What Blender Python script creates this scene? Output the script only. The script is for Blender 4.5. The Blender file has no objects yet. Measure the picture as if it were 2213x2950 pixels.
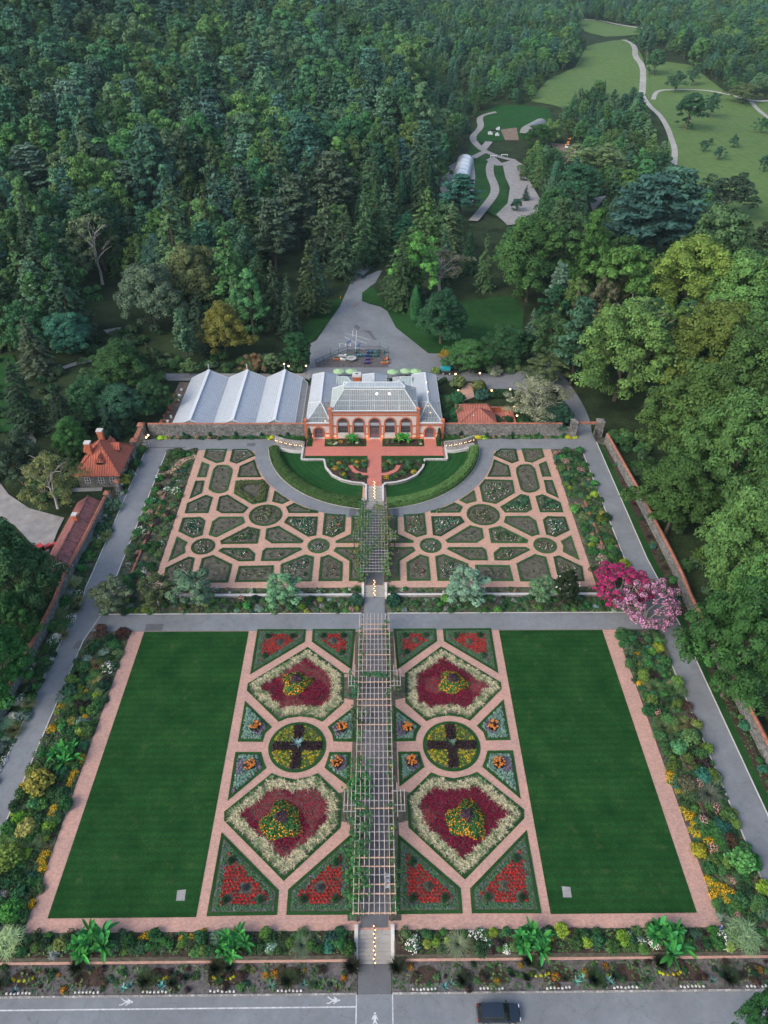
import bpy, bmesh, math, random
import numpy as np
from mathutils import Vector, Matrix
random.seed(7)
RNG = np.random.default_rng(7)
S = bpy.context.scene
C = S.collection
# ------------------------------------------------------------------ camera
YAW, PITCH, ROLL = math.radians(.83674), math.radians(38.03697), math.radians(.3807)
FPX, CX, CH = 2069.2, .282, 96.0
cy_, sy_ = math.cos(YAW), math.sin(YAW)
FW = np.array([sy_*math.cos(PITCH), cy_*math.cos(PITCH), -math.sin(PITCH)])
R0 = np.array([cy_, -sy_, 0.]); U0 = np.cross(R0, FW)
RT = R0*math.cos(ROLL)+U0*math.sin(ROLL); UP = -R0*math.sin(ROLL)+U0*math.cos(ROLL)
cam = bpy.data.cameras.new('camera'); co = bpy.data.objects.new('camera', cam); C.objects.link(co)
cam.sensor_fit = 'VERTICAL'; cam.sensor_height = 34.6; cam.lens = 34.6*FPX/2950
cam.clip_start = 1; cam.clip_end = 6000
co.matrix_world = Matrix(((RT[0], UP[0], -FW[0], CX), (RT[1], UP[1], -FW[1], 0), (RT[2], UP[2], -FW[2], CH), (0, 0, 0, 1)))
S.camera = co
# ------------------------------------------------------------------ world, sun, exposure
SUN_EL, SUN_AZ = math.radians(38), math.radians(-125)     # azimuth from +Y towards +X
w = bpy.data.worlds.new('World'); S.world = w; w.use_nodes = True
nt = w.node_tree; bg = nt.nodes['Background']; sk = nt.nodes.new('ShaderNodeTexSky')
sk.sky_type = 'NISHITA'; sk.sun_disc = False; sk.sun_elevation = SUN_EL; sk.sun_rotation = SUN_AZ
sk.air_density = 1.0; sk.dust_density = 3.0; sk.ozone_density = .5
nt.links.new(sk.outputs[0], bg.inputs[0]); bg.inputs[1].default_value = 0.15
sl = bpy.data.lights.new('sun', 'SUN'); sl.energy = .8; sl.angle = math.radians(28); sl.color = (1, .97, .86)
so = bpy.data.objects.new('sun', sl); C.objects.link(so)
so.rotation_euler = Vector((-math.sin(SUN_AZ)*math.cos(SUN_EL)*-1, math.cos(SUN_AZ)*math.cos(SUN_EL), math.sin(SUN_EL))).to_track_quat('Z', 'Y').to_euler()
S.view_settings.view_transform = 'Standard'; S.view_settings.look = 'None'
S.view_settings.exposure = .92; S.view_settings.gamma = 1
S.cycles.use_denoising = True; S.cycles.max_bounces = 5; S.cycles.diffuse_bounces = 2; S.cycles.glossy_bounces = 2
S.cycles.transparent_max_bounces = 8; S.cycles.transmission_bounces = 2; S.cycles.volume_bounces = 0
S.cycles.caustics_reflective = False; S.cycles.caustics_refractive = False
S.render.use_persistent_data = False
# ------------------------------------------------------------------ measuring: survey marks on the ground
K = dict(A=(400,1000,1.659),B=(1000,1000,1.3677),C=(0,1100,2.37),D=(600,1740,1.659),E=(600,2200,1.659),F=(0,1700,2.212),G=(0,2300,2.212),H=(1500,1600,2.3268),I=(1500,2250,2.3268),J=(0,0,1.508),K=(1100,0,1.4906),L=(0,550,1.508),M=(1100,550,1.4906),W=(0,0,.7497),N=(420,1280,4.879),O=(740,1280,4.879),P=(760,1220,4.879),Q=(0,1180,3.6065),R=(600,1800,3.77),S=(560,2200,3.456),T=(860,1040,3.6065),U=(460,1030,3.6065),V=(860,760,3.6065),X=(1260,1020,3.318),Y=(1230,280,3.016),Z=(980,1380,6.145),a=(960,1750,4.9167))
def sstep(a, b, x):
    t = min(1, max(0, (x-a)/(b-a))); return t*t*(3-2*t)
def H0(y):
    if y > 149: return 2.2
    if y > 98.5: return .95+(y-98.5)*1.25/50.5
    if y > 96.7: return .2+(y-96.7)*.75/1.8
    if y > 92.5: return (y-92.5)*.2/4.2
    if y > 35.45: return 0.
    if y > 31.9: return -1.3-(35.45-y)*.2/3.55
    return -1.5
KINKS = (31.9, 35.4, 35.5, 92.5, 96.7, 98.5, 149)
def HT(x, y):
    z = H0(y)
    if y > 200:
        z += 56*math.exp(-((x+400)/235)**2-((y-640)/215)**2)*sstep(200, 420, y)
        z += 24*sstep(330, 950, y)
        z += 110*sstep(1080, 2000, y) + 30*sstep(850, 1250, y)*sstep(100, -500, x)
        z -= 16*math.exp(-((x+40)/90)**2-((y-560)/120)**2)
    if y > 240 or abs(x) > 80:
        k = max(sstep(240, 300, y), sstep(80, 130, abs(x)))
        z += k*(1.2*math.sin(x*.031+y*.017)+.8*math.sin(x*.053-y*.041))
    return z
def ray(k, x, y):
    ox, oy, s = K[k]; px, py = ox+x/s, oy+y/s
    return FW*FPX+RT*(px-1106.5)-UP*(py-1475)
def G(k, x, y, dz=0.):
    d = ray(k, x, y); t = (-CH+2)/d[2] if d[2] < 0 else 1e9
    z = 0.
    for i in range(7):
        t = (z+dz-CH)/d[2]; X, Y = CX+d[0]*t, d[1]*t
        if Y > 190: break
        z = H0(Y)
    if Y > 190:
        n = np.array([CX, 0, CH]); u = d/d[1]; yy = 180.
        while yy < 3000:
            X = CX+u[0]*yy; Z = CH+u[2]*yy
            if Z < HT(X, yy)+dz: break
            yy += 1.5+yy*.004
        return (CX+u[0]*yy, yy, HT(CX+u[0]*yy, yy)+dz)
    return (X, Y, z+dz)
def GP(k, pts, dz=0.): return [G(k, x, y, dz)[:2] for x, y in pts]
def GV(k, x, y, Y):
    d = ray(k, x, y); t = Y/d[1]; return (CX+d[0]*t, Y, CH+d[2]*t)
def PX(p):            # world point -> pixel of the 1659 x 2212 view
    v = np.array(p)-np.array([CX, 0, CH]); d = v@FW
    return ((1106.5+FPX*(v@RT)/d)*.7497, (1475-FPX*(v@UP)/d)*.7497)
def inpoly(x, y, P):
    c = False; j = len(P)-1
    for i in range(len(P)):
        xi, yi = P[i][0], P[i][1]; xj, yj = P[j][0], P[j][1]
        if (yi > y) != (yj > y) and x < (xj-xi)*(y-yi)/(yj-yi)+xi: c = not c
        j = i
    return c
def area(P): return sum(P[i-1][0]*P[i][1]-P[i][0]*P[i-1][1] for i in range(len(P)))/2
def inset(P, d):
    P = list(P)
    if area(P) < 0: P = P[::-1]
    n = len(P); out = []
    for i in range(n):
        a = Vector(P[i-1][:2]); b = Vector(P[i][:2]); c = Vector(P[(i+1) % n][:2])
        u = (b-a).normalized(); v = (c-b).normalized()
        n1 = Vector((-u.y, u.x)); n2 = Vector((-v.y, v.x)); m = (n1+n2)
        if m.length < .2: m = n1
        m.normalize(); k = d/max(.45, m.dot(n1))
        out.append((b.x+m.x*k, b.y+m.y*k))
    return out
def mirror(P): return [(-p[0],)+tuple(p[1:]) for p in P][::-1]
def circle(cx, cy, r, n=40, a0=0, a1=2*math.pi):
    full = abs(a1-a0) > 6.28
    return [(cx+r*math.cos(a0+(a1-a0)*i/(n if full else n-1)), cy+r*math.sin(a0+(a1-a0)*i/(n if full else n-1))) for i in range(n)]
def scatter(P, step, jit=.3, rng=random):
    xs = [p[0] for p in P]; ys = [p[1] for p in P]; out = []
    y = min(ys)+step/2; r = 0
    while y < max(ys):
        x = min(xs)+step/2+(step/2 if r % 2 else 0)
        while x < max(xs):
            a, b = x+rng.uniform(-jit, jit)*step, y+rng.uniform(-jit, jit)*step
            if inpoly(a, b, P): out.append((a, b))
            x += step
        y += step*.87; r += 1
    return out
# ------------------------------------------------------------------ materials
MATS = {}
def mk(name):
    m = bpy.data.materials.new(name); m.use_nodes = True; MATS[name] = m
    return m, m.node_tree, m.node_tree.nodes['Principled BSDF']
def lk(t, a, b): t.links.new(a, b)
def node(t, typ, **kw):
    n = t.nodes.new('ShaderNode'+typ)
    for k, v in kw.items():
        if k in n.inputs.keys(): n.inputs[k].default_value = v
        else: setattr(n, k, v)
    return n
def rgb(c): return (c[0], c[1], c[2], 1)
def ramp(t, fac, stops, interp='LINEAR'):
    r = t.nodes.new('ShaderNodeValToRGB'); r.color_ramp.interpolation = interp
    e = r.color_ramp.elements
    while len(e) < len(stops): e.new(.5)
    for i, (p, c) in enumerate(stops): e[i].position = p; e[i].color = rgb(c)
    lk(t, fac, r.inputs[0]); return r.outputs[0]
def coords(t, scale=(1, 1, 1)):
    g = t.nodes.new('ShaderNodeNewGeometry'); m = t.nodes.new('ShaderNodeMapping'); m.inputs['Scale'].default_value = scale
    lk(t, g.outputs['Position'], m.inputs[0]); return m.outputs[0]
def noise(t, vec, sc, det=4, rough=.6):
    n = node(t, 'TexNoise', Scale=sc, Detail=det, Roughness=rough); lk(t, vec, n.inputs['Vector']); return n.outputs['Fac']
def mixc(t, fac, a, b, mode='MIX'):
    n = t.nodes.new('ShaderNodeMix'); n.data_type = 'RGBA'; n.blend_type = mode
    for i, v in ((0, fac), (6, a), (7, b)):
        if hasattr(v, 'is_linked'): lk(t, v, n.inputs[i])
        else: n.inputs[i].default_value = v if i == 0 else rgb(v)
    return n.outputs[2]
def bump(t, b, h, st, dist=.1):
    n = node(t, 'Bump', Strength=st, Distance=dist); lk(t, h, n.inputs['Height']); lk(t, n.outputs[0], b.inputs['Normal'])
def plain(name, col, rough=.7, var=.25, sc=.8, fine=8, bst=0., metal=0, stretch=(1, 1, 1)):
    m, t, b = mk(name); v = coords(t, stretch)
    a = tuple(c*(1-var) for c in col); d = tuple(min(1, c*(1+var)) for c in col)
    n1 = noise(t, v, sc, 5); c = ramp(t, n1, ((.3, a), (.7, d)))
    n2 = noise(t, v, fine, 3)
    c = mixc(t, 1., c, ramp(t, n2, ((.3, (1-var,)*3), (.7, (1+var*.6,)*3))), 'MULTIPLY')
    lk(t, c, b.inputs['Base Color']); b.inputs['Roughness'].default_value = rough; b.inputs['Metallic'].default_value = metal
    if rough > .85: b.inputs['Specular IOR Level'].default_value = .1
    if bst: bump(t, b, n2, bst)
    return m
def glow(name, col, e):
    m, t, b = mk(name); b.inputs['Base Color'].default_value = rgb(col)
    b.inputs['Emission Color'].default_value = rgb(col); b.inputs['Emission Strength'].default_value = e; return m
# foliage: the object's own colour times the leaf tint, a little brighter or darker from plant to plant
def foliage(name, k=1.5, rough=.65, col=None):
    m, t, b = mk(name); oi = t.nodes.new('ShaderNodeObjectInfo'); at = node(t, 'VertexColor', layer_name='Col')
    c = mixc(t, 1., col or oi.outputs['Color'], at.outputs['Color'], 'MULTIPLY')
    hs = t.nodes.new('ShaderNodeHueSaturation'); mr = node(t, 'MapRange'); mr.inputs[3].default_value = .62*k; mr.inputs[4].default_value = 1.45*k
    lk(t, oi.outputs['Random'], mr.inputs[0]); lk(t, mr.outputs[0], hs.inputs['Value']); lk(t, c, hs.inputs['Color'])
    mr2 = node(t, 'MapRange'); mr2.inputs[3].default_value = .488; mr2.inputs[4].default_value = .522
    mu = node(t, 'Math', operation='FRACT'); mu0 = node(t, 'Math', operation='MULTIPLY'); mu0.inputs[1].default_value = 7.31
    lk(t, oi.outputs['Random'], mu0.inputs[0]); lk(t, mu0.outputs[0], mu.inputs[0]); lk(t, mu.outputs[0], mr2.inputs[0]); lk(t, mr2.outputs[0], hs.inputs['Hue'])
    lk(t, hs.outputs[0], b.inputs['Base Color']); b.inputs['Roughness'].default_value = rough
    b.inputs['Specular IOR Level'].default_value = .12
    return m
foliage('foliage')
m, t, b = mk('petal'); at = node(t, 'VertexColor', layer_name='Col'); lk(t, at.outputs[0], b.inputs['Base Color']); b.inputs['Roughness'].default_value = .7; b.inputs['Specular IOR Level'].default_value = .12
# lawn with faint mowing bands
def lawn(name, c0, c1, axis='Y', band=1.1, dry=.35, ring=None, amp=1.):
    m, t, b = mk(name); v = coords(t); sep = t.nodes.new('ShaderNodeSeparateXYZ')
    if ring:
        sub = node(t, 'VectorMath', operation='SUBTRACT'); sub.inputs[1].default_value = (0, ring, 0); lk(t, v, sub.inputs[0])
        ml = node(t, 'VectorMath', operation='MULTIPLY'); ml.inputs[1].default_value = (1, 1, 0); lk(t, sub.outputs[0], ml.inputs[0])
        ln = node(t, 'VectorMath', operation='LENGTH'); lk(t, ml.outputs[0], ln.inputs[0]); src = ln.outputs['Value']
    else:
        lk(t, v, sep.inputs[0]); src = sep.outputs[axis]
    n0 = noise(t, v, .35, 3)
    ad = node(t, 'Math', operation='MULTIPLY_ADD'); ad.inputs[1].default_value = 6.283/band; lk(t, src, ad.inputs[0]); lk(t, n0, ad.inputs[2])
    sn = node(t, 'Math', operation='SINE'); lk(t, ad.outputs[0], sn.inputs[0])
    n1 = noise(t, v, .22, 6, .65); n2 = noise(t, coords(t, (1, 1.6, 1)), 3.5, 6, .75)
    c = ramp(t, n1, ((.3, c0), (.7, c1)))
    st = node(t, 'MapRange'); st.inputs[1].default_value = -1; st.inputs[3].default_value = 1-.12*amp; st.inputs[4].default_value = 1+.1*amp; lk(t, sn.outputs[0], st.inputs[0])
    cc = t.nodes.new('ShaderNodeCombineColor'); [lk(t, st.outputs[0], cc.inputs[i]) for i in range(3)]
    c = mixc(t, 1., c, cc.outputs[0], 'MULTIPLY')
    c = mixc(t, 1., c, ramp(t, n2, ((.28, (.55,)*3), (.72, (1.45,)*3))), 'MULTIPLY')
    n3 = noise(t, v, .5, 7, .7); f = ramp(t, n3, ((.57, (0,)*3), (.75, (dry,)*3)))
    c = mixc(t, f, c, (.12, .12, .05)); lk(t, c, b.inputs['Base Color']); b.inputs['Roughness'].default_value = .9; b.inputs['Specular IOR Level'].default_value = .05; bump(t, b, n2, .5, .06); return m
lawn('lawn', (.006, .037, .009), (.018, .068, .016), amp=.75)
lawn('lawn_ring', (.011, .05, .013), (.02, .08, .022), ring=147, band=1.3)
lawn('turf', (.011, .048, .012), (.024, .075, .022), band=30)
lawn('meadow', (.07, .135, .045), (.115, .175, .06), band=5, axis='X', dry=.9, amp=.25)
plain('forest_floor', (.026, .042, .018), .95, .5, .15, 2)
def soil(name, c, k=.45): return plain(name, c, .95, k, 1.3, 9, .5)
soil('soil', (.1, .094, .074)); soil('mulch', (.06, .042, .034)); soil('gravel_soil', (.12, .11, .11))
def asphalt(name, c, var=.2):
    m, t, b = mk(name); v = coords(t)
    n1 = noise(t, v, .12, 6, .7); n2 = noise(t, v, 1.1, 5, .7); n3 = noise(t, v, 30, 2)
    c0 = ramp(t, n1, ((.3, tuple(x*(1-var) for x in c)), (.7, tuple(x*(1+var) for x in c))))
    c0 = mixc(t, 1., c0, ramp(t, n2, ((.3, (.9,)*3), (.7, (1.08,)*3))), 'MULTIPLY')
    c0 = mixc(t, 1., c0, ramp(t, n3, ((.3, (.86,)*3), (.7, (1.12,)*3))), 'MULTIPLY')
    wv = node(t, 'VectorMath', operation='ADD'); nn = node(t, 'TexNoise', Scale=.6, Detail=4.); lk(t, v, nn.inputs['Vector']); lk(t, v, wv.inputs[0])
    ms = node(t, 'VectorMath', operation='SCALE'); ms.inputs['Scale'].default_value = 2.5; lk(t, nn.outputs['Color'], ms.inputs[0]); lk(t, ms.outputs[0], wv.inputs[1])
    vo = node(t, 'TexVoronoi', feature='DISTANCE_TO_EDGE', Scale=.16); lk(t, wv.outputs[0], vo.inputs['Vector'])
    f = ramp(t, vo.outputs['Distance'], ((.0, (.55,)*3), (.006, (0,)*3)))
    c0 = mixc(t, f, c0, tuple(x*.45 for x in c)); lk(t, c0, b.inputs['Base Color']); b.inputs['Roughness'].default_value = .85; return m
asphalt('asphalt', (.17, .184, .2)); asphalt('asphalt_dark', (.105, .108, .118)); asphalt('concrete', (.32, .31, .29)); asphalt('patch', (.1, .105, .125))
plain('gravel', (.27, .262, .262), .95, .22, .5, 7, .4); plain('dirt', (.2, .15, .12), .95, .3, .5, 5, .4)
def brickpave(name, c, sc=1.):
    m, t, b = mk(name); v = coords(t); br = node(t, 'TexBrick', Scale=sc)
    br.inputs['Color1'].default_value = rgb(tuple(x*1.15 for x in c)); br.inputs['Color2'].default_value = rgb(tuple(x*.85 for x in c)); br.inputs['Mortar'].default_value = rgb(tuple(x*.62 for x in c))
    br.inputs['Brick Width'].default_value = .3; br.inputs['Row Height'].default_value = .15; br.inputs['Mortar Size'].default_value = .01; lk(t, v, br.inputs['Vector'])
    n = noise(t, v, .25, 6, .7); n2 = noise(t, v, 2.2, 4)
    cc = mixc(t, 1., br.outputs['Color'], ramp(t, n, ((.3, (.86, .88, .92)), (.7, (1.12, 1.05, 1.))))  , 'MULTIPLY')
    cc = mixc(t, 1., cc, ramp(t, n2, ((.3, (.9,)*3), (.7, (1.1,)*3))), 'MULTIPLY')
    lk(t, cc, b.inputs['Base Color']); b.inputs['Roughness'].default_value = .85; return m
brickpave('brick_lower', (.44, .27, .22)); brickpave('brick_upper', (.47, .29, .22)); brickpave('brick_terrace', (.5, .17, .13))
def stone(name, sc=2.2, lo=(.05, .052, .055), hi=(.24, .24, .24), mort=(.24, .23, .21)):
    m, t, b = mk(name); v = coords(t, (1, 1, 1.3)); vo = node(t, 'TexVoronoi', Scale=sc, Randomness=.9); lk(t, v, vo.inputs['Vector'])
    ve = node(t, 'TexVoronoi', feature='DISTANCE_TO_EDGE', Scale=sc, Randomness=.9); lk(t, v, ve.inputs['Vector'])
    c = ramp(t, vo.outputs['Color'], ((.1, lo), (.55, tuple((a+q)/2*.7 for a, q in zip(lo, hi))), (.95, hi)))
    f = ramp(t, ve.outputs['Distance'], ((.03, (1,)*3), (.08, (0,)*3))); c = mixc(t, f, c, mort)
    n = noise(t, v, .6, 5); c = mixc(t, 1., c, ramp(t, n, ((.3, (.7,)*3), (.7, (1.2,)*3))), 'MULTIPLY')
    lk(t, c, b.inputs['Base Color']); b.inputs['Roughness'].default_value = .9; bump(t, b, ve.outputs['Distance'], .8, .1); return m
stone('stone_wall'); stone('pale_stone', 3, (.28, .27, .26), (.5, .48, .46), (.2, .19, .18))
plain('wall_cap', (.3, .115, .075), .85, .35, 1.5, 7, .4); plain('brick', (.42, .125, .062), .8, .22, 2, 12, .3)
plain('stucco', (.5, .46, .44), .85, .14, 2, 14, .2); plain('limestone', (.5, .49, .47), .8, .15, 1, 8, .1)
plain('old_wood', (.3, .29, .28), .8, .3, 3, 14, .1); plain('new_wood', (.56, .36, .24), .7, .18, 2, 14); plain('pole_wood', (.5, .42, .37), .75, .25, 2, 14)
plain('dark_wood', (.055, .05, .045), .8, .3, 3, 14)
plain('white_metal', (.58, .61, .64), .45, .06, 3, 12); plain('black_metal', (.012, .012, .014), .45, .2, 3, 12); plain('door_paint', (.13, .09, .11), .5, .15, 3, 10)
plain('bark', (.09, .075, .06), .95, .35, 2, 9, .5); plain('pale_bark', (.38, .36, .33), .9, .3, 2, 9, .3)
plain('grey_metal', (.3, .32, .34), .4, .15, 3, 12, 0, .3); plain('white_paint', (.72, .72, .72), .7, .12, 2, 10); plain('road_paint', (.5, .51, .53), .8, .35, 3, 14)
plain('lead', (.16, .18, .2), .6, .2, 1, 8)
def tiles(name, c, lo, sx=3.2, sy=3., rot=0, worn=.0):
    m, t, b = mk(name); v = coords(t); mp = t.nodes.new('ShaderNodeMapping'); mp.inputs['Rotation'].default_value = (0, 0, rot); lk(t, v, mp.inputs[0])
    sp = t.nodes.new('ShaderNodeSeparateXYZ'); lk(t, mp.outputs[0], sp.inputs[0])
    g = t.nodes.new('ShaderNodeNewGeometry')
    a = node(t, 'Math', operation='MULTIPLY'); a.inputs[1].default_value = 6.283*sx/1.; lk(t, sp.outputs['X'], a.inputs[0]); s1 = node(t, 'Math', operation='SINE'); lk(t, a.outputs[0], s1.inputs[0])
    n = noise(t, v, .9, 5, .7); n2 = noise(t, v, 5, 3)
    cc = ramp(t, n, ((.32, lo), (.62, c))); cc = mixc(t, 1., cc, ramp(t, n2, ((.3, (.75,)*3), (.7, (1.2,)*3))), 'MULTIPLY')
    f = node(t, 'MapRange'); f.inputs[1].default_value = -1; f.inputs[3].default_value = .72; f.inputs[4].default_value = 1.15; lk(t, s1.outputs[0], f.inputs[0])
    q = t.nodes.new('ShaderNodeCombineColor'); [lk(t, f.outputs[0], q.inputs[i]) for i in range(3)]
    cc = mixc(t, 1., cc, q.outputs[0], 'MULTIPLY'); lk(t, cc, b.inputs['Base Color']); b.inputs['Roughness'].default_value = .8; bump(t, b, s1.outputs[0], .5, .08); return m
tiles('roof_tile', (.42, .11, .066), (.34, .085, .05), 1.9); tiles('roof_tile_end', (.42, .11, .066), (.34, .085, .05), 1.9, rot=math.pi/2); tiles('roof_old', (.33, .11, .1), (.13, .06, .06), 1.6, rot=math.pi/2)
tiles('roof_small', (.36, .12, .085), (.28, .1, .075), 1.6)
def glassmat(name, col, alpha, rough=.12, grid=None):
    m, t, b = mk(name); v = coords(t)
    c = ramp(t, noise(t, v, 1.2, 4), ((.3, tuple(x*.88 for x in col)), (.7, tuple(min(1, x*1.08) for x in col))))
    if grid:
        br = node(t, 'TexBrick', Scale=1.); br.inputs['Brick Width'].default_value = grid[0]; br.inputs['Row Height'].default_value = grid[1]; br.inputs['Mortar Size'].default_value = .035; br.offset = 0.
        br.inputs['Color1'].default_value = (1.05, 1.05, 1.05, 1); br.inputs['Color2'].default_value = (.72, .75, .8, 1); br.inputs['Mortar'].default_value = (1.35, 1.35, 1.35, 1); lk(t, v, br.inputs['Vector'])
        c = mixc(t, 1., c, br.outputs['Color'], 'MULTIPLY')
        wn = node(t, 'TexWhiteNoise'); sn = node(t, 'VectorMath', operation='SNAP'); sn.inputs[1].default_value = (grid[0]*2.2, grid[1], 50); lk(t, v, sn.inputs[0]); lk(t, sn.outputs[0], wn.inputs['Vector'])
        f = ramp(t, wn.outputs['Value'], ((.955, (0,)*3), (.96, (.6,)*3)), 'CONSTANT'); c = mixc(t, f, c, (.16, .19, .23))
    lk(t, c, b.inputs['Base Color']); b.inputs['Roughness'].default_value = rough; b.inputs['Alpha'].default_value = alpha; return m
glassmat('whitewashed_glass', (.3, .34, .39), 1., .3, (.55, .42)); glassmat('clear_glass', (.4, .5, .54), .26, .08); glassmat('pale_glass', (.38, .45, .51), .7, .15); glassmat('green_glass', (.3, .42, .4), .7, .12)
glassmat('window_glass', (.05, .055, .06), 1., .08)
glow('lamp_glow', (1, .6, .27), 4); glow('lamp_white', (1, .93, .82), 9); glow('candle', (1, .55, .25), 5)
def car(name, c, r=.25):
    m, t, b = mk(name); b.inputs['Base Color'].default_value = rgb(c); b.inputs['Roughness'].default_value = r; b.inputs['Coat Weight'].default_value = .5; return m
car('car_paint', (.012, .02, .035)); car('car_glass', (.01, .012, .014), .08); car('rubber', (.015, .015, .015), .9); car('orange_paint', (.7, .22, .02), .4); car('teal_paint', (.02, .3, .34), .45); car('red_paint', (.5, .03, .02), .4)
car('blue_glaze', (.01, .05, .13), .25); car('teal_glaze', (.02, .13, .15), .25); car('terracotta', (.45, .15, .07), .8); car('purple_glaze', (.05, .02, .12), .3); car('sign_white', (.7, .72, .75), .5)
car('umbrella_green', (.3, .46, .24), .9); car('skin', (.42, .25, .18), .6); car('blue_cloth', (.03, .08, .28), .9); car('dark_cloth', (.015, .016, .02), .9); car('hair', (.03, .02, .012), .8); car('red_light', (.35, .01, .01), .3); car('amber', (.8, .3, .02), .4)
# ------------------------------------------------------------------ mesh builder
class MB:
    def __init__(s): s.V = []; s.F = []; s.M = []; s.Cc = []; s.n = 0; s.has = False
    def add(s, verts, faces, mi=0, col=None):
        verts = np.asarray(verts, float).reshape(-1, 3); s.V.append(verts)
        for f in faces: s.F.append([i+s.n for i in f])
        s.M += [mi]*len(faces); s.Cc += [col or (1, 1, 1)]*len(faces)
        if col: s.has = True
        s.n += len(verts)
    def quads(s, V, cols=None, mi=0):       # V: N x 4 x 3
        n = len(V)
        if not n: return
        s.V.append(np.asarray(V).reshape(-1, 3)); idx = np.arange(4*n).reshape(n, 4)+s.n; s.F += idx.tolist()
        s.M += [mi]*n; s.Cc += [tuple(c) for c in cols] if cols is not None else [(1, 1, 1)]*n; s.n += 4*n; s.has = True
    def box(s, x0, x1, y0, y1, z0, z1, mi=0, rz=0, c=None):
        cx, cy = (x0+x1)/2, (y0+y1)/2; v = []
        for z in (z0, z1):
            for x, y in ((x0, y0), (x1, y0), (x1, y1), (x0, y1)):
                if rz: dx, dy = x-cx, y-cy; x, y = cx+dx*math.cos(rz)-dy*math.sin(rz), cy+dx*math.sin(rz)+dy*math.cos(rz)
                v.append((x, y, z))
        s.add(v, [(3, 2, 1, 0), (4, 5, 6, 7), (0, 1, 5, 4), (1, 2, 6, 5), (2, 3, 7, 6), (3, 0, 4, 7)], mi, c)
    def bar(s, a, b, w, h=None, mi=0, up=(0, 0, 1)):
        a, b = Vector(a), Vector(b); d = (b-a)
        if d.length < 1e-6: return
        d.normalize(); upv = Vector(up)
        if abs(d.dot(upv)) > .98: upv = Vector((0, 1, 0))
        x = d.cross(upv).normalized(); y = x.cross(d); h = h or w; v = []
        for p in (a, b):
            for i, j in ((-1, -1), (1, -1), (1, 1), (-1, 1)): v.append(p+x*(w/2*i)+y*(h/2*j))
        s.add([tuple(q) for q in v], [(0, 1, 2, 3), (7, 6, 5, 4), (0, 4, 5, 1), (1, 5, 6, 2), (2, 6, 7, 3), (3, 7, 4, 0)], mi)
    def tube(s, pts, rad, n=6, mi=0, cap=True):
        pts = [Vector(p) for p in pts]; rad = rad if hasattr(rad, '__len__') else [rad]*len(pts); v = []
        for i, p in enumerate(pts):
            d = (pts[min(i+1, len(pts)-1)]-pts[max(i-1, 0)]).normalized(); a = Vector((0, 0, 1)) if abs(d.z) < .9 else Vector((1, 0, 0))
            x = d.cross(a).normalized(); y = d.cross(x)
            for k in range(n): an = 2*math.pi*k/n; v.append(tuple(p+(x*math.cos(an)+y*math.sin(an))*rad[i]))
        f = [(i*n+k, i*n+(k+1) % n, (i+1)*n+(k+1) % n, (i+1)*n+k) for i in range(len(pts)-1) for k in range(n)]
        if cap: f += [tuple(range(n)), tuple(range((len(pts)-1)*n, len(pts)*n))[::-1]]
        s.add(v, f, mi)
    def lathe(s, prof, c=(0, 0, 0), n=12, mi=0):
        v = []; f = []
        for r, z in prof:
            for k in range(n): an = 2*math.pi*k/n; v.append((c[0]+r*math.cos(an), c[1]+r*math.sin(an), c[2]+z))
        for i in range(len(prof)-1):
            for k in range(n): f.append((i*n+k, i*n+(k+1) % n, (i+1)*n+(k+1) % n, (i+1)*n+k))
        f += [tuple(range(n))[::-1], tuple(range((len(prof)-1)*n, len(prof)*n))]
        s.add(v, f, mi)
    def prism(s, P, z0, z1, mi=0, hf=None):
        if area(P) < 0: P = P[::-1]
        n = len(P); v = [(x, y, z0+(hf(x, y) if hf else 0)) for x, y in P]+[(x, y, z1+(hf(x, y) if hf else 0)) for x, y in P]
        s.add(v, [tuple(range(n))[::-1], tuple(range(n, 2*n))]+[(i, (i+1) % n, n+(i+1) % n, n+i) for i in range(n)], mi)
    def band(s, A, B, z0, z1, hf=None, mi=0):   # closed ring between outline A and inner outline B
        n = len(A); v = []
        for P, z in ((A, z0), (A, z1), (B, z1), (B, z0)): v += [(x, y, z+(hf(x, y) if hf else 0)) for x, y in P]
        f = []
        for i in range(n):
            j = (i+1) % n; f += [(i, j, n+j, n+i), (n+i, n+j, 2*n+j, 2*n+i), (2*n+i, 2*n+j, 3*n+j, 3*n+i)]
        s.add(v, f, mi)
    def build(s, name, mats, parent=None, loc=None, smooth=False, color=None):
        me = bpy.data.meshes.new(name); V = np.concatenate(s.V) if s.V else np.zeros((0, 3))
        tot = np.fromiter((len(f) for f in s.F), int, len(s.F)); st = np.concatenate(([0], np.cumsum(tot)[:-1])) if len(tot) else np.zeros(0, int)
        me.vertices.add(len(V)); me.vertices.foreach_set('co', V.astype(np.float32).ravel())
        fl = np.fromiter((i for f in s.F for i in f), int); me.loops.add(len(fl)); me.loops.foreach_set('vertex_index', fl)
        me.polygons.add(len(tot)); me.polygons.foreach_set('loop_start', st); me.polygons.foreach_set('material_index', np.array(s.M, int))
        me.polygons.foreach_set('use_smooth', np.full(len(tot), bool(smooth)))
        me.update(calc_edges=True)
        if s.has:
            ca = me.color_attributes.new('Col', 'BYTE_COLOR', 'CORNER'); cc = np.repeat(np.array(s.Cc, np.float32), tot, axis=0)
            ca.data.foreach_set('color', np.concatenate([cc, np.ones((len(cc), 1), np.float32)], 1).ravel())
        for m_ in ([mats] if isinstance(mats, str) else mats): me.materials.append(MATS[m_])
        o = bpy.data.objects.new(name, me); C.objects.link(o)
        if parent: o.parent = parent
        if loc: o.location = loc
        if color: o.color = rgb(color)
        return o
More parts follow.
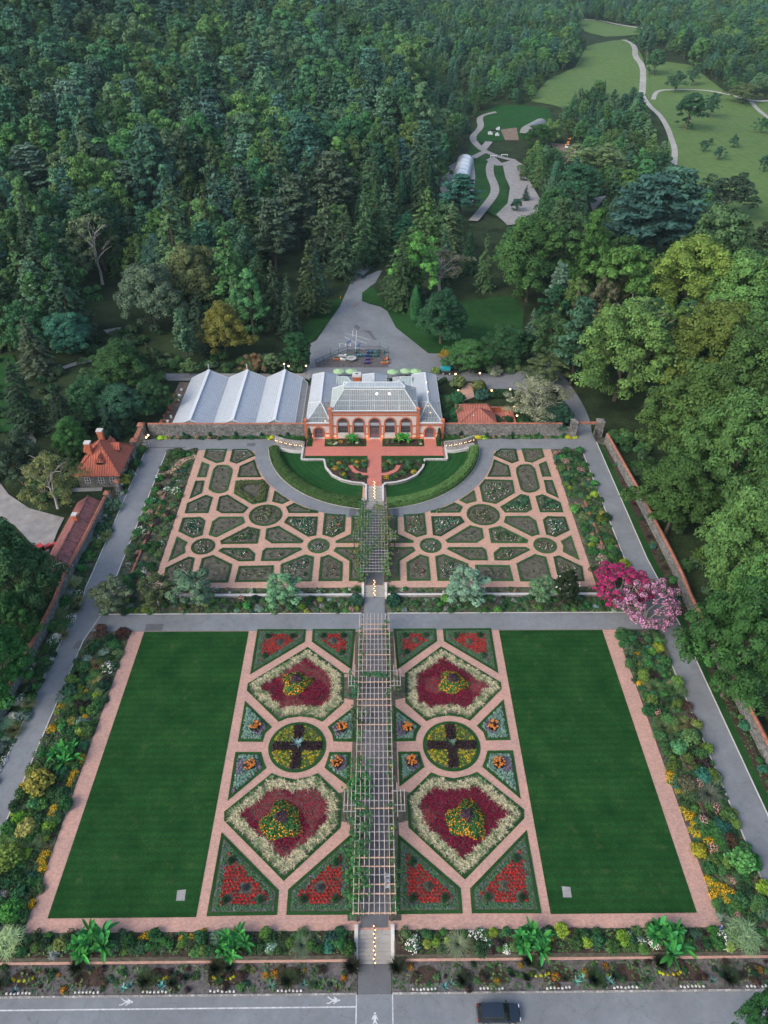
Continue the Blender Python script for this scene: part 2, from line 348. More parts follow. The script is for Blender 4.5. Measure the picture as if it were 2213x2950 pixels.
def tag(o, label=None, cat=None, group=None, kind=None):
    if label: o['label'] = label
    if cat: o['category'] = cat
    if group: o['group'] = group
    if kind: o['kind'] = kind
    return o
def thing(name, label, cat, loc=(0, 0, 0), rz=0, group=None):
    o = bpy.data.objects.new(name, None); C.objects.link(o); o.location = loc; o.rotation_euler = (0, 0, rz); o.empty_display_size = .2
    return tag(o, label, cat, group)
def dup(o, loc=None, rz=None, sc=None, label=None, group=None, color=None, parent=None):
    r = o.copy(); C.objects.link(r)
    if parent is not None: r.parent = parent
    if loc is not None: r.location = loc
    if rz is not None: r.rotation_euler = (0, 0, rz)
    if sc is not None: r.scale = sc if hasattr(sc, '__len__') else (sc,)*3
    if label: r['label'] = label
    if group: r['group'] = group
    if color: r.color = rgb(color)
    for ch in [c for c in o.children]:
        d = dup(ch, color=color, parent=r)
    return r
def setcol(o, c):
    o.color = rgb(c)
    for ch in o.children: setcol(ch, c)
def sheet(name, P, dz, mat, maxlen=None, hf=None, kind='structure', parent=None, label=None, cat=None):
    if area(P) < 0: P = P[::-1]
    bm = bmesh.new(); bm.faces.new([bm.verts.new((p[0], p[1], 0)) for p in P]); bm.normal_update(); bmesh.ops.triangulate(bm, faces=bm.faces[:])
    ys = [p[1] for p in P]; hf = hf or (lambda x, y: H0(y) if y < 190 else HT(x, y))
    for k in KINKS:
        if min(ys) < k < max(ys): bmesh.ops.bisect_plane(bm, geom=bm.verts[:]+bm.edges[:]+bm.faces[:], plane_co=(0, k, 0), plane_no=(0, 1, 0))
    if maxlen:
        for _ in range(6):
            e = [e for e in bm.edges if e.calc_length() > maxlen]
            if not e: break
            bmesh.ops.subdivide_edges(bm, edges=e, cuts=1); bmesh.ops.triangulate(bm, faces=bm.faces[:])
    for v in bm.verts: v.co.z = hf(v.co.x, v.co.y)+dz
    me = bpy.data.meshes.new(name); bm.to_mesh(me); bm.free(); me.materials.append(MATS[mat])
    o = bpy.data.objects.new(name, me); C.objects.link(o)
    if parent: o.parent = parent
    if kind: o['kind'] = kind
    if label: tag(o, label, cat)
    return o
def ribbon(pts, wd):
    L, R = [], []
    for i, p in enumerate(pts):
        a = Vector(pts[max(i-1, 0)][:2]); b = Vector(pts[min(i+1, len(pts)-1)][:2]); d = (b-a).normalized(); n = Vector((-d.y, d.x)); q = Vector(p[:2]); wi = wd[i] if hasattr(wd, '__len__') else wd
        L.append(tuple(q+n*wi/2)); R.append(tuple(q-n*wi/2))
    return L+R[::-1]
def smooth_line(P, it=2):
    for _ in range(it):
        Q = [P[0]]
        for a, b in zip(P, P[1:]): Q += [(a[0]*.75+b[0]*.25, a[1]*.75+b[1]*.25), (a[0]*.25+b[0]*.75, a[1]*.25+b[1]*.75)]
        P = Q+[P[-1]]
    return P
def rect(x0, x1, y0, y1): return [(x0, y0), (x1, y0), (x1, y1), (x0, y1)]
# ================================================================== SETTING
ys_ = sorted(set([-60, 0, 20, 38.3, 38.35]+list(KINKS)+[60, 120, 150, 160]+list(range(170, 420, 10))+list(range(420, 1000, 20))+list(range(1000, 3001, 50))))
xs_ = sorted(set(list(range(-1800, -400, 100))+list(range(-400, -60, 17))+[-60, -30, -2.5, -2.4, 0, 2.4, 2.5, 30, 60]+list(range(69, 400, 17))+list(range(400, 1801, 100))))
mb = MB(); vv = [(x, y, (HT(x, y) if y > 160 or abs(x) > 60 else -1.75 if abs(x) < 2.45 and 31.95 < y < 38.32 else H0(y))-.12) for y in ys_ for x in xs_]; nx = len(xs_)
mb.add(vv, [(j*nx+i, j*nx+i+1, (j+1)*nx+i+1, (j+1)*nx+i) for j in range(len(ys_)-1) for i in range(nx-1)])
tag(mb.build('ground', 'forest_floor', smooth=True), kind='structure')
HTs = lambda x, y: HT(x, y) if (y > 190 or abs(x) > 60) else H0(y)
# soil under the whole walled garden, then everything laid on it
sheet('garden_soil', [(-57.8, 31.85), (-2.42, 31.85), (-2.42, 38.32), (2.42, 38.32), (2.42, 31.85), (57.8, 31.85), (57.8, 149.6), (-57.8, 149.6)], 0, 'soil')
sheet('lower_brick_path', rect(-43.3, 43.3, 38.3, 88.25), .02, 'brick_lower')
sheet('upper_brick_path', rect(-41.9, 42.2, 98.35, 145.2), .02, 'brick_upper')
sheet('cross_road', rect(-54.8, 54.6, 88.25, 92.4), .06, 'asphalt')
XL = lambda y: -55.2 if y < 90 else -54.3
sheet('west_road', [(-55.3, 31.8), (-51.5, 31.8), (-51.3, 86), (-49.6, 95), (-49.4, 144.3), (-49.4, 149), (-54.2, 149), (-54.3, 100), (-55.2, 80)], .045, 'asphalt')
sheet('east_road', [(51.0, 31.8), (55.6, 31.8), (55.2, 90), (54.0, 106), (53.8, 152), (54.2, 162), (50, 162), (49.8, 152), (49.7, 106), (50.9, 80)], .045, 'asphalt')
sheet('back_road', [(-55.8, 144.4), (-24, 143.4), (-24, 148.7), (-55.8, 148.9)], .06, 'asphalt')
sheet('back_road', [(25, 143.4), (50.5, 144.6), (50.5, 148.9), (25, 148.7)], .06, 'asphalt')
yc = 147
def arc(r, a0, a1, n=60): return [(r*math.cos(a), yc+r*math.sin(a)) for a in np.linspace(a0, a1, n)]
PI = math.pi
sheet('ring_road', arc(28.6, PI, 2*PI)+arc(25.3, 2*PI, PI), .075, 'asphalt', 6)
sheet('bottom_road', rect(-90, 90, 25.3, 31.85), .0, 'asphalt', hf=lambda x, y: -1.5); sheet('verge_grass', rect(-90, 90, 0, 25.3), -.02, 'turf', hf=lambda x, y: -1.5)
for x0, x1, y0, y1 in ((-38.9, -35.6, 88.3, 89.9), (-38.6, -38.5, 88, 89)): pass
sheet('road_patch', [(-41.0, 88.4), (-38.0, 88.4), (-37.9, 90.0), (-41.2, 90.0)], .065, 'asphalt_dark')
sheet('road_patch', [(-52.6, 84.3), (-51.35, 84.3), (-50.9, 86.2), (-52.2, 86.2)], .055, 'asphalt_dark')
sheet('road_patch', [(-55.8, 144.9), (-45, 144.9), (-45, 145.4), (-55.8, 145.4)], .065, 'asphalt_dark')
sheet('road_patch', rect(-30.6, -28.6, 145.6, 147), .066, 'patch'); sheet('road_patch', [(-5.5, 119.2), (-3.9, 119), (-3.9, 121.8), (-5.3, 121.9)], .082, 'patch'); sheet('road_patch', [(3.9, 119), (5.3, 119.2), (5.1, 121.9), (3.9, 121.8)], .082, 'patch')
# kerbs
def kerb(P, w_=.16, h=.12, mat='limestone'):
    mb = MB()
    for a, b in zip(P, P[1:]):
        n = max(1, int(math.dist(a, b)/4))
        ks = sorted(set([i/n for i in range(n+1)]+[(k-a[1])/(b[1]-a[1]) for k in KINKS if abs(b[1]-a[1]) > 1e-3 and 0 < (k-a[1])/(b[1]-a[1]) < 1]))
        q = [(a[0]+(b[0]-a[0])*t_, a[1]+(b[1]-a[1])*t_) for t_ in ks]
        for c, d in zip(q, q[1:]): mb.bar((c[0], c[1], H0(c[1])+h/2), (d[0], d[1], H0(d[1])+h/2), w_, h)
    return tag(mb.build('kerb', mat), kind='structure')
kerb([(-55.4, 31.9), (-55.25, 80), (-54.4, 100), (-54.3, 143)]); kerb([(-51.4, 32), (-51.2, 86), (-50, 92)]); kerb([(-49.5, 100), (-49.3, 143)])
kerb([(55.7, 31.9), (55.3, 90), (54.1, 106), (53.9, 147)]); kerb([(50.9, 32), (50.8, 86)]); kerb([(49.6, 97), (49.6, 143.5)])
kerb([(-50.3, 92.45), (-2.4, 92.45)]); kerb([(2.4, 92.45), (49.6, 92.45)]); kerb([(-88, 31.87), (-2.1, 31.87)], .2, .14, 'pale_stone'); kerb([(2.1, 31.87), (88, 31.87)], .2, .14, 'pale_stone')
kerb(arc(25.35, PI+.1, 1.5*PI-.1, 40), .12, .1); kerb(arc(25.35, 1.5*PI+.1, 2*PI-.1, 40), .12, .1)
kerb([(-43.35, 38.3), (-43.35, 88.2)], .1, .05, 'brick_lower'); kerb([(43.35, 38.3), (43.35, 88.2)], .1, .05, 'brick_lower')
# verge between east road and wall
sheet('verge_grass', [(55.75, 31.9), (57.0, 31.9), (56.6, 90), (55.6, 106), (55.2, 146), (54.0, 147), (54.2, 106), (55.4, 90)], .03, 'turf')
sheet('verge_soil', [(57.0, 31.9), (58.5, 31.9), (58, 90), (57.0, 146), (55.2, 146), (55.6, 106), (56.6, 90)], .035, 'mulch')
# lawns
def lawnthing(name, P, mat, dz=.06): return sheet(name, P, dz, mat)
lawnthing('lawn', rect(-41.05, -22.45, 40.0, 88.15), 'lawn'); lawnthing('lawn', rect(22.3, 40.9, 40.0, 88.15), 'lawn')
for s_ in (-1, 1): sheet('concrete_slab', [(s_*25.4, 42.0), (s_*24.3, 42.0), (s_*24.4, 43.4), (s_*25.5, 43.3)], .07, 'gravel')
for s_ in (-1, 1):
    f = (lambda P: P) if s_ < 0 else mirror
    sheet('crescent_lawn', f(arc(23.4, PI+.12, 1.5*PI-.115, 30)+[(-2.6, 130.0), (-7.3, 131.5), (-9.6, 133.4), (-11.2, 136.6), (-11.7, 139.6), (-16.9, 139.6), (-17.1, 143), (-23, 144.2)]), .05, 'lawn_ring', 5)
    sheet('hedge_soil', f(arc(25.3, PI+.1, 1.5*PI-.105, 30)+arc(23.4, 1.5*PI-.11, PI+.12, 30)), .06, 'mulch', 5)
    sheet('terrace_lawn', f([(-16.2, 139.8), (-11.4, 139.8), (-11.4, 139.5), (-1.65, 139.5), (-1.65, 141.2), (-16.2, 141.2)]), .33, 'turf', hf=lambda x, y: 2.0)
    sheet('terrace_bed', f([(-11.4, 139.5), (-10.9, 136.6), (-9.3, 133.6), (-7.1, 131.8), (-2.5, 130.4), (-1.65, 130.4), (-1.65, 139.5)]), .3, 'mulch', hf=lambda x, y: 2.0)
    bp = smooth_line([(-1.6, 133.6), (-3.2, 133.9), (-4.8, 135.1), (-5.6, 137.2)])
    sheet('brick_side_path', f(ribbon(bp, 1.0)), .34, 'brick_terrace', hf=lambda x, y: 2.0)
# terrace slab: brick
TZ = 2.3
mb = MB(); mb.prism([(-16.3, 141.2), (-1.6, 141.2), (-1.6, 129.2), (1.6, 129.2), (1.6, 141.2), (16.3, 141.2), (16.3, 149.3), (-16.3, 149.3)], 1.0, TZ+.03)
tag(mb.build('terrace', 'brick_terrace'), kind='structure')
for s_ in (-1, 1):      # the fill that carries the raised beds of the terrace
    P = [(-16.3, 141.19), (-16.3, 139.75), (-11.6, 139.75), (-11.05, 136.6), (-9.45, 133.5), (-7.2, 131.65), (-2.4, 130.2), (-1.61, 130.2), (-1.61, 141.19)]
    mb = MB(); mb.prism(P if s_ < 0 else mirror(P), .9, 2.28); tag(mb.build('terrace_fill', 'mulch'), kind='structure')
# central path strips
sheet('pergola_path', rect(-1.75, 1.75, 38.6, 88.2), .035, 'asphalt_dark'); sheet('pergola_path', rect(-1.7, 1.7, 98.9, 119.9), .035, 'asphalt_dark')
for s_ in (-1, 1):
    sheet('pergola_bed', [(s_*1.8, 39.4), (s_*3.4, 39.4), (s_*3.4, 88), (s_*1.8, 88)], .03, 'soil'); sheet('pergola_bed', [(s_*1.75, 99.6), (s_*3.2, 99.6), (s_*3.2, 119.6), (s_*1.75, 119.6)], .03, 'soil')
    for y0 in (52.2, 73.1): sheet('pergola_bed', [(s_*3.4, y0), (s_*6, y0+.6), (s_*6, y0+4.4), (s_*3.4, y0+5)], .045, 'soil')
sheet('entry_path', rect(-2.0, 2.0, 31.86, 35.0), .03, 'asphalt_dark', hf=lambda x, y: -1.3-(35.45-y)*.2/3.55)
sheet('middle_path', [(-1.9, 92.3), (1.9, 92.3), (1.9, 96.7), (-1.9, 96.7)], .05, 'asphalt')
# bottom border
sheet('bottom_bed', rect(-57, -2.6, 35.5, 38.25), .03, 'mulch'); sheet('bottom_bed', rect(2.6, 57, 35.5, 38.25), .03, 'mulch')
sheet('roadside_bed', rect(-60, -2.05, 31.95, 35.3), .03, 'gravel_soil'); sheet('roadside_bed', rect(2.05, 60, 31.95, 35.3), .03, 'gravel_soil')
for x in range(-50, 56, 8):     # mulch scallops in the roadside bed
    if abs(x) > 3: sheet('mulch_scallop', circle(x+(.2 if x > 0 else 0), 32.9, 1.9, 18, 0, PI), .05, 'mulch', hf=lambda x, y: -1.3-(35.45-y)*.2/3.55)
# road markings
hb = lambda x, y: -1.5
sheet('road_line', rect(-90, -2.15, 30.5, 30.64), .006, 'road_paint', hf=hb); sheet('road_line', rect(-2.2, -2.06, 25.4, 31.8), .008, 'road_paint', hf=hb); sheet('road_line', rect(2.06, 2.2, 25.4, 31.8), .006, 'road_paint', hf=hb)
def walker(cx, cy, rz, s_=1.):
    parts = [circle(0, .78, .13, 14), [(-.18, .6), (.18, .62), (.3, .3), (.42, .12), (.34, .06), (.2, .2), (.15, .3), (.14, 0), (.36, -.38), (.38, -.72), (.26, -.74), (.22, -.42), (0, -.1), (-.16, -.4), (-.38, -.7), (-.47, -.62), (-.27, -.32), (-.16, .02), (-.17, .28), (-.34, .1), (-.42, .16), (-.3, .36)]]
    mb = MB()
    for P in parts:
        Q = [(cx+(x*math.cos(rz)-y*math.sin(rz))*s_, cy+(x*math.sin(rz)+y*math.cos(rz))*s_, -1.494) for x, y in P]
        mb.add(Q, [tuple(range(len(Q)))])
    return tag(mb.build('road_pictogram', 'road_paint'), kind='structure')
p = G('E', 595, 1137); walker(p[0], 31.25, -PI/2, .95); p = G('G', 797, 1315); walker(p[0], 31.3, -PI/2, .95); walker(.05, 29.15, 0, .95)
# ---- things of the walls
def wall_run(name, label, P, h, th, cap=.22, mat='stone_wall', capmat='wall_cap', hf=None, z0=-.3, bumps=True):
    hf = hf or (lambda x, y: H0(y)); mb = MB(); mc = MB()
    for a, b in zip(P, P[1:]):
        L = math.dist(a, b); n = max(1, int(L/3)); q = [(a[0]+(b[0]-a[0])*i/n, a[1]+(b[1]-a[1])*i/n) for i in range(n+1)]
        for c, d in zip(q, q[1:]):
            zc, zd = hf(*c), hf(*d); u = Vector((d[0]-c[0], d[1]-c[1])).normalized(); nx_, ny_ = -u.y*th/2, u.x*th/2
            v = [(c[0]-nx_, c[1]-ny_, zc+z0), (c[0]+nx_, c[1]+ny_, zc+z0), (d[0]+nx_, d[1]+ny_, zd+z0), (d[0]-nx_, d[1]-ny_, zd+z0)]
            v += [(x, y, z-z0+h) for x, y, z in v]
            mb.add(v, [(0, 1, 2, 3), (7, 6, 5, 4), (0, 4, 5, 1), (2, 6, 7, 3), (0, 3, 7, 4), (1, 5, 6, 2)])
            k = th/2+.07; e = Vector((nx_, ny_)).normalized()*k
            zt = h+.002; v = [(c[0]-e.x, c[1]-e.y, zc+zt), (c[0]+e.x, c[1]+e.y, zc+zt), (c[0], c[1], zc+zt+cap), (d[0]-e.x, d[1]-e.y, zd+zt), (d[0]+e.x, d[1]+e.y, zd+zt), (d[0], d[1], zd+zt+cap)]
            mc.add(v, [(0, 1, 2), (5, 4, 3), (0, 2, 5, 3), (1, 4, 5, 2), (0, 3, 4, 1)])
    t_ = thing(name, label, 'wall', (0, 0, 0)); mb.build('stonework', mat, t_); mc.build('coping', capmat, t_); return t_
wall_run('garden_wall', 'long stone wall with red brick coping below the three white greenhouses', [(-54.5, 149.75), (-16.85, 149.75)], 3.8, .6)
wall_run('garden_wall', 'stone wall with red brick coping right of the conservatory, in front of the small tiled house', [(16.85, 149.75), (45.5, 149.75)], 3.8, .6)
wall_run('garden_wall', 'long left stone wall with orange brick coping running from the shed down past the planted border', [(-57.3, 122.9), (-57.6, 110), (-58.2, 98), (-58.4, 84), (-58.8, 70), (-59.2, 28)], 2.6, .6)
wall_run('garden_wall', 'long right stone wall with brick coping against the tall green wood', [(56.0, 147), (57.3, 126), (58.0, 108), (58.5, 88), (59, 70), (59.6, 28)], 2.6, .6)
wall_run('border_wall', 'low stone retaining wall with pale coping left of the middle stairs', [(-43.5, 96.7), (-2.5, 96.7)], .55, .4, .06, 'pale_stone', 'limestone')
wall_run('border_wall', 'low stone retaining wall with pale coping right of the middle stairs', [(2.5, 96.7), (44, 96.7)], .55, .4, .06, 'pale_stone', 'limestone')
wall_run('border_wall', 'low brick retaining wall along the roadside bed left of the bottom stairs', [(-58.5, 35.45), (-2.7, 35.45)], .28, .42, .05, 'brick_lower', 'brick_lower', z0=-1.6)
wall_run('border_wall', 'low brick retaining wall along the roadside bed right of the bottom stairs', [(2.7, 35.45), (58.5, 35.45)], .28, .42, .05, 'brick_lower', 'brick_lower', z0=-1.6)
wall_run('bed_divider', 'low stone divider in the left herbaceous border beside the big lawn', [(-47.0, 38.6), (-47.4, 66)], .35, .3, .05, 'pale_stone', 'mulch')
wall_run('bed_divider', 'low stone divider in the right herbaceous border beside the big lawn', [(46.6, 38.6), (46.6, 76)], .35, .3, .05, 'pale_stone', 'mulch')
wall_run('bed_divider', 'low brick divider in the left border beside the rose garden', [(-46.8, 99), (-45.9, 127)], .4, .3, .05, 'wall_cap', 'wall_cap')
wall_run('bed_divider', 'low brick divider in the right border beside the rose garden', [(46.3, 99), (45.7, 124)], .4, .3, .05, 'wall_cap', 'wall_cap')
for s_, nm in ((-1, 'left'), (1, 'right')):
    P = [(-17.0, 146.5), (-17.0, 139.65), (-11.75, 139.65), (-11.2, 136.5), (-9.6, 133.4), (-7.3, 131.5), (-4.9, 130.5), (-2.35, 130.1), (-2.2, 129.4)]
    P = P if s_ < 0 else mirror(P)
    wall_run('terrace_wall', 'pale stepped and curved retaining wall round the %s half of the brick terrace' % nm, P, 1.0 if 0 else .62, .34, .05, 'pale_stone', 'limestone', hf=lambda x, y: 1.85)
# ---- stairs
def stairs(label, x0, x1, y_hi, y_lo, z_hi, z_lo, wallw=.45, ext=0.5, n=None, rail=True):
    n = n or max(3, int((z_hi-z_lo)/.155)); t_ = thing('stone_stairs', label, 'stairs', ((x0+x1)/2, (y_hi+y_lo)/2, z_lo)); ox, oy, oz = t_.location
    mb = MB(); d = (y_hi-y_lo)/n; hgt = (z_hi-z_lo)/n
    for i in range(n):      # i-th step from the bottom
        mb.box(x0-ox, x1-ox, y_lo+d*i-oy, (y_lo+d*(i+1) if i < n-1 else y_hi)-oy, -.4, hgt*(i+1))
        mb.box(x0-ox+.002, x1-ox-.002, y_lo+d*i-.035-oy, y_lo+d*i-oy+.001, hgt*(i+1)-.05, hgt*(i+1)-.003)
    mb.build('steps', 'concrete', t_)
    for a, b in ((x0-wallw, x0-.004), (x1+.004, x1+wallw)):
        mb = MB(); P = [(y_lo-ext, -.4), (y_hi+ext, -.4), (y_hi+ext, z_hi-z_lo+.45), (y_hi, z_hi-z_lo+.45), (y_lo, .5), (y_lo-ext, .5)]
        v = [(a-ox, y-oy, z) for y, z in P]+[(b-ox, y-oy, z) for y, z in P]; m_ = len(P)
        mb.add(v, [tuple(range(m_))[::-1], tuple(range(m_, 2*m_))]+[(i, (i+1) % m_, m_+(i+1) % m_, m_+i) for i in range(m_)]); mb.build('side_wall', 'limestone', t_)
    return t_
def handrail(label, pts, nl=8, glowmat='candle'):
    p0 = pts[0]; t_ = thing('handrail', label, 'handrail', p0); q = [(p[0]-p0[0], p[1]-p0[1], p[2]-p0[2]) for p in pts]; mb = MB()
    mb.tube([(x, y, z+.9) for x, y, z in q], .035, 6); mb.tube([(x, y, z+.45) for x, y, z in q], .02, 5)
    for a, b in zip(q, q[1:]):
        n = max(1, int(math.dist(a, b)/1.2))
        for i in range(n+1): p = [a[k]+(b[k]-a[k])*i/n for k in range(3)]; mb.tube([tuple(p), (p[0], p[1], p[2]+.9)], .025, 5)
    mb.build('rail', 'black_metal', t_)
    tot = sum(math.dist(a, b) for a, b in zip(q, q[1:]))
    for i in range(nl):
        s = (i+.5)/nl*tot
        for a, b in zip(q, q[1:]):
            L = math.dist(a, b)
            if s <= L: p = [a[k]+(b[k]-a[k])*s/L for k in range(3)]; break
            s -= L
        m2 = MB(); m2.lathe([(.015, -.06), (.06, -.02), (.06, .05), (.015, .1)], (0, 0, 0), 7); m2.build('string_light', glowmat, t_, loc=(p[0]+(.09 if i % 2 else -.09), p[1], p[2]+.75))
    return t_
stairs('wide stone stairs with lit handrail down to the bottom road', -2.02, 2.02, 38.3, 35.0, .03, -1.3); handrail('dark handrail with string lights on the bottom road stairs', [(.0, 38.7, .03), (0, 38.3, .03), (0, 35.0, -1.25), (0, 34.6, -1.3)], 10)
stairs('stone stairs with pale side walls between the two pergolas', -1.95, 1.95, 98.7, 96.5, 1.02, .2, n=5); handrail('dark handrail with string lights on the stairs between the pergolas', [(0, 99.6, 1.02), (0, 98.7, 1.02), (0, 96.5, .25), (0, 96, .2)], 8)
stairs('stone stairs from the brick terrace down to the weathered pergola', -1.65, 1.7, 129.2, 124.2, 2.3, 1.65, .4, .15, n=5); handrail('dark handrail with string lights below the brick terrace', [(0, 130, 2.35), (0, 129.2, 2.3), (0, 124.2, 1.68)], 12)
sheet('pergola_path', rect(-1.7, 1.75, 122, 124.2), .08, 'concrete')
for s_, nm in ((-1, 'left'), (1, 'right')):     # flights that climb from the terrace to the back road
    t_ = thing('curved_stairs', 'stone flight with balustrade from the %s end of the brick terrace to the back road' % nm, 'stairs', (s_*16.6, 144.5, 2.3)); mb = MB(); n = 12
    for i in range(n):
        x0 = s_*(.1+i*.58); x1 = s_*(.1+(i+1)*.58+.3); yo = .05*i*i*.11
        mb.box(min(x0, x1), max(x0, x1), -1.5+yo, .7+yo+.25*math.sin(i/3), -1.2, .02+.055*i)
    mb.build('steps', 'pale_stone', t_)
    for yy, nme, hh in ((.95, 'balustrade', 1.5), (-1.75, 'parapet', .35)):
        mb = MB(); P = [(s_*.3, yy), (s_*2.6, yy+.25*(yy > 0)), (s_*4.6, yy+.5), (s_*7.4, yy+2.0 if yy > 0 else yy+1.4)]; q = smooth_line(P, 2)
        for j, (a, b) in enumerate(zip(q, q[1:])):
            z = .5*j/len(q); mb.bar((a[0], a[1], z), (b[0], b[1], z+.5/len(q)), .3, hh*1.6 if yy > 0 else hh*2)
            if yy > 0: mb.bar((a[0], a[1], z+hh*.8), (b[0], b[1], z+.5/len(q)+hh*.8), .4, .12)
        mb.build(nme, 'pale_stone' if yy > 0 else 'limestone', t_)
    handrail('dark handrail with string lights over the %s curved stairs' % nm, [(s_*16.9, 144.2, 2.35), (s_*19.6, 144.4, 2.6), (s_*21.4, 144.9, 2.75), (s_*24.0, 146.0, 2.95)], 12)
    sheet('bank_lawn', [(s_*16.9, 145.9), (s_*19, 146.1), (s_*21.5, 147), (s_*23.5, 147.9), (s_*22, 149.3), (s_*16.9, 149.3)], .5, 'turf', hf=lambda x, y: 2.2)
# string the little warm lights' glow on the stairs

# low green cover that fills the borders between the countable plants
def cover(P, dens, cols, seed, size=.22):
    rng = np.random.default_rng(seed); n = int(abs(area(P))*dens); xs = [p[0] for p in P]; ys = [p[1] for p in P]; Q = []
    while len(Q) < n:
        x, y = rng.uniform(min(xs), max(xs)), rng.uniform(min(ys), max(ys))
        if inpoly(x, y, P) and math.sin(x*1.1+seed)+math.sin(y*.7)+math.sin(x*.6+y*1.3) > -1.1+rng.uniform(-.8, .8): Q.append((x, y, H0(y)+rng.uniform(.05, .22)))
        elif rng.random() < .03: n -= 1
    return Q, [cols[int((math.sin(q[0]*.8+q[1]*.5)+1)*.5*len(cols)) % len(cols)] for q in Q]
COVER = [([(-50.9, 38.5), (-43.5, 38.5), (-43.5, 88), (-50.7, 86)], 20), ([(43.6, 38.5), (50.7, 38.5), (50.5, 88), (43.6, 88)], 20), ([(-58.3, 32), (-55.6, 32), (-54.6, 100), (-54.5, 143), (-56, 143), (-57.6, 98)], 13), (rect(-50, -2.8, 92.6, 96.4), 13), (rect(2.8, 49, 92.6, 96.4), 13), ([(-49.2, 98.6), (-42.1, 98.6), (-42.1, 143), (-49.1, 143)], 12), ([(42.4, 98.6), (49.3, 98.6), (49.4, 143), (42.4, 143)], 15), (rect(-57, -2.8, 35.6, 38.2), 15), (rect(2.8, 57, 35.6, 38.2), 15), (rect(-60, -2.2, 32.1, 35.1), 6), (rect(2.2, 60, 32.1, 35.1), 6), (rect(-53, -17, 148.9, 149.4), 30), (rect(17, 46, 148.9, 149.4), 30), ([(57, 32), (58.9, 32), (58, 90), (56.9, 120), (56.6, 90)], 5), (rect(-11, -1.8, 131, 139.3), 0), (rect(-42, -3, 97, 98.2), 10), (rect(3, 42, 97, 98.2), 10)]
# ================================================================== PLANT MESHES
def unit(n, rng=RNG):
    v = rng.normal(size=(n, 3)); return v/np.linalg.norm(v, axis=1, keepdims=True)
def cards(P, N, size, rng=RNG, asp=1.5, jit=.55, szv=.35):
    """leaf-sized rhombs at points P, facing roughly along N"""
    n = len(P); N = N+rng.normal(size=(n, 3))*jit; N /= np.linalg.norm(N, axis=1, keepdims=True)
    a = np.cross(N, unit(n, rng)); a /= np.linalg.norm(a, axis=1, keepdims=True)+1e-9; b = np.cross(N, a)
    s = size*(1+rng.uniform(-szv, szv, (n, 1))); a *= s/2; b *= s/2*asp
    return np.stack([P-a, P-b, P+a, P+b], 1)
def tint(n, lo=.75, hi=1.25, warm=.1, rng=RNG):
    k = rng.uniform(lo, hi, n); w_ = rng.uniform(-warm, warm, n)
    return np.clip(np.stack([k*(1+w_), k, k*(1-w_)], 1), 0, 1.9)/1.6
def puff(c, r, n, size, rng=RNG, flat=.8, up=.25):
    d = unit(n, rng); d[:, 2] = np.where(d[:, 2] < -.35, -d[:, 2], d[:, 2])
    P = np.array(c)+d*np.array([r, r, r*flat])*(rng.uniform(.72, 1.05, (n, 1))); N = d+np.array([0, 0, up])
    return P, N
def crown_broad(mb, h, R, z0, nclump, per, leaf, seed, shape=1., top=1.):
    rng = np.random.default_rng(seed); cz = (h+z0)/2; rz_ = (h-z0)/2
    lob = [(rng.uniform(0, 6.28), rng.uniform(.1, .28), rng.integers(2, 5)) for _ in range(3)]
    for i in range(nclump):
        d = unit(1, rng)[0]; d[2] = abs(d[2])*1.15-.38 if i % 4 else d[2]; d /= np.linalg.norm(d)
        an = math.atan2(d[1], d[0]); k = 1+sum(a*math.cos(m_*an+p+d[2]*2) for p, a, m_ in lob)
        q = (rng.uniform(.5, 1.)**.6*k)*(1.14 if i % 7 == 0 else 1); taper = 1-shape*.28*max(0, d[2])
        c = np.array([d[0]*R*q*taper, d[1]*R*q*taper, cz+d[2]*rz_*(.85+.25*q)*top]); c[2] = min(c[2], h*1.02)
        r = R*rng.uniform(.12, .27); P, N = puff(c, r, per, leaf, rng, .75)
        t_ = rng.uniform(.78, 1.22); mb.quads(cards(P, N, leaf, rng, 1.5, .34), tint(per, .72*t_, 1.25*t_, .1, rng), 1)
def limb(mb, a, b, r0, r1, seed, n=4):
    rng = random.Random(seed); a, b = Vector(a), Vector(b); P = []
    for i in range(n+1): t = i/n; P.append(a.lerp(b, t)+Vector((rng.uniform(-1, 1), rng.uniform(-1, 1), 0))*(b-a).length*.05*(0 < i < n)+Vector((0, 0, (b-a).length*.12*math.sin(t*PI))))
    mb.tube(P, [r0+(r1-r0)*i/n for i in range(n+1)], 6)
def tree_broad(name, h, R, nclump, per, leaf, seed, z0=None, shape=1., bark='bark', open_=0):
    z0 = z0 if z0 is not None else h*.12; t = thing(name, None, None, (0, 0, -500)); rng = random.Random(seed)
    mb = MB(); mb.tube([(0, 0, -.5), (.05*R, 0, h*.2), (0, .04*R, h*.45), (.03*R, 0, h*.72)], [h*.026, h*.02, h*.014, h*.006], 7)
    for i in range(9 if open_ else 6):
        an = i*2.4+rng.random(); z = h*(.25+.07*i*.8); e = R*rng.uniform(.65, .95); limb(mb, (0, 0, z), (math.cos(an)*e, math.sin(an)*e, min(h*.93, z+h*rng.uniform(.2, .4))), h*.010, h*.003, seed+i)
        if open_:
            for j in range(3): a2 = an+rng.uniform(-.7, .7); limb(mb, (math.cos(an)*e*.5, math.sin(an)*e*.5, z+h*.18), (math.cos(a2)*e*1.05, math.sin(a2)*e*1.05, min(h, z+h*rng.uniform(.25, .5))), h*.005, h*.0015, seed+i*7+j)
    mb.build('trunk', bark, t, smooth=True); m2 = MB(); crown_broad(m2, h, R, z0, nclump, per, leaf, seed, shape); m2.M = [0]*len(m2.M)
    m2.build('crown', 'foliage', t); return t
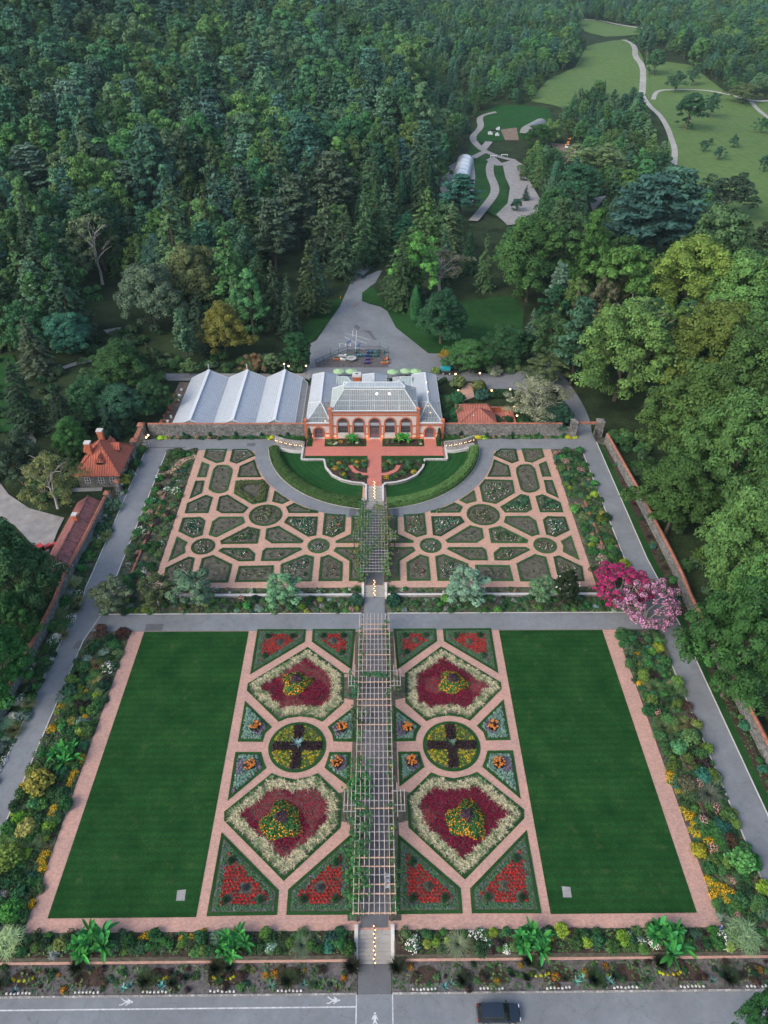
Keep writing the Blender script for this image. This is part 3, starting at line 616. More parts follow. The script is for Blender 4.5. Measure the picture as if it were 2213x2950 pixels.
def tree_spruce(name, h, R, nl, per, leaf, seed, droop=.35, gap=1.):
    rng = np.random.default_rng(seed); t = thing(name, None, None, (0, 0, -500)); mb = MB()
    mb.tube([(0, 0, -.5), (0, 0, h*.5), (0, 0, h*.97)], [h*.018, h*.011, h*.002], 6); m2 = MB()
    for i in range(nl):
        f = i/(nl-1); z = h*(.1+.88*f); rr = R*(1-f)**.85*rng.uniform(.85, 1.1)+.15; nb = max(4, int(10*(1-f)+4))
        for b_ in range(nb):
            an = rng.uniform(0, 6.28); L = rr*rng.uniform(.8, 1.12); k = max(4, int(per*(.35+L/R))); s = rng.uniform(.12, 1, k)**.7
            x = np.cos(an)*L*s; y = np.sin(an)*L*s; sw = (rng.uniform(-.22, .22, k))*L*(1.05-s); P = np.stack([x-np.sin(an)*sw, y+np.cos(an)*sw, z-droop*L*s**1.5+rng.uniform(-.1, .1, k)*R*.3], 1)
            N = np.stack([np.full(k, np.cos(an)*.5), np.full(k, np.sin(an)*.5), np.full(k, .9)], 1); q = rng.uniform(.8, 1.2)
            m2.quads(cards(P, N, leaf, rng, 1.7, .5), tint(k, .72*q, 1.2*q, .08, rng))
    mb.build('trunk', 'bark', t); m2.build('crown', 'foliage', t); return t
def tree_pine(name, h, R, nw, per, leaf, seed):
    rng = np.random.default_rng(seed); rr_ = random.Random(seed); t = thing(name, None, None, (0, 0, -500)); mb = MB(); m2 = MB()
    mb.tube([(0, 0, -.5), (.1, 0, h*.5), (0, 0, h*.96)], [h*.018, h*.012, h*.003], 7)
    for i in range(nw):
        f = i/(nw-1); z = h*(.3+.66*f); L0 = R*(.55+.55*math.sin(PI*min(1, .25+f*.8)))*(1-f*.55)
        for b_ in range(5):
            an = i*1.3+b_*1.257+rr_.uniform(-.35, .35); L = L0*rr_.uniform(.6, 1.12); zr = z+L*rr_.uniform(.1, .45)
            e = (math.cos(an)*L, math.sin(an)*L, zr); mb.tube([(0, 0, z), (e[0]*.5, e[1]*.5, z+(zr-z)*.35), e], [h*.005, h*.0035, h*.001], 5, cap=False)
            for q in range(4):
                s = .42+.19*q; c = np.array([e[0]*s+rng.normal()*.25, e[1]*s+rng.normal()*.25, z+(zr-z)*s*s+.15]); r = R*(.17+.03*q)
                d = unit(per, rng); d[:, 2] = np.abs(d[:, 2])*.45; P = c+d*r*rng.uniform(.3, 1., (per, 1)); N = d*.6+np.array([math.cos(an)*.2, math.sin(an)*.2, 1.])
                tt = rng.uniform(.8, 1.22); m2.quads(cards(P, N, leaf, rng, 2.1, .6), tint(per, .75*tt, 1.2*tt, .06, rng))
    mb.build('trunk', 'bark', t); m2.build('crown', 'foliage', t); return t
def tree_column(name, h, R, n, leaf, seed, pw=.6):
    rng = np.random.default_rng(seed); t = thing(name, None, None, (0, 0, -500)); mb = MB(); mb.tube([(0, 0, -.3), (0, 0, h*.6)], [h*.015, h*.006], 5); mb.build('trunk', 'bark', t)
    f = rng.uniform(0, 1, n)**.9; an = rng.uniform(0, 6.28, n); r = R*np.minimum(1, (f*6)**.5)*(1-f)**pw*(1+.18*np.sin(an*3+f*9))*rng.uniform(.82, 1.05, n)
    P = np.stack([np.cos(an)*r, np.sin(an)*r, h*(.02+.98*f)], 1); N = np.stack([np.cos(an), np.sin(an), np.full(n, .6)], 1); m2 = MB(); m2.quads(cards(P, N, leaf, rng, 1.8, .4), tint(n, .7, 1.25, .08, rng)); m2.build('crown', 'foliage', t); return t
mbc = MB(); rngc = np.random.default_rng(17)
for i_, (P, dn) in enumerate(COVER):
    if dn:
        Q, cl = cover(P, dn, [(.05, .11, .035), (.035, .085, .035), (.075, .13, .045), (.05, .1, .055), (.09, .11, .05)], i_)
        if Q: Q = np.array(Q); mbc.quads(cards(Q, np.tile([0, 0, 1.], (len(Q), 1)), .26, rngc, 1.5, .7), tint(len(Q), .7, 1.3)*np.array(cl)*1.9, 0)
tag(mbc.build('ground_cover', 'petal'), 'low mixed green ground cover filling the planted borders', 'ground cover', kind='stuff')
HID = []
def proto(o): HID.append(o); return o
# shrubs: one mesh each: leaves (object colour) and petals
def shrub_mesh(name, R, h, n, leaf, seed, petals=0, pcol=(1, 1, 1), psize=.12, clumps=9, pvar=.2, ptop=.1):
    rng = np.random.default_rng(seed); mb = MB(); per = max(8, n//clumps)
    for i in range(clumps):
        d = unit(1, rng)[0]; d[2] = abs(d[2]); c = np.array([d[0]*R*.55, d[1]*R*.55, h*(.25+.35*d[2])]); P, N = puff(c, R*rng.uniform(.38, .55), per, leaf, rng, h/R*.55+.1); P[:, 2] = np.maximum(P[:, 2], .02)
        t_ = rng.uniform(.8, 1.2); mb.quads(cards(P, N, leaf, rng), tint(per, .7*t_, 1.25*t_, .12, rng), 0)
    if petals:
        d = unit(petals, rng); d[:, 2] = np.abs(d[:, 2])+ptop; d /= np.linalg.norm(d, axis=1, keepdims=True); P = d*np.array([R*.98, R*.98, h*.98])*rng.uniform(.75, 1.08, (petals, 1)); N = d+np.array([0, 0, .8])
        k = rng.uniform(1-pvar, 1+pvar, (petals, 1)); mb.quads(cards(P, N, psize, rng, 1.15, .3), np.clip(np.array(pcol)*k, 0, 1), 1)
    o = mb.build(name, ['foliage', 'petal']); o.location = (0, 0, -500); return proto(o)
def blades(mb, c, n, L, wd, seed, spread=1., up=1., col=None, arch=.5, mi=0, seg=3, warm=.1):
    rng = np.random.default_rng(seed); an = rng.uniform(0, 6.28, n); ln = L*rng.uniform(.6, 1.1, n); lean = rng.uniform(.15, 1, n)*spread
    q = []; prev = None
    for s in range(seg+1):
        f = s/seg; r = ln*lean*(f*.75+arch*f*f*.5); z = ln*up*(f-(.35+lean*.45)*arch*f*f*1.2); cx = c[0]+np.cos(an)*(r+.04); cy = c[1]+np.sin(an)*(r+.04)
        w_ = wd*(1-f*.85)*.5; a = np.stack([cx-np.sin(an)*w_, cy+np.cos(an)*w_, c[2]+z], 1); b = np.stack([cx+np.sin(an)*w_, cy-np.cos(an)*w_, c[2]+z], 1)
        if prev: q.append(np.stack([prev[0], prev[1], b, a], 1))
        prev = (a, b)
    t_ = tint(n, .65, 1.3, warm, rng)*(np.array(col)*1.6 if col is not None else 1)
    for k in q: mb.quads(k, np.clip(t_, 0, 1), mi)
def grass_mesh(name, n, L, wd, seed, **kw):
    mb = MB(); blades(mb, (0, 0, 0), n, L, wd, seed, **kw); o = mb.build(name, ['foliage', 'petal']); o.location = (0, 0, -500); return proto(o)
def banana(name):
    t = thing(name, None, None, (0, 0, -500)); rng = random.Random(5); mb = MB(); st_ = [(0, 0), (.75, .2), (-.6, .5), (-.3, -.75), (.55, -.6), (.1, .85)]
    for sx, sy in st_: mb.tube([(sx, sy, -.1), (sx*1.1, sy*1.1, .6), (sx*1.25, sy*1.25, 1.1)], [.12, .1, .06], 7)
    mb.build('stem', 'foliage', t, color=(.1, .16, .05))
    for i in range(66):
        sx, sy = st_[i % 6]; a = i*2.4+rng.uniform(-.3, .3); L = rng.uniform(.9, 1.6); el = rng.uniform(.35, 1.3); wd = rng.uniform(.12, .19); mb = MB(); v = []; f = []; n = 5; z0 = rng.uniform(.6, 1.1)
        for s in range(n+1):
            u = s/n; r = .05+L*u*math.cos(el*.9); z = z0+L*(u*math.sin(el)*1.1-.6*u*u*(1.15-math.sin(el)*.6)); ww = wd*math.sin(PI*min(1, .12+u*.88))**.6
            for sd, dz in ((-1, .05), (0, 0), (1, .05)): v.append((sx*1.25+math.cos(a)*r-math.sin(a)*ww*sd, sy*1.25+math.sin(a)*r+math.cos(a)*ww*sd, z+dz))
        for s in range(n):
            for j in (0, 1): f.append((s*3+j, s*3+j+1, s*3+j+4, s*3+j+3))
        mb.add(v, f, 0); g_ = rng.uniform(.45, .8); mb.Cc = [(g_*(1.05 if k % 2 else .95),)*3 for k in range(len(f))]; mb.has = True; mb.build('leaf', 'foliage', t)
    return t
SH = {}
def sh(key, *a, **k): SH[key] = shrub_mesh(*a, **k)
sh('green', 'leafy_shrub', 1., 1.1, 700, .2, 1); sh('low', 'low_perennial', 1., .55, 500, .16, 2, clumps=12); sh('fine', 'feathery_shrub', 1., 1.0, 900, .12, 3); sh('big', 'broadleaf_shrub', 1., 1.2, 420, .34, 4)
sh('yellow', 'yellow_flowering_perennial', 1., .85, 420, .16, 5, petals=230, pcol=(.68, .38, .015), psize=.13); sh('orange', 'orange_flowering_perennial', 1., .75, 420, .16, 6, petals=150, pcol=(.7, .22, .01), psize=.12)
sh('white', 'white_flowering_shrub', 1., .95, 520, .18, 7, petals=130, pcol=(.75, .74, .68), psize=.15); sh('pink', 'pink_flowering_shrub', 1., .9, 520, .17, 8, petals=120, pcol=(.62, .28, .27), psize=.15)
sh('rose', 'rose_bush', .5, .55, 70, .15, 9, petals=5, pcol=(.7, .6, .45), psize=.12, clumps=5); sh('rosew', 'rose_bush', .5, .6, 80, .16, 10, petals=9, pcol=(.8, .78, .7), psize=.12, clumps=5); sh('rosep', 'rose_bush', .5, .55, 75, .15, 11, petals=9, pcol=(.6, .2, .2), psize=.12, clumps=5)
sh('ball', 'clipped_shrub', 1., 1.7, 800, .16, 12, clumps=16)
sh('puffw', 'white_hydrangea', 1., .9, 460, .2, 13, petals=260, pcol=(.62, .6, .46), psize=.24, ptop=.5)
SH['fount'] = grass_mesh('fountain_grass', 420, 1.5, .05, 21, arch=.75); SH['stiff'] = grass_mesh('spiky_grass', 900, 1.75, .06, 22, arch=.3, spread=1.0, up=.85)
def plume_mesh(name, seed):
    mb = MB(); rng = np.random.default_rng(seed)
    for i in range(46):
        d = unit(1, rng)[0]; d[2] = abs(d[2]); blades(mb, (d[0]*.75, d[1]*.75, .1+d[2]*.55), 24, .62, .05, seed*50+i, arch=1.1, spread=.9, up=.9)
    o = mb.build(name, ['foliage', 'petal']); o.location = (0, 0, -500); return proto(o)
SH['plume'] = plume_mesh('variegated_grass', 23)
SH['agave'] = grass_mesh('agave', 26, .75, .14, 24, arch=.35, spread=1.1, warm=.02); SH['small'] = grass_mesh('grass_tuft', 110, .5, .05, 25, arch=.6)
BAN = proto(banana('banana_plant'))
TR = {}
TR['b1'] = tree_broad('broadleaf_tree', 16, 6.2, 95, 110, .42, 31); TR['b2'] = tree_broad('broadleaf_tree', 16, 5.6, 90, 110, .42, 32, shape=1.8); TR['b3'] = tree_broad('broadleaf_tree', 16, 7.0, 105, 105, .42, 33, shape=.6); TR['b4'] = tree_broad('broadleaf_tree', 18, 4.6, 85, 105, .4, 34, z0=2., shape=2.2)
TR['thin'] = tree_broad('sparse_tree', 16, 6., 34, 42, .42, 35, z0=6.5, bark='pale_bark', open_=1); TR['willow'] = tree_broad('fine_leaved_tree', 16, 7., 75, 95, .3, 36, z0=1.6, shape=.9, bark='pale_bark', open_=1)
TR['p1'] = tree_pine('pine_tree', 20, 5., 13, 26, .5, 41); TR['p2'] = tree_pine('pine_tree', 20, 4.4, 15, 24, .48, 42); TR['p3'] = tree_pine('pine_tree', 20, 6.2, 14, 28, .55, 43)
TR['s1'] = tree_spruce('spruce_tree', 20, 4., 26, 13, .42, 51); TR['s2'] = tree_spruce('spruce_tree', 20, 3.2, 26, 12, .42, 52, droop=.55); TR['s3'] = tree_spruce('spruce_tree', 20, 5., 24, 15, .46, 53, droop=.2)
TR['c1'] = tree_column('columnar_conifer', 12, 2.0, 3800, .3, 61); TR['c2'] = tree_column('columnar_conifer', 6, .8, 1500, .17, 62, .4)
for o in TR.values(): proto(o)
# near broadleaf, finer leaves, for the trees in and just outside the garden
TR['n1'] = proto(tree_broad('broadleaf_tree', 16, 7., 190, 160, .3, 71, shape=.7)); TR['n2'] = proto(tree_broad('broadleaf_tree', 16, 6.2, 175, 160, .3, 72, shape=1.4)); TR['sm'] = proto(tree_broad('small_garden_tree', 6, 2.7, 60, 85, .22, 73, z0=1., shape=.8, bark='pale_bark', open_=1))
def bloom_tree(name, R, h, leafc, pcol, seed):
    rng = np.random.default_rng(seed); t = thing(name, None, None, (0, 0, -500)); mb = MB()
    for k in range(7): a = k*.9; limb(mb, (math.cos(a)*.2, math.sin(a)*.2, -.2), (math.cos(a)*R*.65, math.sin(a)*R*.65, h*.8), .13, .03, k)
    mb.build('trunk', 'pale_bark', t); m2 = MB()
    for i in range(95):
        d = unit(1, rng)[0]; d[2] = abs(d[2])*1.1-.25; d /= np.linalg.norm(d); q = rng.uniform(.7, 1.); an = math.atan2(d[1], d[0]); q *= 1+.14*math.cos(3*an+1)
        c = np.array([d[0]*R*q, d[1]*R*q, h*.5+d[2]*h*.5*q]); r = rng.uniform(.45, .85); P, N = puff(c, r, 70, .2, rng); m2.quads(cards(P, N, .22, rng), tint(70, .7, 1.2)*np.array(leafc)*1.6, 0)
        P, N = puff(c, r*1.12, 62, .2, rng); ok = d[2] > -.3; kk = rng.uniform(.65, 1.3, (62, 1)); m2.quads(cards(P, N, .23, rng, 1.3), np.clip(np.array(pcol)*kk, 0, 1), 1)
    m2.M = [1]*len(m2.M); m2.build('crown', ['petal', 'petal'], t); return t
def put(key, x, y, s, label, cat, group=None, color=(.06, .12, .04), z=None, sz=None, rz=None, dict_=None):
    src = (dict_ or SH)[key]; z = HTs(x, y) if z is None else z
    return dup(src, (x, y, z), random.uniform(0, 6.28) if rz is None else rz, (s, s, sz or s), label, group, color) if cat is None else tag(dup(src, (x, y, z), random.uniform(0, 6.28) if rz is None else rz, (s, s, sz or s), label, group, color), cat=cat)
# ================================================================== ROSE GARDEN BEDS (upper terrace)
ROSE_EDGE = (.03, .08, .025)
hf = lambda x, y: H0(y)
def turf_band(mb, A, w_=.42, h=.22):
    B = inset(A, w_); mb.band(A if area(A) > 0 else A[::-1], B, .0, h, hf)
    return B
def edge_cards(mb, A, B, h, dens=9, leaf=.16, seed=0):
    rng = np.random.default_rng(seed); P = []
    A = A if area(A) > 0 else A[::-1]
    for i in range(len(A)):
        j = (i+1) % len(A); L = math.dist(A[i], A[j])
        for _ in range(int(L*dens)): u, v = rng.random(), rng.random(); x = (A[i][0]*(1-u)+A[j][0]*u)*(1-v)+(B[i][0]*(1-u)+B[j][0]*u)*v; y = (A[i][1]*(1-u)+A[j][1]*u)*(1-v)+(B[i][1]*(1-u)+B[j][1]*u)*v; P.append((x, y, H0(y)+h+rng.uniform(-.03, .05)))
    if P: P = np.array(P); mb.quads(cards(P, np.tile([0, 0, 1.], (len(P), 1)), leaf, rng, 1.2, .5), tint(len(P), .7, 1.25), 0)
def bed(label, P, dens, colr=(.045, .1, .04), kinds=('rose',), soilm='soil', size=1., hedge=None, seed=1):
    cx, cy = sum(p[0] for p in P)/len(P), sum(p[1] for p in P)/len(P)
    t = thing('rose_bed', label, 'flower bed', (cx, cy, H0(cy)))
    L = lambda Q: [(x-cx, y-cy) for x, y in Q]
    h2 = lambda x, y: H0(y+cy)-H0(cy)
    A = P if area(P) > 0 else P[::-1]; w_ = .42; B = inset(A, w_)
    mb = MB(); mb.band(L(A), L(B), .03, .17, h2); mb.Cc = [(.62, .62, .62)]*len(mb.F); mb.has = True
    rng = np.random.default_rng(seed); Q = []
    for i in range(len(A)):
        j = (i+1) % len(A); l_ = math.dist(A[i], A[j])
        for _ in range(int(l_*10)):
            u, v = rng.random(), rng.random(); x = (A[i][0]*(1-u)+A[j][0]*u)*(1-v)+(B[i][0]*(1-u)+B[j][0]*u)*v; y = (A[i][1]*(1-u)+A[j][1]*u)*(1-v)+(B[i][1]*(1-u)+B[j][1]*u)*v
            Q.append((x-cx, y-cy, h2(0, y-cy)+.17+rng.uniform(-.02, .04)))
    Q = np.array(Q); mb.quads(cards(Q, np.tile([0, 0, 1.], (len(Q), 1)), .17, rng, 1.2, .45), tint(len(Q), .75, 1.3), 0); mb.build('box_edging', 'foliage', t, color=ROSE_EDGE)
    o = sheet('soil', [(x-cx, y-cy) for x, y in B], .04, soilm, hf=h2, kind=None, parent=t)
    if hedge:
        D = inset(A, 1.6); m2 = MB(); rngh = np.random.default_rng(seed+5)
        for x, y in scatter(A, .45):
            if not inpoly(x, y, D) and inpoly(x, y, B): Pp, N = puff((x-cx, y-cy, .35), .38, 26, .2, rngh); m2.quads(cards(Pp, N, .2, rngh), tint(26), 0)
        m2.build('rose_hedge', 'foliage', t, color=hedge)
        return t
    I = inset(A, .95); rr = random.Random(seed)
    for i, (x, y) in enumerate(scatter(I, dens, .32, rr)):
        k = rr.choice(kinds); s = size*rr.uniform(.6, 1.25)
        b_ = dup(SH[k], (x-cx, y-cy, h2(0, y-cy)+.03), rr.uniform(0, 6.28), s, color=tuple(c*rr.uniform(.8, 1.25) for c in colr), parent=t)
    return t
T1, T2, T3 = (.05, .105, .04), (.035, .105, .05), (.075, .105, .045)
dull = dict(colr=T3, kinds=('rose',), size=.62)
BED = [
 ('N', [(850,68),(1140,68),(1090,245),(990,265),(812,185)], 'five sided rose bed at the back road, between two brick path mouths', 1.5, dull),
 ('N', [(1220,72),(1430,70),(1500,110),(1535,160),(1275,272),(1180,240)], 'rose bed with rounded corner where the back road meets the ring road', 1.0, dict(colr=(.06, .12, .07), kinds=('rosew','rose'), size=.8)),
 ('N', [(790,248),(892,290),(845,462),(718,462)], 'narrow slanted rose bed beside the upper end of the oval bed', 1.0, dict(colr=T1, kinds=('rosew','rose'), size=.8)),
 ('N', [(1000,300),(1080,290),(1160,300),(1215,345),(1215,400),(1150,645),(1090,680),(1020,690),(940,672),(882,630),(890,580),(950,350)], 'long oval rose bed near the outer brick path', 1.6, dull),
 ('N', [(1320,310),(1530,218),(1560,330),(1622,462),(1288,462)], 'rose bed with one curved side against the ring road, level with the oval bed', 1.7, dull),
 ('N', [(700,515),(822,515),(785,685),(612,768)], 'narrow bare bed beside the lower end of the oval bed', 1.9, dull),
 ('N', [(1265,515),(1660,500),(1736,590),(1690,810),(1500,845),(1235,690)], 'bed ringed by a thick cream rose hedge round bare soil', 1, dict(hedge=(.14, .17, .065))),
 ('N', [(845,715),(940,745),(875,965),(548,968),(585,830)], 'rose bed on the outer side of the pergola-like wire arch', 1.1, dict(colr=T1, kinds=('rose','rose','rosew'), size=.75)),
 ('N', [(1035,740),(1150,712),(1440,890),(1370,968),(1068,968),(990,925)], 'nearly bare bed between the oval bed and the largest round bed', 1.8, dull),
 ('N', [(520,1035),(770,1025),(835,1075),(790,1280),(655,1318),(460,1225)], 'six sided bed full of white roses by the outer brick path', .8, dict(colr=T2, kinds=('rosew',), size=1.15)),
 ('N', [(1030,1022),(1365,1022),(1390,1105),(990,1308),(885,1275),(935,1090)], 'sparse six sided bed left bare between the largest and the outer round bed', 1.5, dull),
 ('N', [(1045,1360),(1440,1160),(1605,1198),(1570,1395),(1060,1402)], 'wedge shaped bed thick with dark green roses below the largest round bed', .8, dict(colr=T1, kinds=('rose',), size=1.1)),
 ('N', [(437,1300),(585,1378),(545,1440),(552,1525),(318,1645)], 'small three cornered bed between outer brick path and outer round bed', 1.5, dull),
 ('N', [(1080,1460),(1440,1460),(1535,1540),(1520,1640),(1310,1645),(1018,1500)], 'low wide bed of cream and apricot roses beside the outer round bed', .75, dict(colr=T1, kinds=('rosew','rosep'), size=1.0)),
 ('N', [(605,1582),(685,1600),(612,1943),(245,1943),(275,1740)], 'corner bed of mixed pale roses by the outer end of the front brick path', .9, dict(colr=T3, kinds=('rosew','rose'), size=.85)),
 ('N', [(945,1560),(1212,1690),(1155,1940),(705,1943),(790,1605)], 'wide pointed bed of brown soil under the outer round bed', 1.7, dull),
 ('N', [(1310,1715),(1797,1705),(1780,1930),(1252,1935)], 'four sided bed in the front row midway along the half', 1.1, dict(colr=T1, kinds=('rose',), size=.8)),
 ('O', [(250,650),(350,720),(460,792),(355,840),(215,805)], 'small triangular bed between the ring road and the largest round bed', 1., dict(colr=T3, kinds=('rose',), size=.75)),
 ('O', [(525,825),(640,880),(750,915),(865,945),(860,965),(450,965),(410,885)], 'thin tapering bed hugging the ring road', .9, dict(colr=T3, kinds=('rosew','rose'), size=.75)),
 ('O', [(440,1020),(855,1020),(830,1280),(720,1300),(385,1100)], 'bed packed with white and green roses between two round beds', .75, dict(colr=T2, kinds=('rosew',), size=1.1)),
 ('O', [(950,972),(1100,988),(1245,992),(1232,1220),(1060,1310),(920,1270)], 'bed of pale flowering bushes touching the ring road near the pergola', .7, dict(colr=(.075, .12, .065), kinds=('rosew','rosep'), size=1.1)),
 ('O', [(305,1150),(655,1355),(625,1390),(210,1392),(115,1330),(135,1190)], 'bed of evenly spaced young bushes below the largest round bed', 1.05, dict(colr=T2, kinds=('rose',), size=.7)),
 ('O', [(130,1460),(610,1455),(630,1480),(320,1638),(58,1640),(80,1500)], 'slim sloping bed on the outer side of the inner round bed', 1.0, dict(colr=T1, kinds=('rose',), size=.75)),
 ('O', [(685,1552),(800,1585),(765,1925),(322,1925),(335,1690)], 'pointed front row bed with tall roses behind the small garden tree', 1.0, dict(colr=T2, kinds=('rose','rosew'), size=.95)),
 ('O', [(1010,1555),(1205,1665),(1195,1922),(865,1922),(895,1590)], 'five sided front row bed below the inner round bed', .95, dict(colr=T3, kinds=('rosep','rose'), size=.7)),
 ('O', [(1330,1008),(1462,1008),(1462,1385),(1105,1388),(1110,1360),(1325,1265)], 'L shaped bed beside the upper half of the weathered pergola', 1.0, dict(colr=T3, kinds=('rosew','rose'), size=.75)),
 ('O', [(1110,1450),(1462,1450),(1466,1920),(1295,1920),(1300,1640),(1080,1500)], 'boot shaped bed beside the lower half of the weathered pergola', 1.1, dict(colr=T3, kinds=('rose',), size=.75))]
for i, (k, P, lab, d_, kw) in enumerate(BED):
    Wp = GP(k, P, .05)
    for s_, nm in ((-1, 'left'), (1, 'right')):
        kk = dict(kw)
        if s_ > 0 and 'hedge' in kk: kk = dict(colr=T1, kinds=('rosew',), size=.9); lab = 'large bed of white roses on dark soil below the ring road bend'; d_ = .9
        if s_ > 0 and i in (7, 8): kk = dict(colr=T2, kinds=('rose',), size=1.3); d_ = .7; lab = ('bed of tall dense rose bushes near the outer brick path', 'bed of tall dense rose bushes above the largest round bed')[i-7]
        l2 = lab.replace('pergola-like wire arch', 'thin wire arch')+', '+nm+' half'
        bed(' '.join(l2.split()[:16]) if len(l2.split()) > 16 else l2, Wp if s_ < 0 else mirror(Wp), d_, seed=i*3+s_+50, **kk)
for (k, x, y, rr, lab, kw) in (('N', 1683, 996, 3.5, 'largest round rose bed', dict(colr=T3, kinds=('rose',), size=.85)), ('N', 805, 1437, 2.36, 'outer round rose bed', dict(colr=T3, kinds=('rosew','rose'), size=1.0)), ('O', 865, 1427, 2.2, 'inner round rose bed', dict(colr=T2, kinds=('rosew',), size=1.0))):
    p = G(k, x, y, .05)
    for s_, nm in ((-1, 'left'), (1, 'right')): bed(lab+' at the meeting of eight brick paths, '+nm+' half', circle(s_*abs(p[0]), p[1], rr, 32), .85, seed=int(rr*10)+s_, **kw)
# side borders of the rose garden: edging and the curved brick path
sheet('curved_brick_path', ribbon(smooth_line(GP('N', [(705,168),(610,180),(520,225),(450,290),(400,355),(310,410),(185,438)], .05)), 1.6), .05, 'brick_upper')
# ================================================================== LOWER PARTERRE
hz = lambda x, y: 0.
def pbed(name, label, P, tw=.62, mat='turf'):
    cx, cy = sum(p[0] for p in P)/len(P), sum(p[1] for p in P)/len(P); t = thing(name, label, 'flower bed', (cx, cy, 0)); A = P if area(P) > 0 else P[::-1]
    A0 = [(x-cx, y-cy) for x, y in A]; B = inset(A0, tw); mb = MB(); mb.band(A0, B, .02, .1); mb.build('turf_edge', mat, t)
    sheet('soil', B, .05, 'soil', hf=hz, kind=None, parent=t); return t, A0, cx, cy
def field(t, name, P, step, size, per, col, h=.15, mat='petal', seed=1, jit=.2, rows=False, leafc=None, r=.16):
    rng = np.random.default_rng(seed); mb = MB(); rr = random.Random(seed)
    for x, y in scatter(P, step, jit, rr):
        d = unit(per, rng); d[:, 2] = np.abs(d[:, 2]); Q = np.array([x, y, .05])+d*np.array([r, r, h])*rng.uniform(.5, 1, (per, 1)); k = rng.uniform(.65, 1.3, (per, 1))
        mb.quads(cards(Q, d+np.array([0, 0, .7]), size, rng, 1.2, .3), np.clip(np.array(col)*k, 0, 1))
    o = mb.build(name, mat, t); o['kind'] = 'stuff'; return o
def mound(t, name, c, R, h, n, leafc, fl, nf, size=.2, fs=.16, seed=3, shape=None):
    rng = np.random.default_rng(seed); mb = MB(); d = unit(n, rng); d[:, 2] = np.abs(d[:, 2]); an = np.arctan2(d[:, 1], d[:, 0]); k = 1+.13*np.cos(3*an+seed)+.09*np.cos(5*an+2*seed)
    P = np.array(c)+np.stack([d[:, 0]*R*k, d[:, 1]*R*k, d[:, 2]*h+.03], 1)*np.array([1, 1, 1])*rng.uniform(.8, 1.02, (n, 1)); P[:, 2] = np.maximum(P[:, 2], .05)
    mb.quads(cards(P, d+np.array([0, 0, .4]), size, rng), tint(n, .7, 1.25)*np.array(leafc)*1.6)
    if nf:
        d = unit(nf, rng); d[:, 2] = np.abs(d[:, 2]); an = np.arctan2(d[:, 1], d[:, 0]); k = 1+.13*np.cos(3*an+seed)+.09*np.cos(5*an+2*seed); P = np.array(c)+np.stack([d[:, 0]*R*k, d[:, 1]*R*k, d[:, 2]*h+.08], 1)
        mb.quads(cards(P, d+np.array([0, 0, .6]), fs, rng, 1.1, .3), np.clip(np.array(fl)*rng.uniform(.7, 1.25, (nf, 1)), 0, 1))
    return mb.build(name, 'petal', t)
def tuss(t, P_out, P_in, seed, step=.6):
    mb = MB(); rr = random.Random(seed); i = 0
    for x, y in scatter(P_out, step, .3, rr):
        if not inpoly(x, y, P_in):
            i += 1; blades(mb, (x, y, .05), 34, rr.uniform(.62, .85), .085, seed*1000+i, arch=.9, up=.95, col=(.52, .48, .3) if rr.random() < .75 else (.2, .27, .13), warm=.06)
    o = mb.build('ornamental_grass', 'petal', t); o['kind'] = 'stuff'; return o
def red_bed(label, P, seed, plants=True):
    t, A, cx, cy = pbed('red_flower_bed', label, P, .42); g1 = inset(A, .6); I = inset(A, 1.3); c = (sum(p[0] for p in I)/len(I), sum(p[1] for p in I)/len(I))
    mb = MB(); rng = np.random.default_rng(seed); Q = [(x, y) for x, y in scatter(g1, .26, .35, random.Random(seed)) if not inpoly(x, y, I)]
    for x, y in Q: d = unit(9, rng); d[:, 2] = np.abs(d[:, 2]); P_ = np.array([x, y, .05])+d*.14; mb.quads(cards(P_, d+np.array([0, 0, .6]), .13, rng), tint(9)*np.array((.055, .15, .065) if rng.random() < .86 else (.12, .15, .17))*1.6)
    o = mb.build('ground_cover_band', 'petal', t); o['kind'] = 'stuff'
    mb = MB(); corn = [p for p in I]
    spots = [(p[0]*.72+c[0]*.28, p[1]*.72+c[1]*.28) for p in I[:]]
    spots = sorted(spots, key=lambda p: -math.dist(p, c))[:3]
    mid = (c[0]*1.0, c[1]*1.0)
    for x, y in scatter(I, .52, .06, random.Random(seed)):
        if any(math.dist((x, y), s) < .72 for s in spots) or math.dist((x, y), mid) < .75: continue
        n = 13; d = unit(n, rng); d[:, 2] = np.abs(d[:, 2])*.8; P_ = np.array([x, y, .06])+d*.22; k = rng.uniform(.6, 1.25, (n, 1)); mb.quads(cards(P_, d+np.array([0, 0, .7]), .17, rng, 1.3), np.clip(np.array((.42, .022, .02))*k, 0, 1))
        P_ = np.array([[x, y, .3]]); mb.quads(cards(P_, np.array([[0, 0, 1.]]), .16, rng), [(.05, .012, .01)])
    o = mb.build('red_bedding', 'petal', t); o['kind'] = 'stuff'
    for i, (x, y) in enumerate(spots): dup(SH['fine'], (x, y, .05), 1., (.62, .62, .8), color=(.022, .06, .022), parent=t).name = 'round_shrub'
    dup(SH['fine'], (mid[0], mid[1], .05), 1., (.5, .62, .7), color=(.075, .085, .09) if seed % 2 else (.09, .09, .06), parent=t).name = 'grey_shrub'
    return t
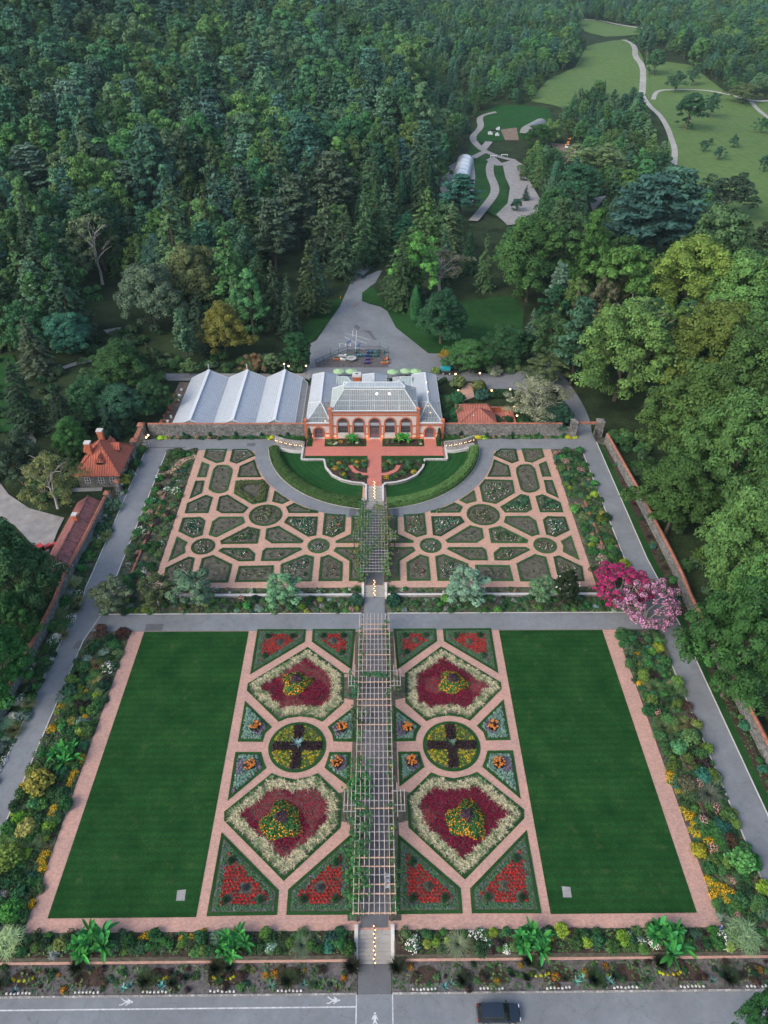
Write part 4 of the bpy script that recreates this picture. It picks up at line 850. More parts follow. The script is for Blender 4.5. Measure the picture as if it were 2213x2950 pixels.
def diamond(label, P, seed, bare, up):
    t, A, cx, cy = pbed('diamond_flower_bed', label, P, .45); g1 = inset(A, .62); I = inset(A, 1.85); tuss(t, g1, I, seed)
    bx = [p[0] for p in I]; by = [p[1] for p in I]; c = ((min(bx)+max(bx))/2, (min(by)+max(by))/2+(-.2 if up else .1))
    rr = random.Random(seed); rng = np.random.default_rng(seed); mb = MB()
    for x, y in scatter(inset(A, 1.8), .4, .06, rr):
        dense = bare < math.sin(x*.9+seed)+math.cos(y*.8+seed*2)
        n = 12 if dense else 8; r = .22 if dense else .15
        d = unit(n, rng); d[:, 2] = np.abs(d[:, 2]); P_ = np.array([x, y, .05])+d*np.array([r, r, .22 if dense else .14]); k = rng.uniform(.6, 1.3, (n, 1)); mb.quads(cards(P_, d+np.array([0, 0, .7]), .2 if dense else .16, rng, 1.25), np.clip(np.array((.15, .008, .03) if dense else (.25, .012, .035))*k, 0, 1))
    o = mb.build('burgundy_bedding', 'petal', t); o['kind'] = 'stuff'
    mound(t, 'marigold_mound', (c[0], c[1], 0), 2.35 if up else 2.85, 1.0, 2100, (.04, .13, .035), (.66, .25, .015), 300, .22, .17, seed); mound(t, 'purple_centre', (c[0], c[1]+.3, .6), 1.05, .75, 380, (.06, .035, .05), None, 0, .22, seed=seed+1)
    return t
def silver(label, P, seed):
    t, A, cx, cy = pbed('silver_flower_bed', label, P, .45); I = inset(A, .6); rng = np.random.default_rng(seed); mb = MB()
    for x, y in scatter(I, .3, .35, random.Random(seed)):
        pur = math.sin(x*1.7+seed)+math.cos(y*1.3) > .8; d = unit(10, rng); d[:, 2] = np.abs(d[:, 2]); P_ = np.array([x, y, .05])+d*np.array([.2, .2, .3]); mb.quads(cards(P_, d+np.array([0, 0, .5]), .16, rng, 1.8), tint(10, .7, 1.2)*np.array((.17, .15, .2) if pur else (.17, .29, .23))*1.6)
    o = mb.build('silver_foliage', 'petal', t); o['kind'] = 'stuff'
    c = (sum(p[0] for p in I)/len(I), sum(p[1] for p in I)/len(I)); mb = MB()
    for i in range(42): a = rng.uniform(0, 6.28); r = .85*rng.uniform(0, 1)**.5; x, y = c[0]+math.cos(a)*r, c[1]+math.sin(a)*r; blades(mb, (x, y, .05), 6, .8, .12, seed*100+i, spread=.4, arch=.3, col=(.035, .03, .02))
    mb.build('dark_leaves', 'petal', t); mb = MB()
    for i in range(24): a = rng.uniform(0, 6.28); r = .85*rng.uniform(0, 1)**.5; x, y = c[0]+math.cos(a)*r, c[1]+math.sin(a)*r; P_, N = puff((x, y, .85+rng.uniform(-.1, .15)), .14, 9, .15, rng); mb.quads(cards(P_, N, .17, rng), np.clip(np.array((.62, .21, .04))*rng.uniform(.75, 1.2, (9, 1)), 0, 1))
    mb.build('orange_blooms', 'petal', t)
    return t
RB = [('R', [(535,50),(1062,50),(1050,185),(455,540)], 'top row, beside the lawn'), ('R', [(1135,48),(1600,48),(1560,490),(1125,185)], 'top row, beside the pergola'), ('S', [(272,685),(840,1262),(822,1508),(122,1520)], 'bottom row, beside the lawn'), ('S', [(1560,705),(1575,1505),(915,1508),(935,1255)], 'bottom row, beside the pergola')]
DB = [('R', [(1080,243),(1475,530),(1470,850),(1240,1055),(1150,1015),(1000,995),(860,1015),(765,1055),(420,715),(430,640)], 'upper', True), ('S', [(298,480),(770,97),(850,130),(1000,160),(1150,130),(1230,97),(1470,330),(1455,640),(890,1170),(297,570)], 'lower', False)]
SB = [('R', [(400,828),(692,1112),(620,1180),(590,1272),(322,1270)], 'above the cross path, beside the lawn'), ('R', [(1600,880),(1600,1272),(1360,1268),(1345,1190),(1297,1110)], 'above the cross path, beside the pergola'),
      ('S', [(409,-113),(665,-113),(688,-26),(718,45),(332,372)], 'below the cross path, beside the lawn'), ('S', [(1345,-113),(1560,-113),(1545,235),(1296,42),(1320,-26)], 'below the cross path, beside the pergola')]
for s_, nm in ((-1, 'left'), (1, 'right')):
    mf = (lambda P: P) if s_ < 0 else mirror
    for i, (k, P, lab) in enumerate(RB): red_bed('triangular bed of red bedding rows, %s, %s half' % (lab, nm), mf(GP(k, P)), 11+i*2+(s_ > 0))
    for i, (k, P, lab, up) in enumerate(DB): diamond('%s diamond bed of burgundy flowers ringed by straw grasses with orange mound, %s half' % (lab, nm), mf(GP(k, P)), 31+i*2+(s_ > 0), (.3, -1.1, .1, -1.6)[i*2+(s_ > 0)] if 1 else 0, up)
    for i, (k, P, lab) in enumerate(SB): silver('small silver bed with orange blooms %s, %s half' % (lab, nm), mf(GP(k, P)), 51+i*2+(s_ > 0))
    p = G('R', 967, 1328) if s_ < 0 else None; cx, cy = (s_*11.8, 64.5); t, A, cx, cy = pbed('round_flower_bed', 'round bed quartered by a dark purple cross of foliage with pale agave, %s half' % nm, circle(cx, cy, 4.4, 48), .5)
    I = circle(0, 0, 3.75, 40); rng = np.random.default_rng(5); mq = MB(); md = MB()
    for x, y in scatter(I, .27, .3, random.Random(3)):
        cr = abs(x) < .72 or abs(y) < .72
        if cr: d = unit(9, rng); d[:, 2] = np.abs(d[:, 2]); md.quads(cards(np.array([x, y, .05])+d*np.array([.2, .2, .35]), d+np.array([0, 0, .5]), .2, rng), tint(9)*np.array((.03, .018, .02))*1.6)
        else:
            d = unit(8, rng); d[:, 2] = np.abs(d[:, 2]); edge = math.hypot(x, y)/3.75; c_ = (.36, .3, .02) if rng.random() < .25+.5*edge*(.5+.5*math.sin(x*1.3+y)) else ((.07, .15, .03) if rng.random() < .7 else (.16, .13, .06)); mq.quads(cards(np.array([x, y, .05])+d*np.array([.18, .18, .2]), d+np.array([0, 0, .6]), .17, rng), np.clip(tint(8)*np.array(c_)*1.6, 0, 1))
    o = mq.build('yellow_bedding', 'petal', t); o['kind'] = 'stuff'; o = md.build('dark_cross', 'petal', t); o['kind'] = 'stuff'
    m2 = MB(); blades(m2, (0, .2, .2), 42, 1.5 if s_ < 0 else 1.1, .16, 9, arch=.35, spread=1.0, col=(.24, .4, .4) if s_ < 0 else (.14, .22, .16), warm=.02); m2.build('agave', 'petal', t)
# ================================================================== PERGOLAS
def pergola(label, y0, y1, wings, wood, pale, n_long=9, hw=2.6, seed=1, step=1.15):
    zb = H0((y0+y1)/2); t = thing('pergola', label, 'pergola', (0, y0, zb)); Zf = lambda y: H0(y0+y)-zb+2.75; rr = random.Random(seed); L = y1-y0
    xs = [-hw+i*2*hw/(n_long-1) for i in range(n_long)]
    n = int(L/2.3)
    for i in range(n+1):
        y = .25+(L-.5)*i/n
        for x in (-hw+.45, hw-.45): mb = MB(); mb.tube([(x, y, -.2), (x, y, Zf(y)-.1)], [.085, .075], 7); mb.build('post', 'dark_wood' if wood == 'old_wood' else 'dark_wood', t)
    y = .1; i = 0
    while y < L:
        mm = pale if (i in (0, 2, 3, 5, 6, 12, 24, 27, 28, 31, 36, 40, 41, 42) and pale != wood) else wood; z = Zf(y)-.06; mb = MB(); w_ = .13 if mm == pale and pale != wood else .1
        ext = hw+.12; mb.box(-ext+rr.uniform(-.05, .05), ext, y-w_/2, y+w_/2, z-.1, z+.02); mb.build('cross_beam', mm, t); y += step*rr.uniform(.93, 1.07); i += 1
    for x in xs:
        mb = MB(); q = []; yy = -.15
        while yy < L+.15: q.append((x+rr.uniform(-.03, .03), yy, Zf(yy)+.06+rr.uniform(-.01, .02))); yy += rr.uniform(2.5, 4.5)
        q.append((x, L+.2, Zf(L)+.06)); mb.tube(q, .045, 6); mb.build('pole', 'old_wood' if wood == pale else 'pole_wood', t)
    for (ya, yb, xa, xb) in wings:
        ya -= y0; yb -= y0; ym = (ya+yb)/2; z = Zf(ym)
        for s in (-1, 1):
            for x, k in ((3.2, 1.), (3.7, .62), (4.2, .62)): mb = MB(); h_ = (yb-ya)/2*k; mb.tube([(s*x, ym-h_, z+.06), (s*x, ym+h_, z+.06)], .045, 6); mb.build('pole', 'old_wood' if wood == pale else 'pole_wood', t)
            for yy in (ya+.9, ya+1.8, yb-1.2): mb = MB(); mb.box(min(s*2.4, s*4.3), max(s*2.4, s*4.3), yy-.05, yy+.05, z-.16, z-.04); mb.build('cross_beam', wood, t)
            for yy in (ya+1.1, yb-1.1): mb = MB(); mb.tube([(s*4.05, yy, -.2), (s*4.05, yy, z-.16)], .08, 7); mb.build('post', 'dark_wood', t)
    return t
pergola('long pergola with pale new crossbeams over the path between the flower beds', 39.1, 89.6, [(73.0, 78.1, 3.2, 4.2), (51.6, 56.7, 3.2, 4.2)], 'old_wood', 'new_wood')
pergola('weathered grey pergola hung with climbing roses below the brick terrace', 99.7, 120.5, [(108.2, 112.2, 3.2, 4.2)], 'old_wood', 'old_wood', n_long=10, seed=2, step=.85)
def vine(label, pts, n, r, col, fl=None, seed=1, zr=(.2, 2.95), nf=0):
    rng = np.random.default_rng(seed); x0, y0 = pts[0][:2]; t = thing('climbing_vine', label, 'climber', (x0, y0, H0(y0))); mb = MB(); ms = MB()
    for px, py in pts:
        ms.tube([(px-x0, py-y0, 0), (px-x0+.1, py-y0, 1.4), (px-x0, py-y0+.1, 2.75)], [.04, .03, .02], 5)
        for k in range(n):
            a = rng.uniform(0, 6.28); q = rng.uniform(0, 1); z = zr[0]+(zr[1]-zr[0])*q**.6; rad = r*(.4+.9*q)*rng.uniform(.2, 1.2); c = (px-x0+math.cos(a)*rad, py-y0+math.sin(a)*rad*1.4, z+H0(py)-H0(y0)); P, N = puff(c, rng.uniform(.16, .34), 20, .17, rng)
            mb.quads(cards(P, N, .17, rng), tint(20)*np.array(col)*1.6, 0)
            if nf and rng.random() < nf: P, N = puff((c[0], c[1], c[2]+.2), .13, 6, .1, rng); mb.quads(cards(P, N, .14, rng), [fl]*6, 0)
    ms.build('stem', 'bark', t); mb.build('foliage', 'petal', t); return t
VG = (.055, .14, .055); VY = (.12, .17, .055)
rv = random.Random(4)
def vrow(side, ys, lab, n, r, col, grp, jit=.3, **k):
    for i, y in enumerate(ys): vine(lab, [(side*(2.2+rv.uniform(-.1, .4)), y+rv.uniform(-jit, jit))], int(n*rv.uniform(.5, 1.4)), r*rv.uniform(.7, 1.2), tuple(c*rv.uniform(.8, 1.25) for c in col), seed=int(y*10)+side, **k)['group'] = grp
vrow(-1, [99.9, 101.5, 103.5, 105.5, 107.5, 109.5, 111.5, 113.5, 115.5, 117.5, 119.3], 'extra climbing rose' if 0 else 'climbing rose on the left side of the weathered grey pergola', 22, 1.2, VY, 'roses climbing the left of the grey pergola', fl=(.7, .4, .05), nf=.04)
vrow(-1, [100.5, 102.5, 104.5, 106.5, 108.5, 110.5, 112.5, 114.5, 116.5, 118.5, 120], 'climbing rose on the left side of the weathered grey pergola', 26, 1.1, VG, 'roses climbing the left of the grey pergola')
vrow(1, [100.5, 102.5, 104.5, 106.5, 108.5, 110.5, 112.5, 114.5, 116.5, 118.5, 120], 'climbing rose on the right side of the weathered grey pergola', 22, 1.0, VY, 'roses climbing the right of the grey pergola', fl=(.7, .4, .05), nf=.06)
for y, sx, n in ((110.5, -3.6, 30), (113.0, -1.8, 26), (112.0, 1.8, 20), (109.0, -.6, 18), (117.8, 1.4, 20), (119.3, .4, 16), (104.0, -2.0, 20), (102, 1.9, 16), (108.6, 2.2, 20), (115.2, 2.0, 20), (117.0, -1.9, 22), (106.2, -1.6, 20), (110.2, 3.7, 26), (105.5, -1.2, 14), (115.5, -1.0, 16), (107.2, 0, 14), (107.2, -1.3, 14), (107.4, 1.2, 14)): vine('leafy climber spreading over the crossing arm of the grey pergola', [(sx, y)], n, 1.15, VY if sx > 0 else VG, seed=int(y*7+sx), zr=(1.9, 2.95))['group'] = 'climbers over the grey pergola arms'
vrow(-1, [40.5, 42.0, 43.8, 45.6, 47.5, 49.0, 50.6, 52.3, 58.5], 'dense green vine spilling over the left edge of the long pergola', 48, 1.45, (.06, .16, .055), 'dense vines on the left of the long pergola near the stairs')
vrow(-1, [45.5, 51.5, 53.5, 61, 65.0, 69, 75.5, 80, 83, 85.5], 'thin vine climbing a left post of the long pergola', 9, .6, VG, 'thin vines on the left posts of the long pergola')
vrow(1, [40.2, 42.5, 44.5, 46.5, 48.5, 50.5, 53, 55, 57.5, 60, 63, 66.5, 69, 72, 76, 78.5, 81, 83, 85, 87.2], 'vine on a right post of the long pergola', 9, .55, VG, 'vines on the right posts of the long pergola', fl=(.75, .5, .02), nf=.05)
vrow(-1, [56.5], 'thick vine mass at the lower left arm of the long pergola', 110, 2.0, (.05, .16, .06), 'thick vines'); vrow(-1, [68.2], 'bushy climber hanging over the left edge at mid length of the long pergola', 40, 1.3, (.06, .13, .05), 'thick vines')
vine('bright leafy vine on the upper left arm of the long pergola', [(-3.6, 75.2), (-3.2, 73.4)], 30, 1.1, (.04, .15, .07), seed=8); vine('sparse vine on the upper right arm of the long pergola', [(3.8, 74.6)], 26, .95, (.08, .12, .06), seed=9)
vine('thin garland vine crossing the roof of the long pergola', [(-1.6, 76), (-.8, 76), (0, 76), (.8, 75.9), (1.6, 75.8)], 7, .35, (.05, .15, .06), seed=10, zr=(2.7, 3.05)); vine('low vine over the middle of the long pergola near the stairs', [(-1.6, 47.5), (-1.2, 50), (-.9, 52), (-1.6, 44)], 13, .9, VG, seed=12, zr=(2.6, 3.0))
# ---- hedge crescents
def hedge(label, s_):
    A = arc(25.15, PI+.13, 1.5*PI-.105, 34); B = arc(22.85, PI+.13, 1.5*PI-.12, 34); A = A if s_ < 0 else mirror(A)[::-1]; B = B if s_ < 0 else mirror(B)[::-1]
    t = thing('clipped_hedge', label, 'hedge', (A[0][0], A[0][1], H0(A[0][1]))); ox, oy, oz = t.location; rng = np.random.default_rng(7+s_); mb = MB(); P = []; N = []
    mi_ = []
    for i in range(33):
        a0, a1, b0, b1 = (Vector(A[i]), Vector(A[i+1]), Vector(B[i]), Vector(B[i+1]))
        for _ in range(230):
            u, v = rng.random(), rng.random(); p = (a0.lerp(a1, u)).lerp(b0.lerp(b1, u), v); o_ = (Vector(A[i])-Vector(B[i])).normalized(); q = 2*v-1; z = 1.5*(1-abs(q)**3.5*.45)+.12*math.sin(p.x*2.1)*math.cos(p.y*1.7)
            P.append((p.x-ox, p.y-oy, H0(p.y)-oz+z)); N.append((-o_.x*q*.6, -o_.y*q*.6, 1))
        for _ in range(120):
            u, z = rng.random(), rng.uniform(.05, 1.25); p = a0.lerp(a1, u); o_ = (a0-b0).normalized(); P.append((p.x-ox+o_.x*.02*rng.normal(), p.y-oy, H0(p.y)-oz+z)); N.append((o_.x, o_.y, .2))
            p = b0.lerp(b1, u); P.append((p.x-ox, p.y-oy, H0(p.y)-oz+z)); N.append((-o_.x, -o_.y, .2))
    P = np.array(P); N = np.array(N); mb.quads(cards(P, N, .2, rng, 1.4, .5), tint(len(P), .62, 1.35, .14, rng)); mb.build('foliage', 'foliage', t, color=(.07, .15, .045))
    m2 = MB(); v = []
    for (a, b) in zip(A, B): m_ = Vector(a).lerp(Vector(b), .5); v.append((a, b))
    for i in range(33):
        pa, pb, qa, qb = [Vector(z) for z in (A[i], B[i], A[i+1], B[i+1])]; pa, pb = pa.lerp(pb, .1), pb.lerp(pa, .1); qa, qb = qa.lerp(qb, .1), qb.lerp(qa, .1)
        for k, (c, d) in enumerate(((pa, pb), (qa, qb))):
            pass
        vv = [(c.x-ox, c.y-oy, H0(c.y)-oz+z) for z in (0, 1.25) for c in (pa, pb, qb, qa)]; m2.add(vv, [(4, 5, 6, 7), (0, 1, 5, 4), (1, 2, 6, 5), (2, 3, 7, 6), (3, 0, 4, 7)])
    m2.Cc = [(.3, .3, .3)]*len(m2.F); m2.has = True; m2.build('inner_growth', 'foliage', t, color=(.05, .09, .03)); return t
hedge('thick clipped hedge curving round the left half of the crescent lawn', -1); hedge('thick clipped hedge curving round the right half of the crescent lawn', 1)
# ================================================================== CONSERVATORY
BZ, BY = 2.33, 149.0
def arch_pts(xc, w_, z0, zs, n=12):      # outline of an arched opening: width w_, springing at zs
    r = w_/2; return [(xc-r, z0), (xc+r, z0)]+[(xc+r*math.cos(PI*i/n), zs+r*math.sin(PI*i/n)) for i in range(n+1)]
def arch_wall(mb, x0, x1, z0, z1, ops, y, th, mi=0):
    """a wall face with arched holes: column strips between and over the openings"""
    def quad(a, b, c, d): mb.add([(a[0], y, a[1]), (b[0], y, b[1]), (c[0], y, c[1]), (d[0], y, d[1])], [(0, 1, 2, 3)], mi)
    xs = x0
    for (xc, w_, zb, zs) in sorted(ops):
        r = w_/2; quad((xs, z0), (xc-r, z0), (xc-r, z1), (xs, z1))
        if zb > z0: quad((xc-r, z0), (xc+r, z0), (xc+r, zb), (xc-r, zb)); mb.add([(xc-r, y, zb), (xc+r, y, zb), (xc+r, y+th, zb), (xc-r, y+th, zb)], [(0, 1, 2, 3)], mi)
        n = 12; pr = [(xc-r*math.cos(PI*i/n), zs+r*math.sin(PI*i/n)) for i in range(n+1)]
        for a, b in zip(pr, pr[1:]): quad(a, b, (b[0], z1), (a[0], z1)); mb.add([(a[0], y, a[1]), (b[0], y, b[1]), (b[0], y+th, b[1]), (a[0], y+th, a[1])], [(3, 2, 1, 0)], mi)
        for xx in (xc-r, xc+r): mb.add([(xx, y, zb), (xx, y, zs), (xx, y+th, zs), (xx, y+th, zb)], [(0, 1, 2, 3)], mi)
        xs = xc+r
    quad((xs, z0), (x1, z0), (x1, z1), (xs, z1))
def archivolt(mb, xc, w_, zb, zs, y, tk, pr, mi=0, legs=True):
    n = 14; r0, r1 = w_/2, w_/2+tk; P0 = [(xc-r0*math.cos(PI*i/n), zs+r0*math.sin(PI*i/n)) for i in range(n+1)]; P1 = [(xc-r1*math.cos(PI*i/n), zs+r1*math.sin(PI*i/n)) for i in range(n+1)]
    if legs: P0 = [(xc-r0, zb)]+P0+[(xc+r0, zb)]; P1 = [(xc-r1, zb)]+P1+[(xc+r1, zb)]
    for (a, b, c, d) in zip(P0, P0[1:], P1[1:], P1):
        v = [(p[0], y-pr, p[1]) for p in (a, b, c, d)]+[(p[0], y+.01, p[1]) for p in (a, b, c, d)]
        mb.add(v, [(0, 1, 2, 3), (3, 2, 6, 7), (1, 0, 4, 5)], mi)
cons = thing('conservatory', 'orange brick and pale stucco glasshouse with five arched windows and white ribbed glass roofs', 'conservatory', (0, BY, BZ))
def cp(name, mb, mat, parent=None, **k): return mb.build(name, mat, parent or cons, **k)
ARX = [-7.44, -3.64, .16, 3.9, 7.69]; WZ = 1.5; SP = 4.32
ARX = [x-.12 for x in ARX]; ARX[2] = 0.05
wins = [(x, 2.36, (0.0 if i == 2 else 1.45), SP) for i, x in enumerate(ARX)]
# main stucco wall with openings, side and rear walls
mb = MB(); arch_wall(mb, -10.4, 10.4, -.3, 7.4, wins, 0, .35); mb.box(-10.4, -10.1, .36, 11, -.3, 7.4); mb.box(10.1, 10.4, .36, 11, -.3, 7.4); mb.box(-10.1, 10.1, 10.7, 11, -.3, 7.4); cp('wall', mb, 'stucco')
for s in (-1, 1):
    mb = MB(); x0, x1 = sorted((s*10.41, s*16.3)); arch_wall(mb, x0, x1, -.3, 4.1, [(s*13.4, 2.2, 0, 1.75)], .12, .3); mb.box(*sorted((s*16.0, s*16.3)), .45, 9.6, -.3, 4.1); cp('wall', mb, 'stucco')
    mb = MB(); mb.box(*sorted((s*10.3, s*16.2)), 9.7, 25.9, -.3, 3.6); cp('rear_wall', mb, 'stucco')
mb = MB()      # orange brick dressings
for xc, w_, zb, zs in wins: archivolt(mb, xc, w_, max(zb-.15, 0), zs, 0, .36, .07)
for xc, w_, zb, zs in wins:
    for s in (-1, 1): mb.box(xc+s*1.52-.19+.02, xc+s*1.52+.19-.02, -.05, .02, 0, 3.6)
cp('arch_trim', mb, 'brick')
mb = MB(); E_ = [-10.4]+[x+s*1.72 for x in ARX for s in (-1, 1)]+[10.4]
for i in range(0, len(E_), 2):
    a, b = E_[i], E_[i+1]
    if b-a > .1:
        mb.box(a, b, -.06, .02, 3.15, 3.62); mb.box(a, b, -.055, .02, .95, 1.3); mb.box(a, b, -.075, .02, -.3, .28)
mb.box(-10.4, 10.4, -.09, .02, 6.15, 6.42); mb.box(-10.45, 10.45, -.16, .02, 6.98, 7.46)
n = 36
for i in range(n):
    x = -10.2+20.4*i/n; w_ = 20.4/n
    mb.bar((x, -.03, 6.42), (x+w_, -.03, 6.98), .1, .05, up=(0, 1, 0)); mb.bar((x+w_, -.035, 6.42), (x, -.035, 6.98), .1, .05, up=(0, 1, 0))
cp('brick_band', mb, 'brick')
for x in (-10.45, 10.45):
    mb = MB(); mb.box(x-.42, x+.42, -.22, .5, -.3, 7.9); mb.box(x-.5, x+.5, -.3, .58, 7.9, 8.15); mb.add([(x-.48, -.28, 8.15), (x+.48, -.28, 8.15), (x+.48, .56, 8.15), (x-.48, .56, 8.15), (x, .14, 8.6)], [(0, 1, 4), (1, 2, 4), (2, 3, 4), (3, 0, 4)]); cp('pier', mb, 'brick')
for s in (-1, 1):
    x = s*16.45; mb = MB(); mb.box(x-.38, x+.38, -.12, .6, -.3, 4.9); mb.box(x-.46, x+.46, -.2, .68, 4.9, 5.1); mb.add([(x-.44, -.18, 5.1), (x+.44, -.18, 5.1), (x+.44, .66, 5.1), (x-.44, .66, 5.1), (x, .24, 5.5)], [(0, 1, 4), (1, 2, 4), (2, 3, 4), (3, 0, 4)]); cp('pier', mb, 'brick')
    mb = MB(); archivolt(mb, s*13.4, 2.2, 0, 1.75, .12, .38, .07); a, b = sorted((s*10.9, s*16.0))
    mb.box(a, b, .02, .14, 3.95, 4.22); mb.box(a, b, .04, .14, 3.3, 3.55)
    for q0, q1 in ((a, s*13.4-1.52), (s*13.4+1.52, b)): mb.box(q0, q1, .05, .14, 1.05, 1.4); mb.box(q0, q1, .04, .14, -.3, .28)
    for i in range(18): x = a+(b-a)*(i+.5)/18; mb.box(x-.06, x+.06, .03, .14, 3.55, 3.95)
    cp('brick_band', mb, 'brick')
# windows and doors
for i, (xc, w_, zb, zs) in enumerate(wins):
    door = i == 2
    wn_ = MB(); P = arch_pts(xc, w_-.08, zb+(2.65 if door else 0), zs); wn_.add([(x, .2, z) for x, z in P], [tuple(range(len(P)))])
    o = cp('window', wn_, 'window_glass'); fr = MB()
    for k in range(-2, 3): x = xc+k*.39*1.0; top = zs+math.sqrt(max(0, (w_/2)**2-(x-xc)**2))*(1 if abs(k) == 2 else .45); fr.bar((x, .17, zb+(2.6 if door else 0)), (x, .17, top-.03), .05, .05, up=(0, 1, 0))
    for z in [zb+(2.6 if door else .05)]+[zs-.9, zs]+([] if door else [zb+.9, zb+1.75]): fr.bar((xc-w_/2, .165, z), (xc+w_/2, .165, z), .07 if z != zs else .1, .05, up=(0, 1, 0))
    for a_ in (.25, .5, .75): fr.bar((xc, .16, zs), (xc+math.cos(a_*PI)*w_*.46, .16, zs+math.sin(a_*PI)*w_*.46), .04, .04, up=(0, 1, 0))
    archivolt(fr, xc, w_*.5, zs, zs, .17, .05, .03, legs=False); archivolt(fr, xc, w_-.14, zb+(2.6 if door else 0), zs, .17, .07, .05)
    fr.build('window_frame', 'door_paint', o)
    mb = MB(); mb.box(xc-w_/2+.1, xc+w_/2-.1, .12, .16, zs-.85, zs-.1); mb.build('blind', 'pale_glass', o)
    if door:
        d = MB(); d.box(xc-w_/2+.02, xc+w_/2-.02, .13, .22, 0, 2.6); o = cp('door', d, 'door_paint'); g_ = MB()
        for s in (-1, 1):
            for r in range(3):
                for c_ in range(3): g_.box(xc+s*(.18+c_*.3)-.11, xc+s*(.18+c_*.3)+.11, .122, .14, 1.2+r*.42, 1.54+r*.42)
        g_.build('door_pane', 'window_glass', o)
    else:
        mb = MB(); mb.box(xc-w_/2-.15, xc+w_/2+.15, -.14, .1, zb-.16, zb-.002); cp('window_sill', mb, 'limestone'); mb = MB(); mb.box(xc-w_/2+.1, xc+w_/2-.1, -.04, .02, .35, .9); cp('stone_panel', mb, 'limestone')
for s in (-1, 1):
    xc = s*13.4; P = arch_pts(xc, 2.14, 0, 1.75); d = MB(); d.add([(x, .28, z) for x, z in P], [tuple(range(len(P)))]); o = cp('door', d, 'door_paint'); g_ = MB()
    for q in (-1, 1):
        for r in range(3):
            for c_ in range(2): g_.box(xc+q*(.24+c_*.36)-.13, xc+q*(.24+c_*.36)+.13, .262, .279, 1.25+r*.42, 1.57+r*.42)
    g_.build('door_pane', 'window_glass', o); mb = MB(); mb.box(xc-1.3, xc+1.3, -.35, .25, 0, .06); cp('threshold', mb, 'limestone')
mb = MB(); mb.box(-1.2, 1.3, -.5, .1, 0, .06); cp('threshold', mb, 'limestone')
# glass roofs
def roof_face(P, nrib, mat='clear_glass', rib=.05, parent=None, hbars=2, lift=.03):
    """quad P = eave-left, eave-right, top-right, top-left: glazed slope with ribs"""
    P = [Vector(p) for p in P]; n = (P[1]-P[0]).cross(P[-1]-P[0]).normalized(); n = n if n.z > 0 else -n
    mb = MB(); mb.add([tuple(p) for p in P], [(0, 1, 2, 3)] if len(P) == 4 else [(0, 1, 2)]); g_ = cp('glazed_roof', mb, mat, parent); mr = MB(); e = P[1]-P[0]; L = e.length; u = e/L
    up = P[-1]-P[0]; up = up-u*up.dot(u); Hh = up.length; v = up/Hh; Q = [((p-P[0]).dot(u), (p-P[0]).dot(v)) for p in P]
    def top(x):
        best = 0
        for (a, b) in zip(Q[1:], Q[2:]+[Q[0]]):
            if min(a[0], b[0])-1e-6 <= x <= max(a[0], b[0])+1e-6 and abs(a[0]-b[0]) > 1e-6: t_ = (x-a[0])/(b[0]-a[0]); best = max(best, a[1]+(b[1]-a[1])*t_)
        return best
    for i in range(nrib+1):
        x = L*i/nrib; t_ = top(min(max(x, .01), L-.01))
        if t_ > .15: a = P[0]+u*x+n*lift; mr.bar(tuple(a), tuple(a+v*t_), rib, .06, up=tuple(n))
    for k in range(1, hbars+1):
        z = Hh*k/(hbars+1); xs = []
        for (a, b) in zip(Q[1:], Q[2:]+[Q[0]]):
            if min(a[1], b[1]) <= z <= max(a[1], b[1]) and abs(a[1]-b[1]) > 1e-6: xs.append(a[0]+(b[0]-a[0])*(z-a[1])/(b[1]-a[1]))
        if len(xs) >= 2: mr.bar(tuple(P[0]+u*min(xs)+v*z+n*lift*.5), tuple(P[0]+u*max(xs)+v*z+n*lift*.5), rib*.7, .04, up=tuple(n))
    mr.build('glazing_bars', 'white_metal', g_)
    mh = MB(); pts = P+[P[0]]
    for a, b in zip(pts, pts[1:]): mh.bar(tuple(a+n*.04), tuple(b+n*.04), .16, .1, up=tuple(n))
    mh.build('ridge_frame', 'white_metal', g_); return g_
ez = 7.62; tz = 10.9; y0, y1 = -.12, 11.1; xa, xb = 10.35, 7.25; ya, yb = 4.3, 6.7
roof_face([(-xa, y0, ez), (xa, y0, ez), (xb, ya, tz), (-xb, ya, tz)], 46, hbars=3)
roof_face([(xa, y1, ez), (-xa, y1, ez), (-xb, yb, tz), (xb, yb, tz)], 40); roof_face([(xa, y0, ez), (xa, y1, ez), (xb, yb, tz), (xb, ya, tz)], 22, 'green_glass', .05, hbars=1); roof_face([(-xa, y1, ez), (-xa, y0, ez), (-xb, ya, tz), (-xb, yb, tz)], 22, 'green_glass', .05, hbars=1)
mb = MB(); mb.box(-xa-.15, xa+.15, y0-.22, y0, ez-.16, ez+.02); cp('gutter', mb, 'lead')
mb = MB(); mb.box(-xb, xb, ya, yb, tz+.02, tz+.62); o = cp('roof_lantern', mb, 'pale_glass'); m2 = MB()
for i in range(41): x = -xb+2*xb*i/40; m2.box(x-.03, x+.03, ya-.03, ya, tz, tz+.62)
m2.box(-xb-.05, xb+.05, ya-.06, ya-.031, tz+.55, tz+.66); m2.build('glazing_bars', 'white_metal', o)
roof_face([(-xb-.1, ya-.1, tz+.66), (xb+.1, ya-.1, tz+.66), (xb-.9, 5.5, tz+1.35), (-xb+.9, 5.5, tz+1.35)], 40, 'pale_glass', .05, hbars=0); roof_face([(xb+.1, yb+.1, tz+.66), (-xb-.1, yb+.1, tz+.66), (-xb+.9, 5.5, tz+1.35), (xb-.9, 5.5, tz+1.35)], 30, 'pale_glass', .05, hbars=0)
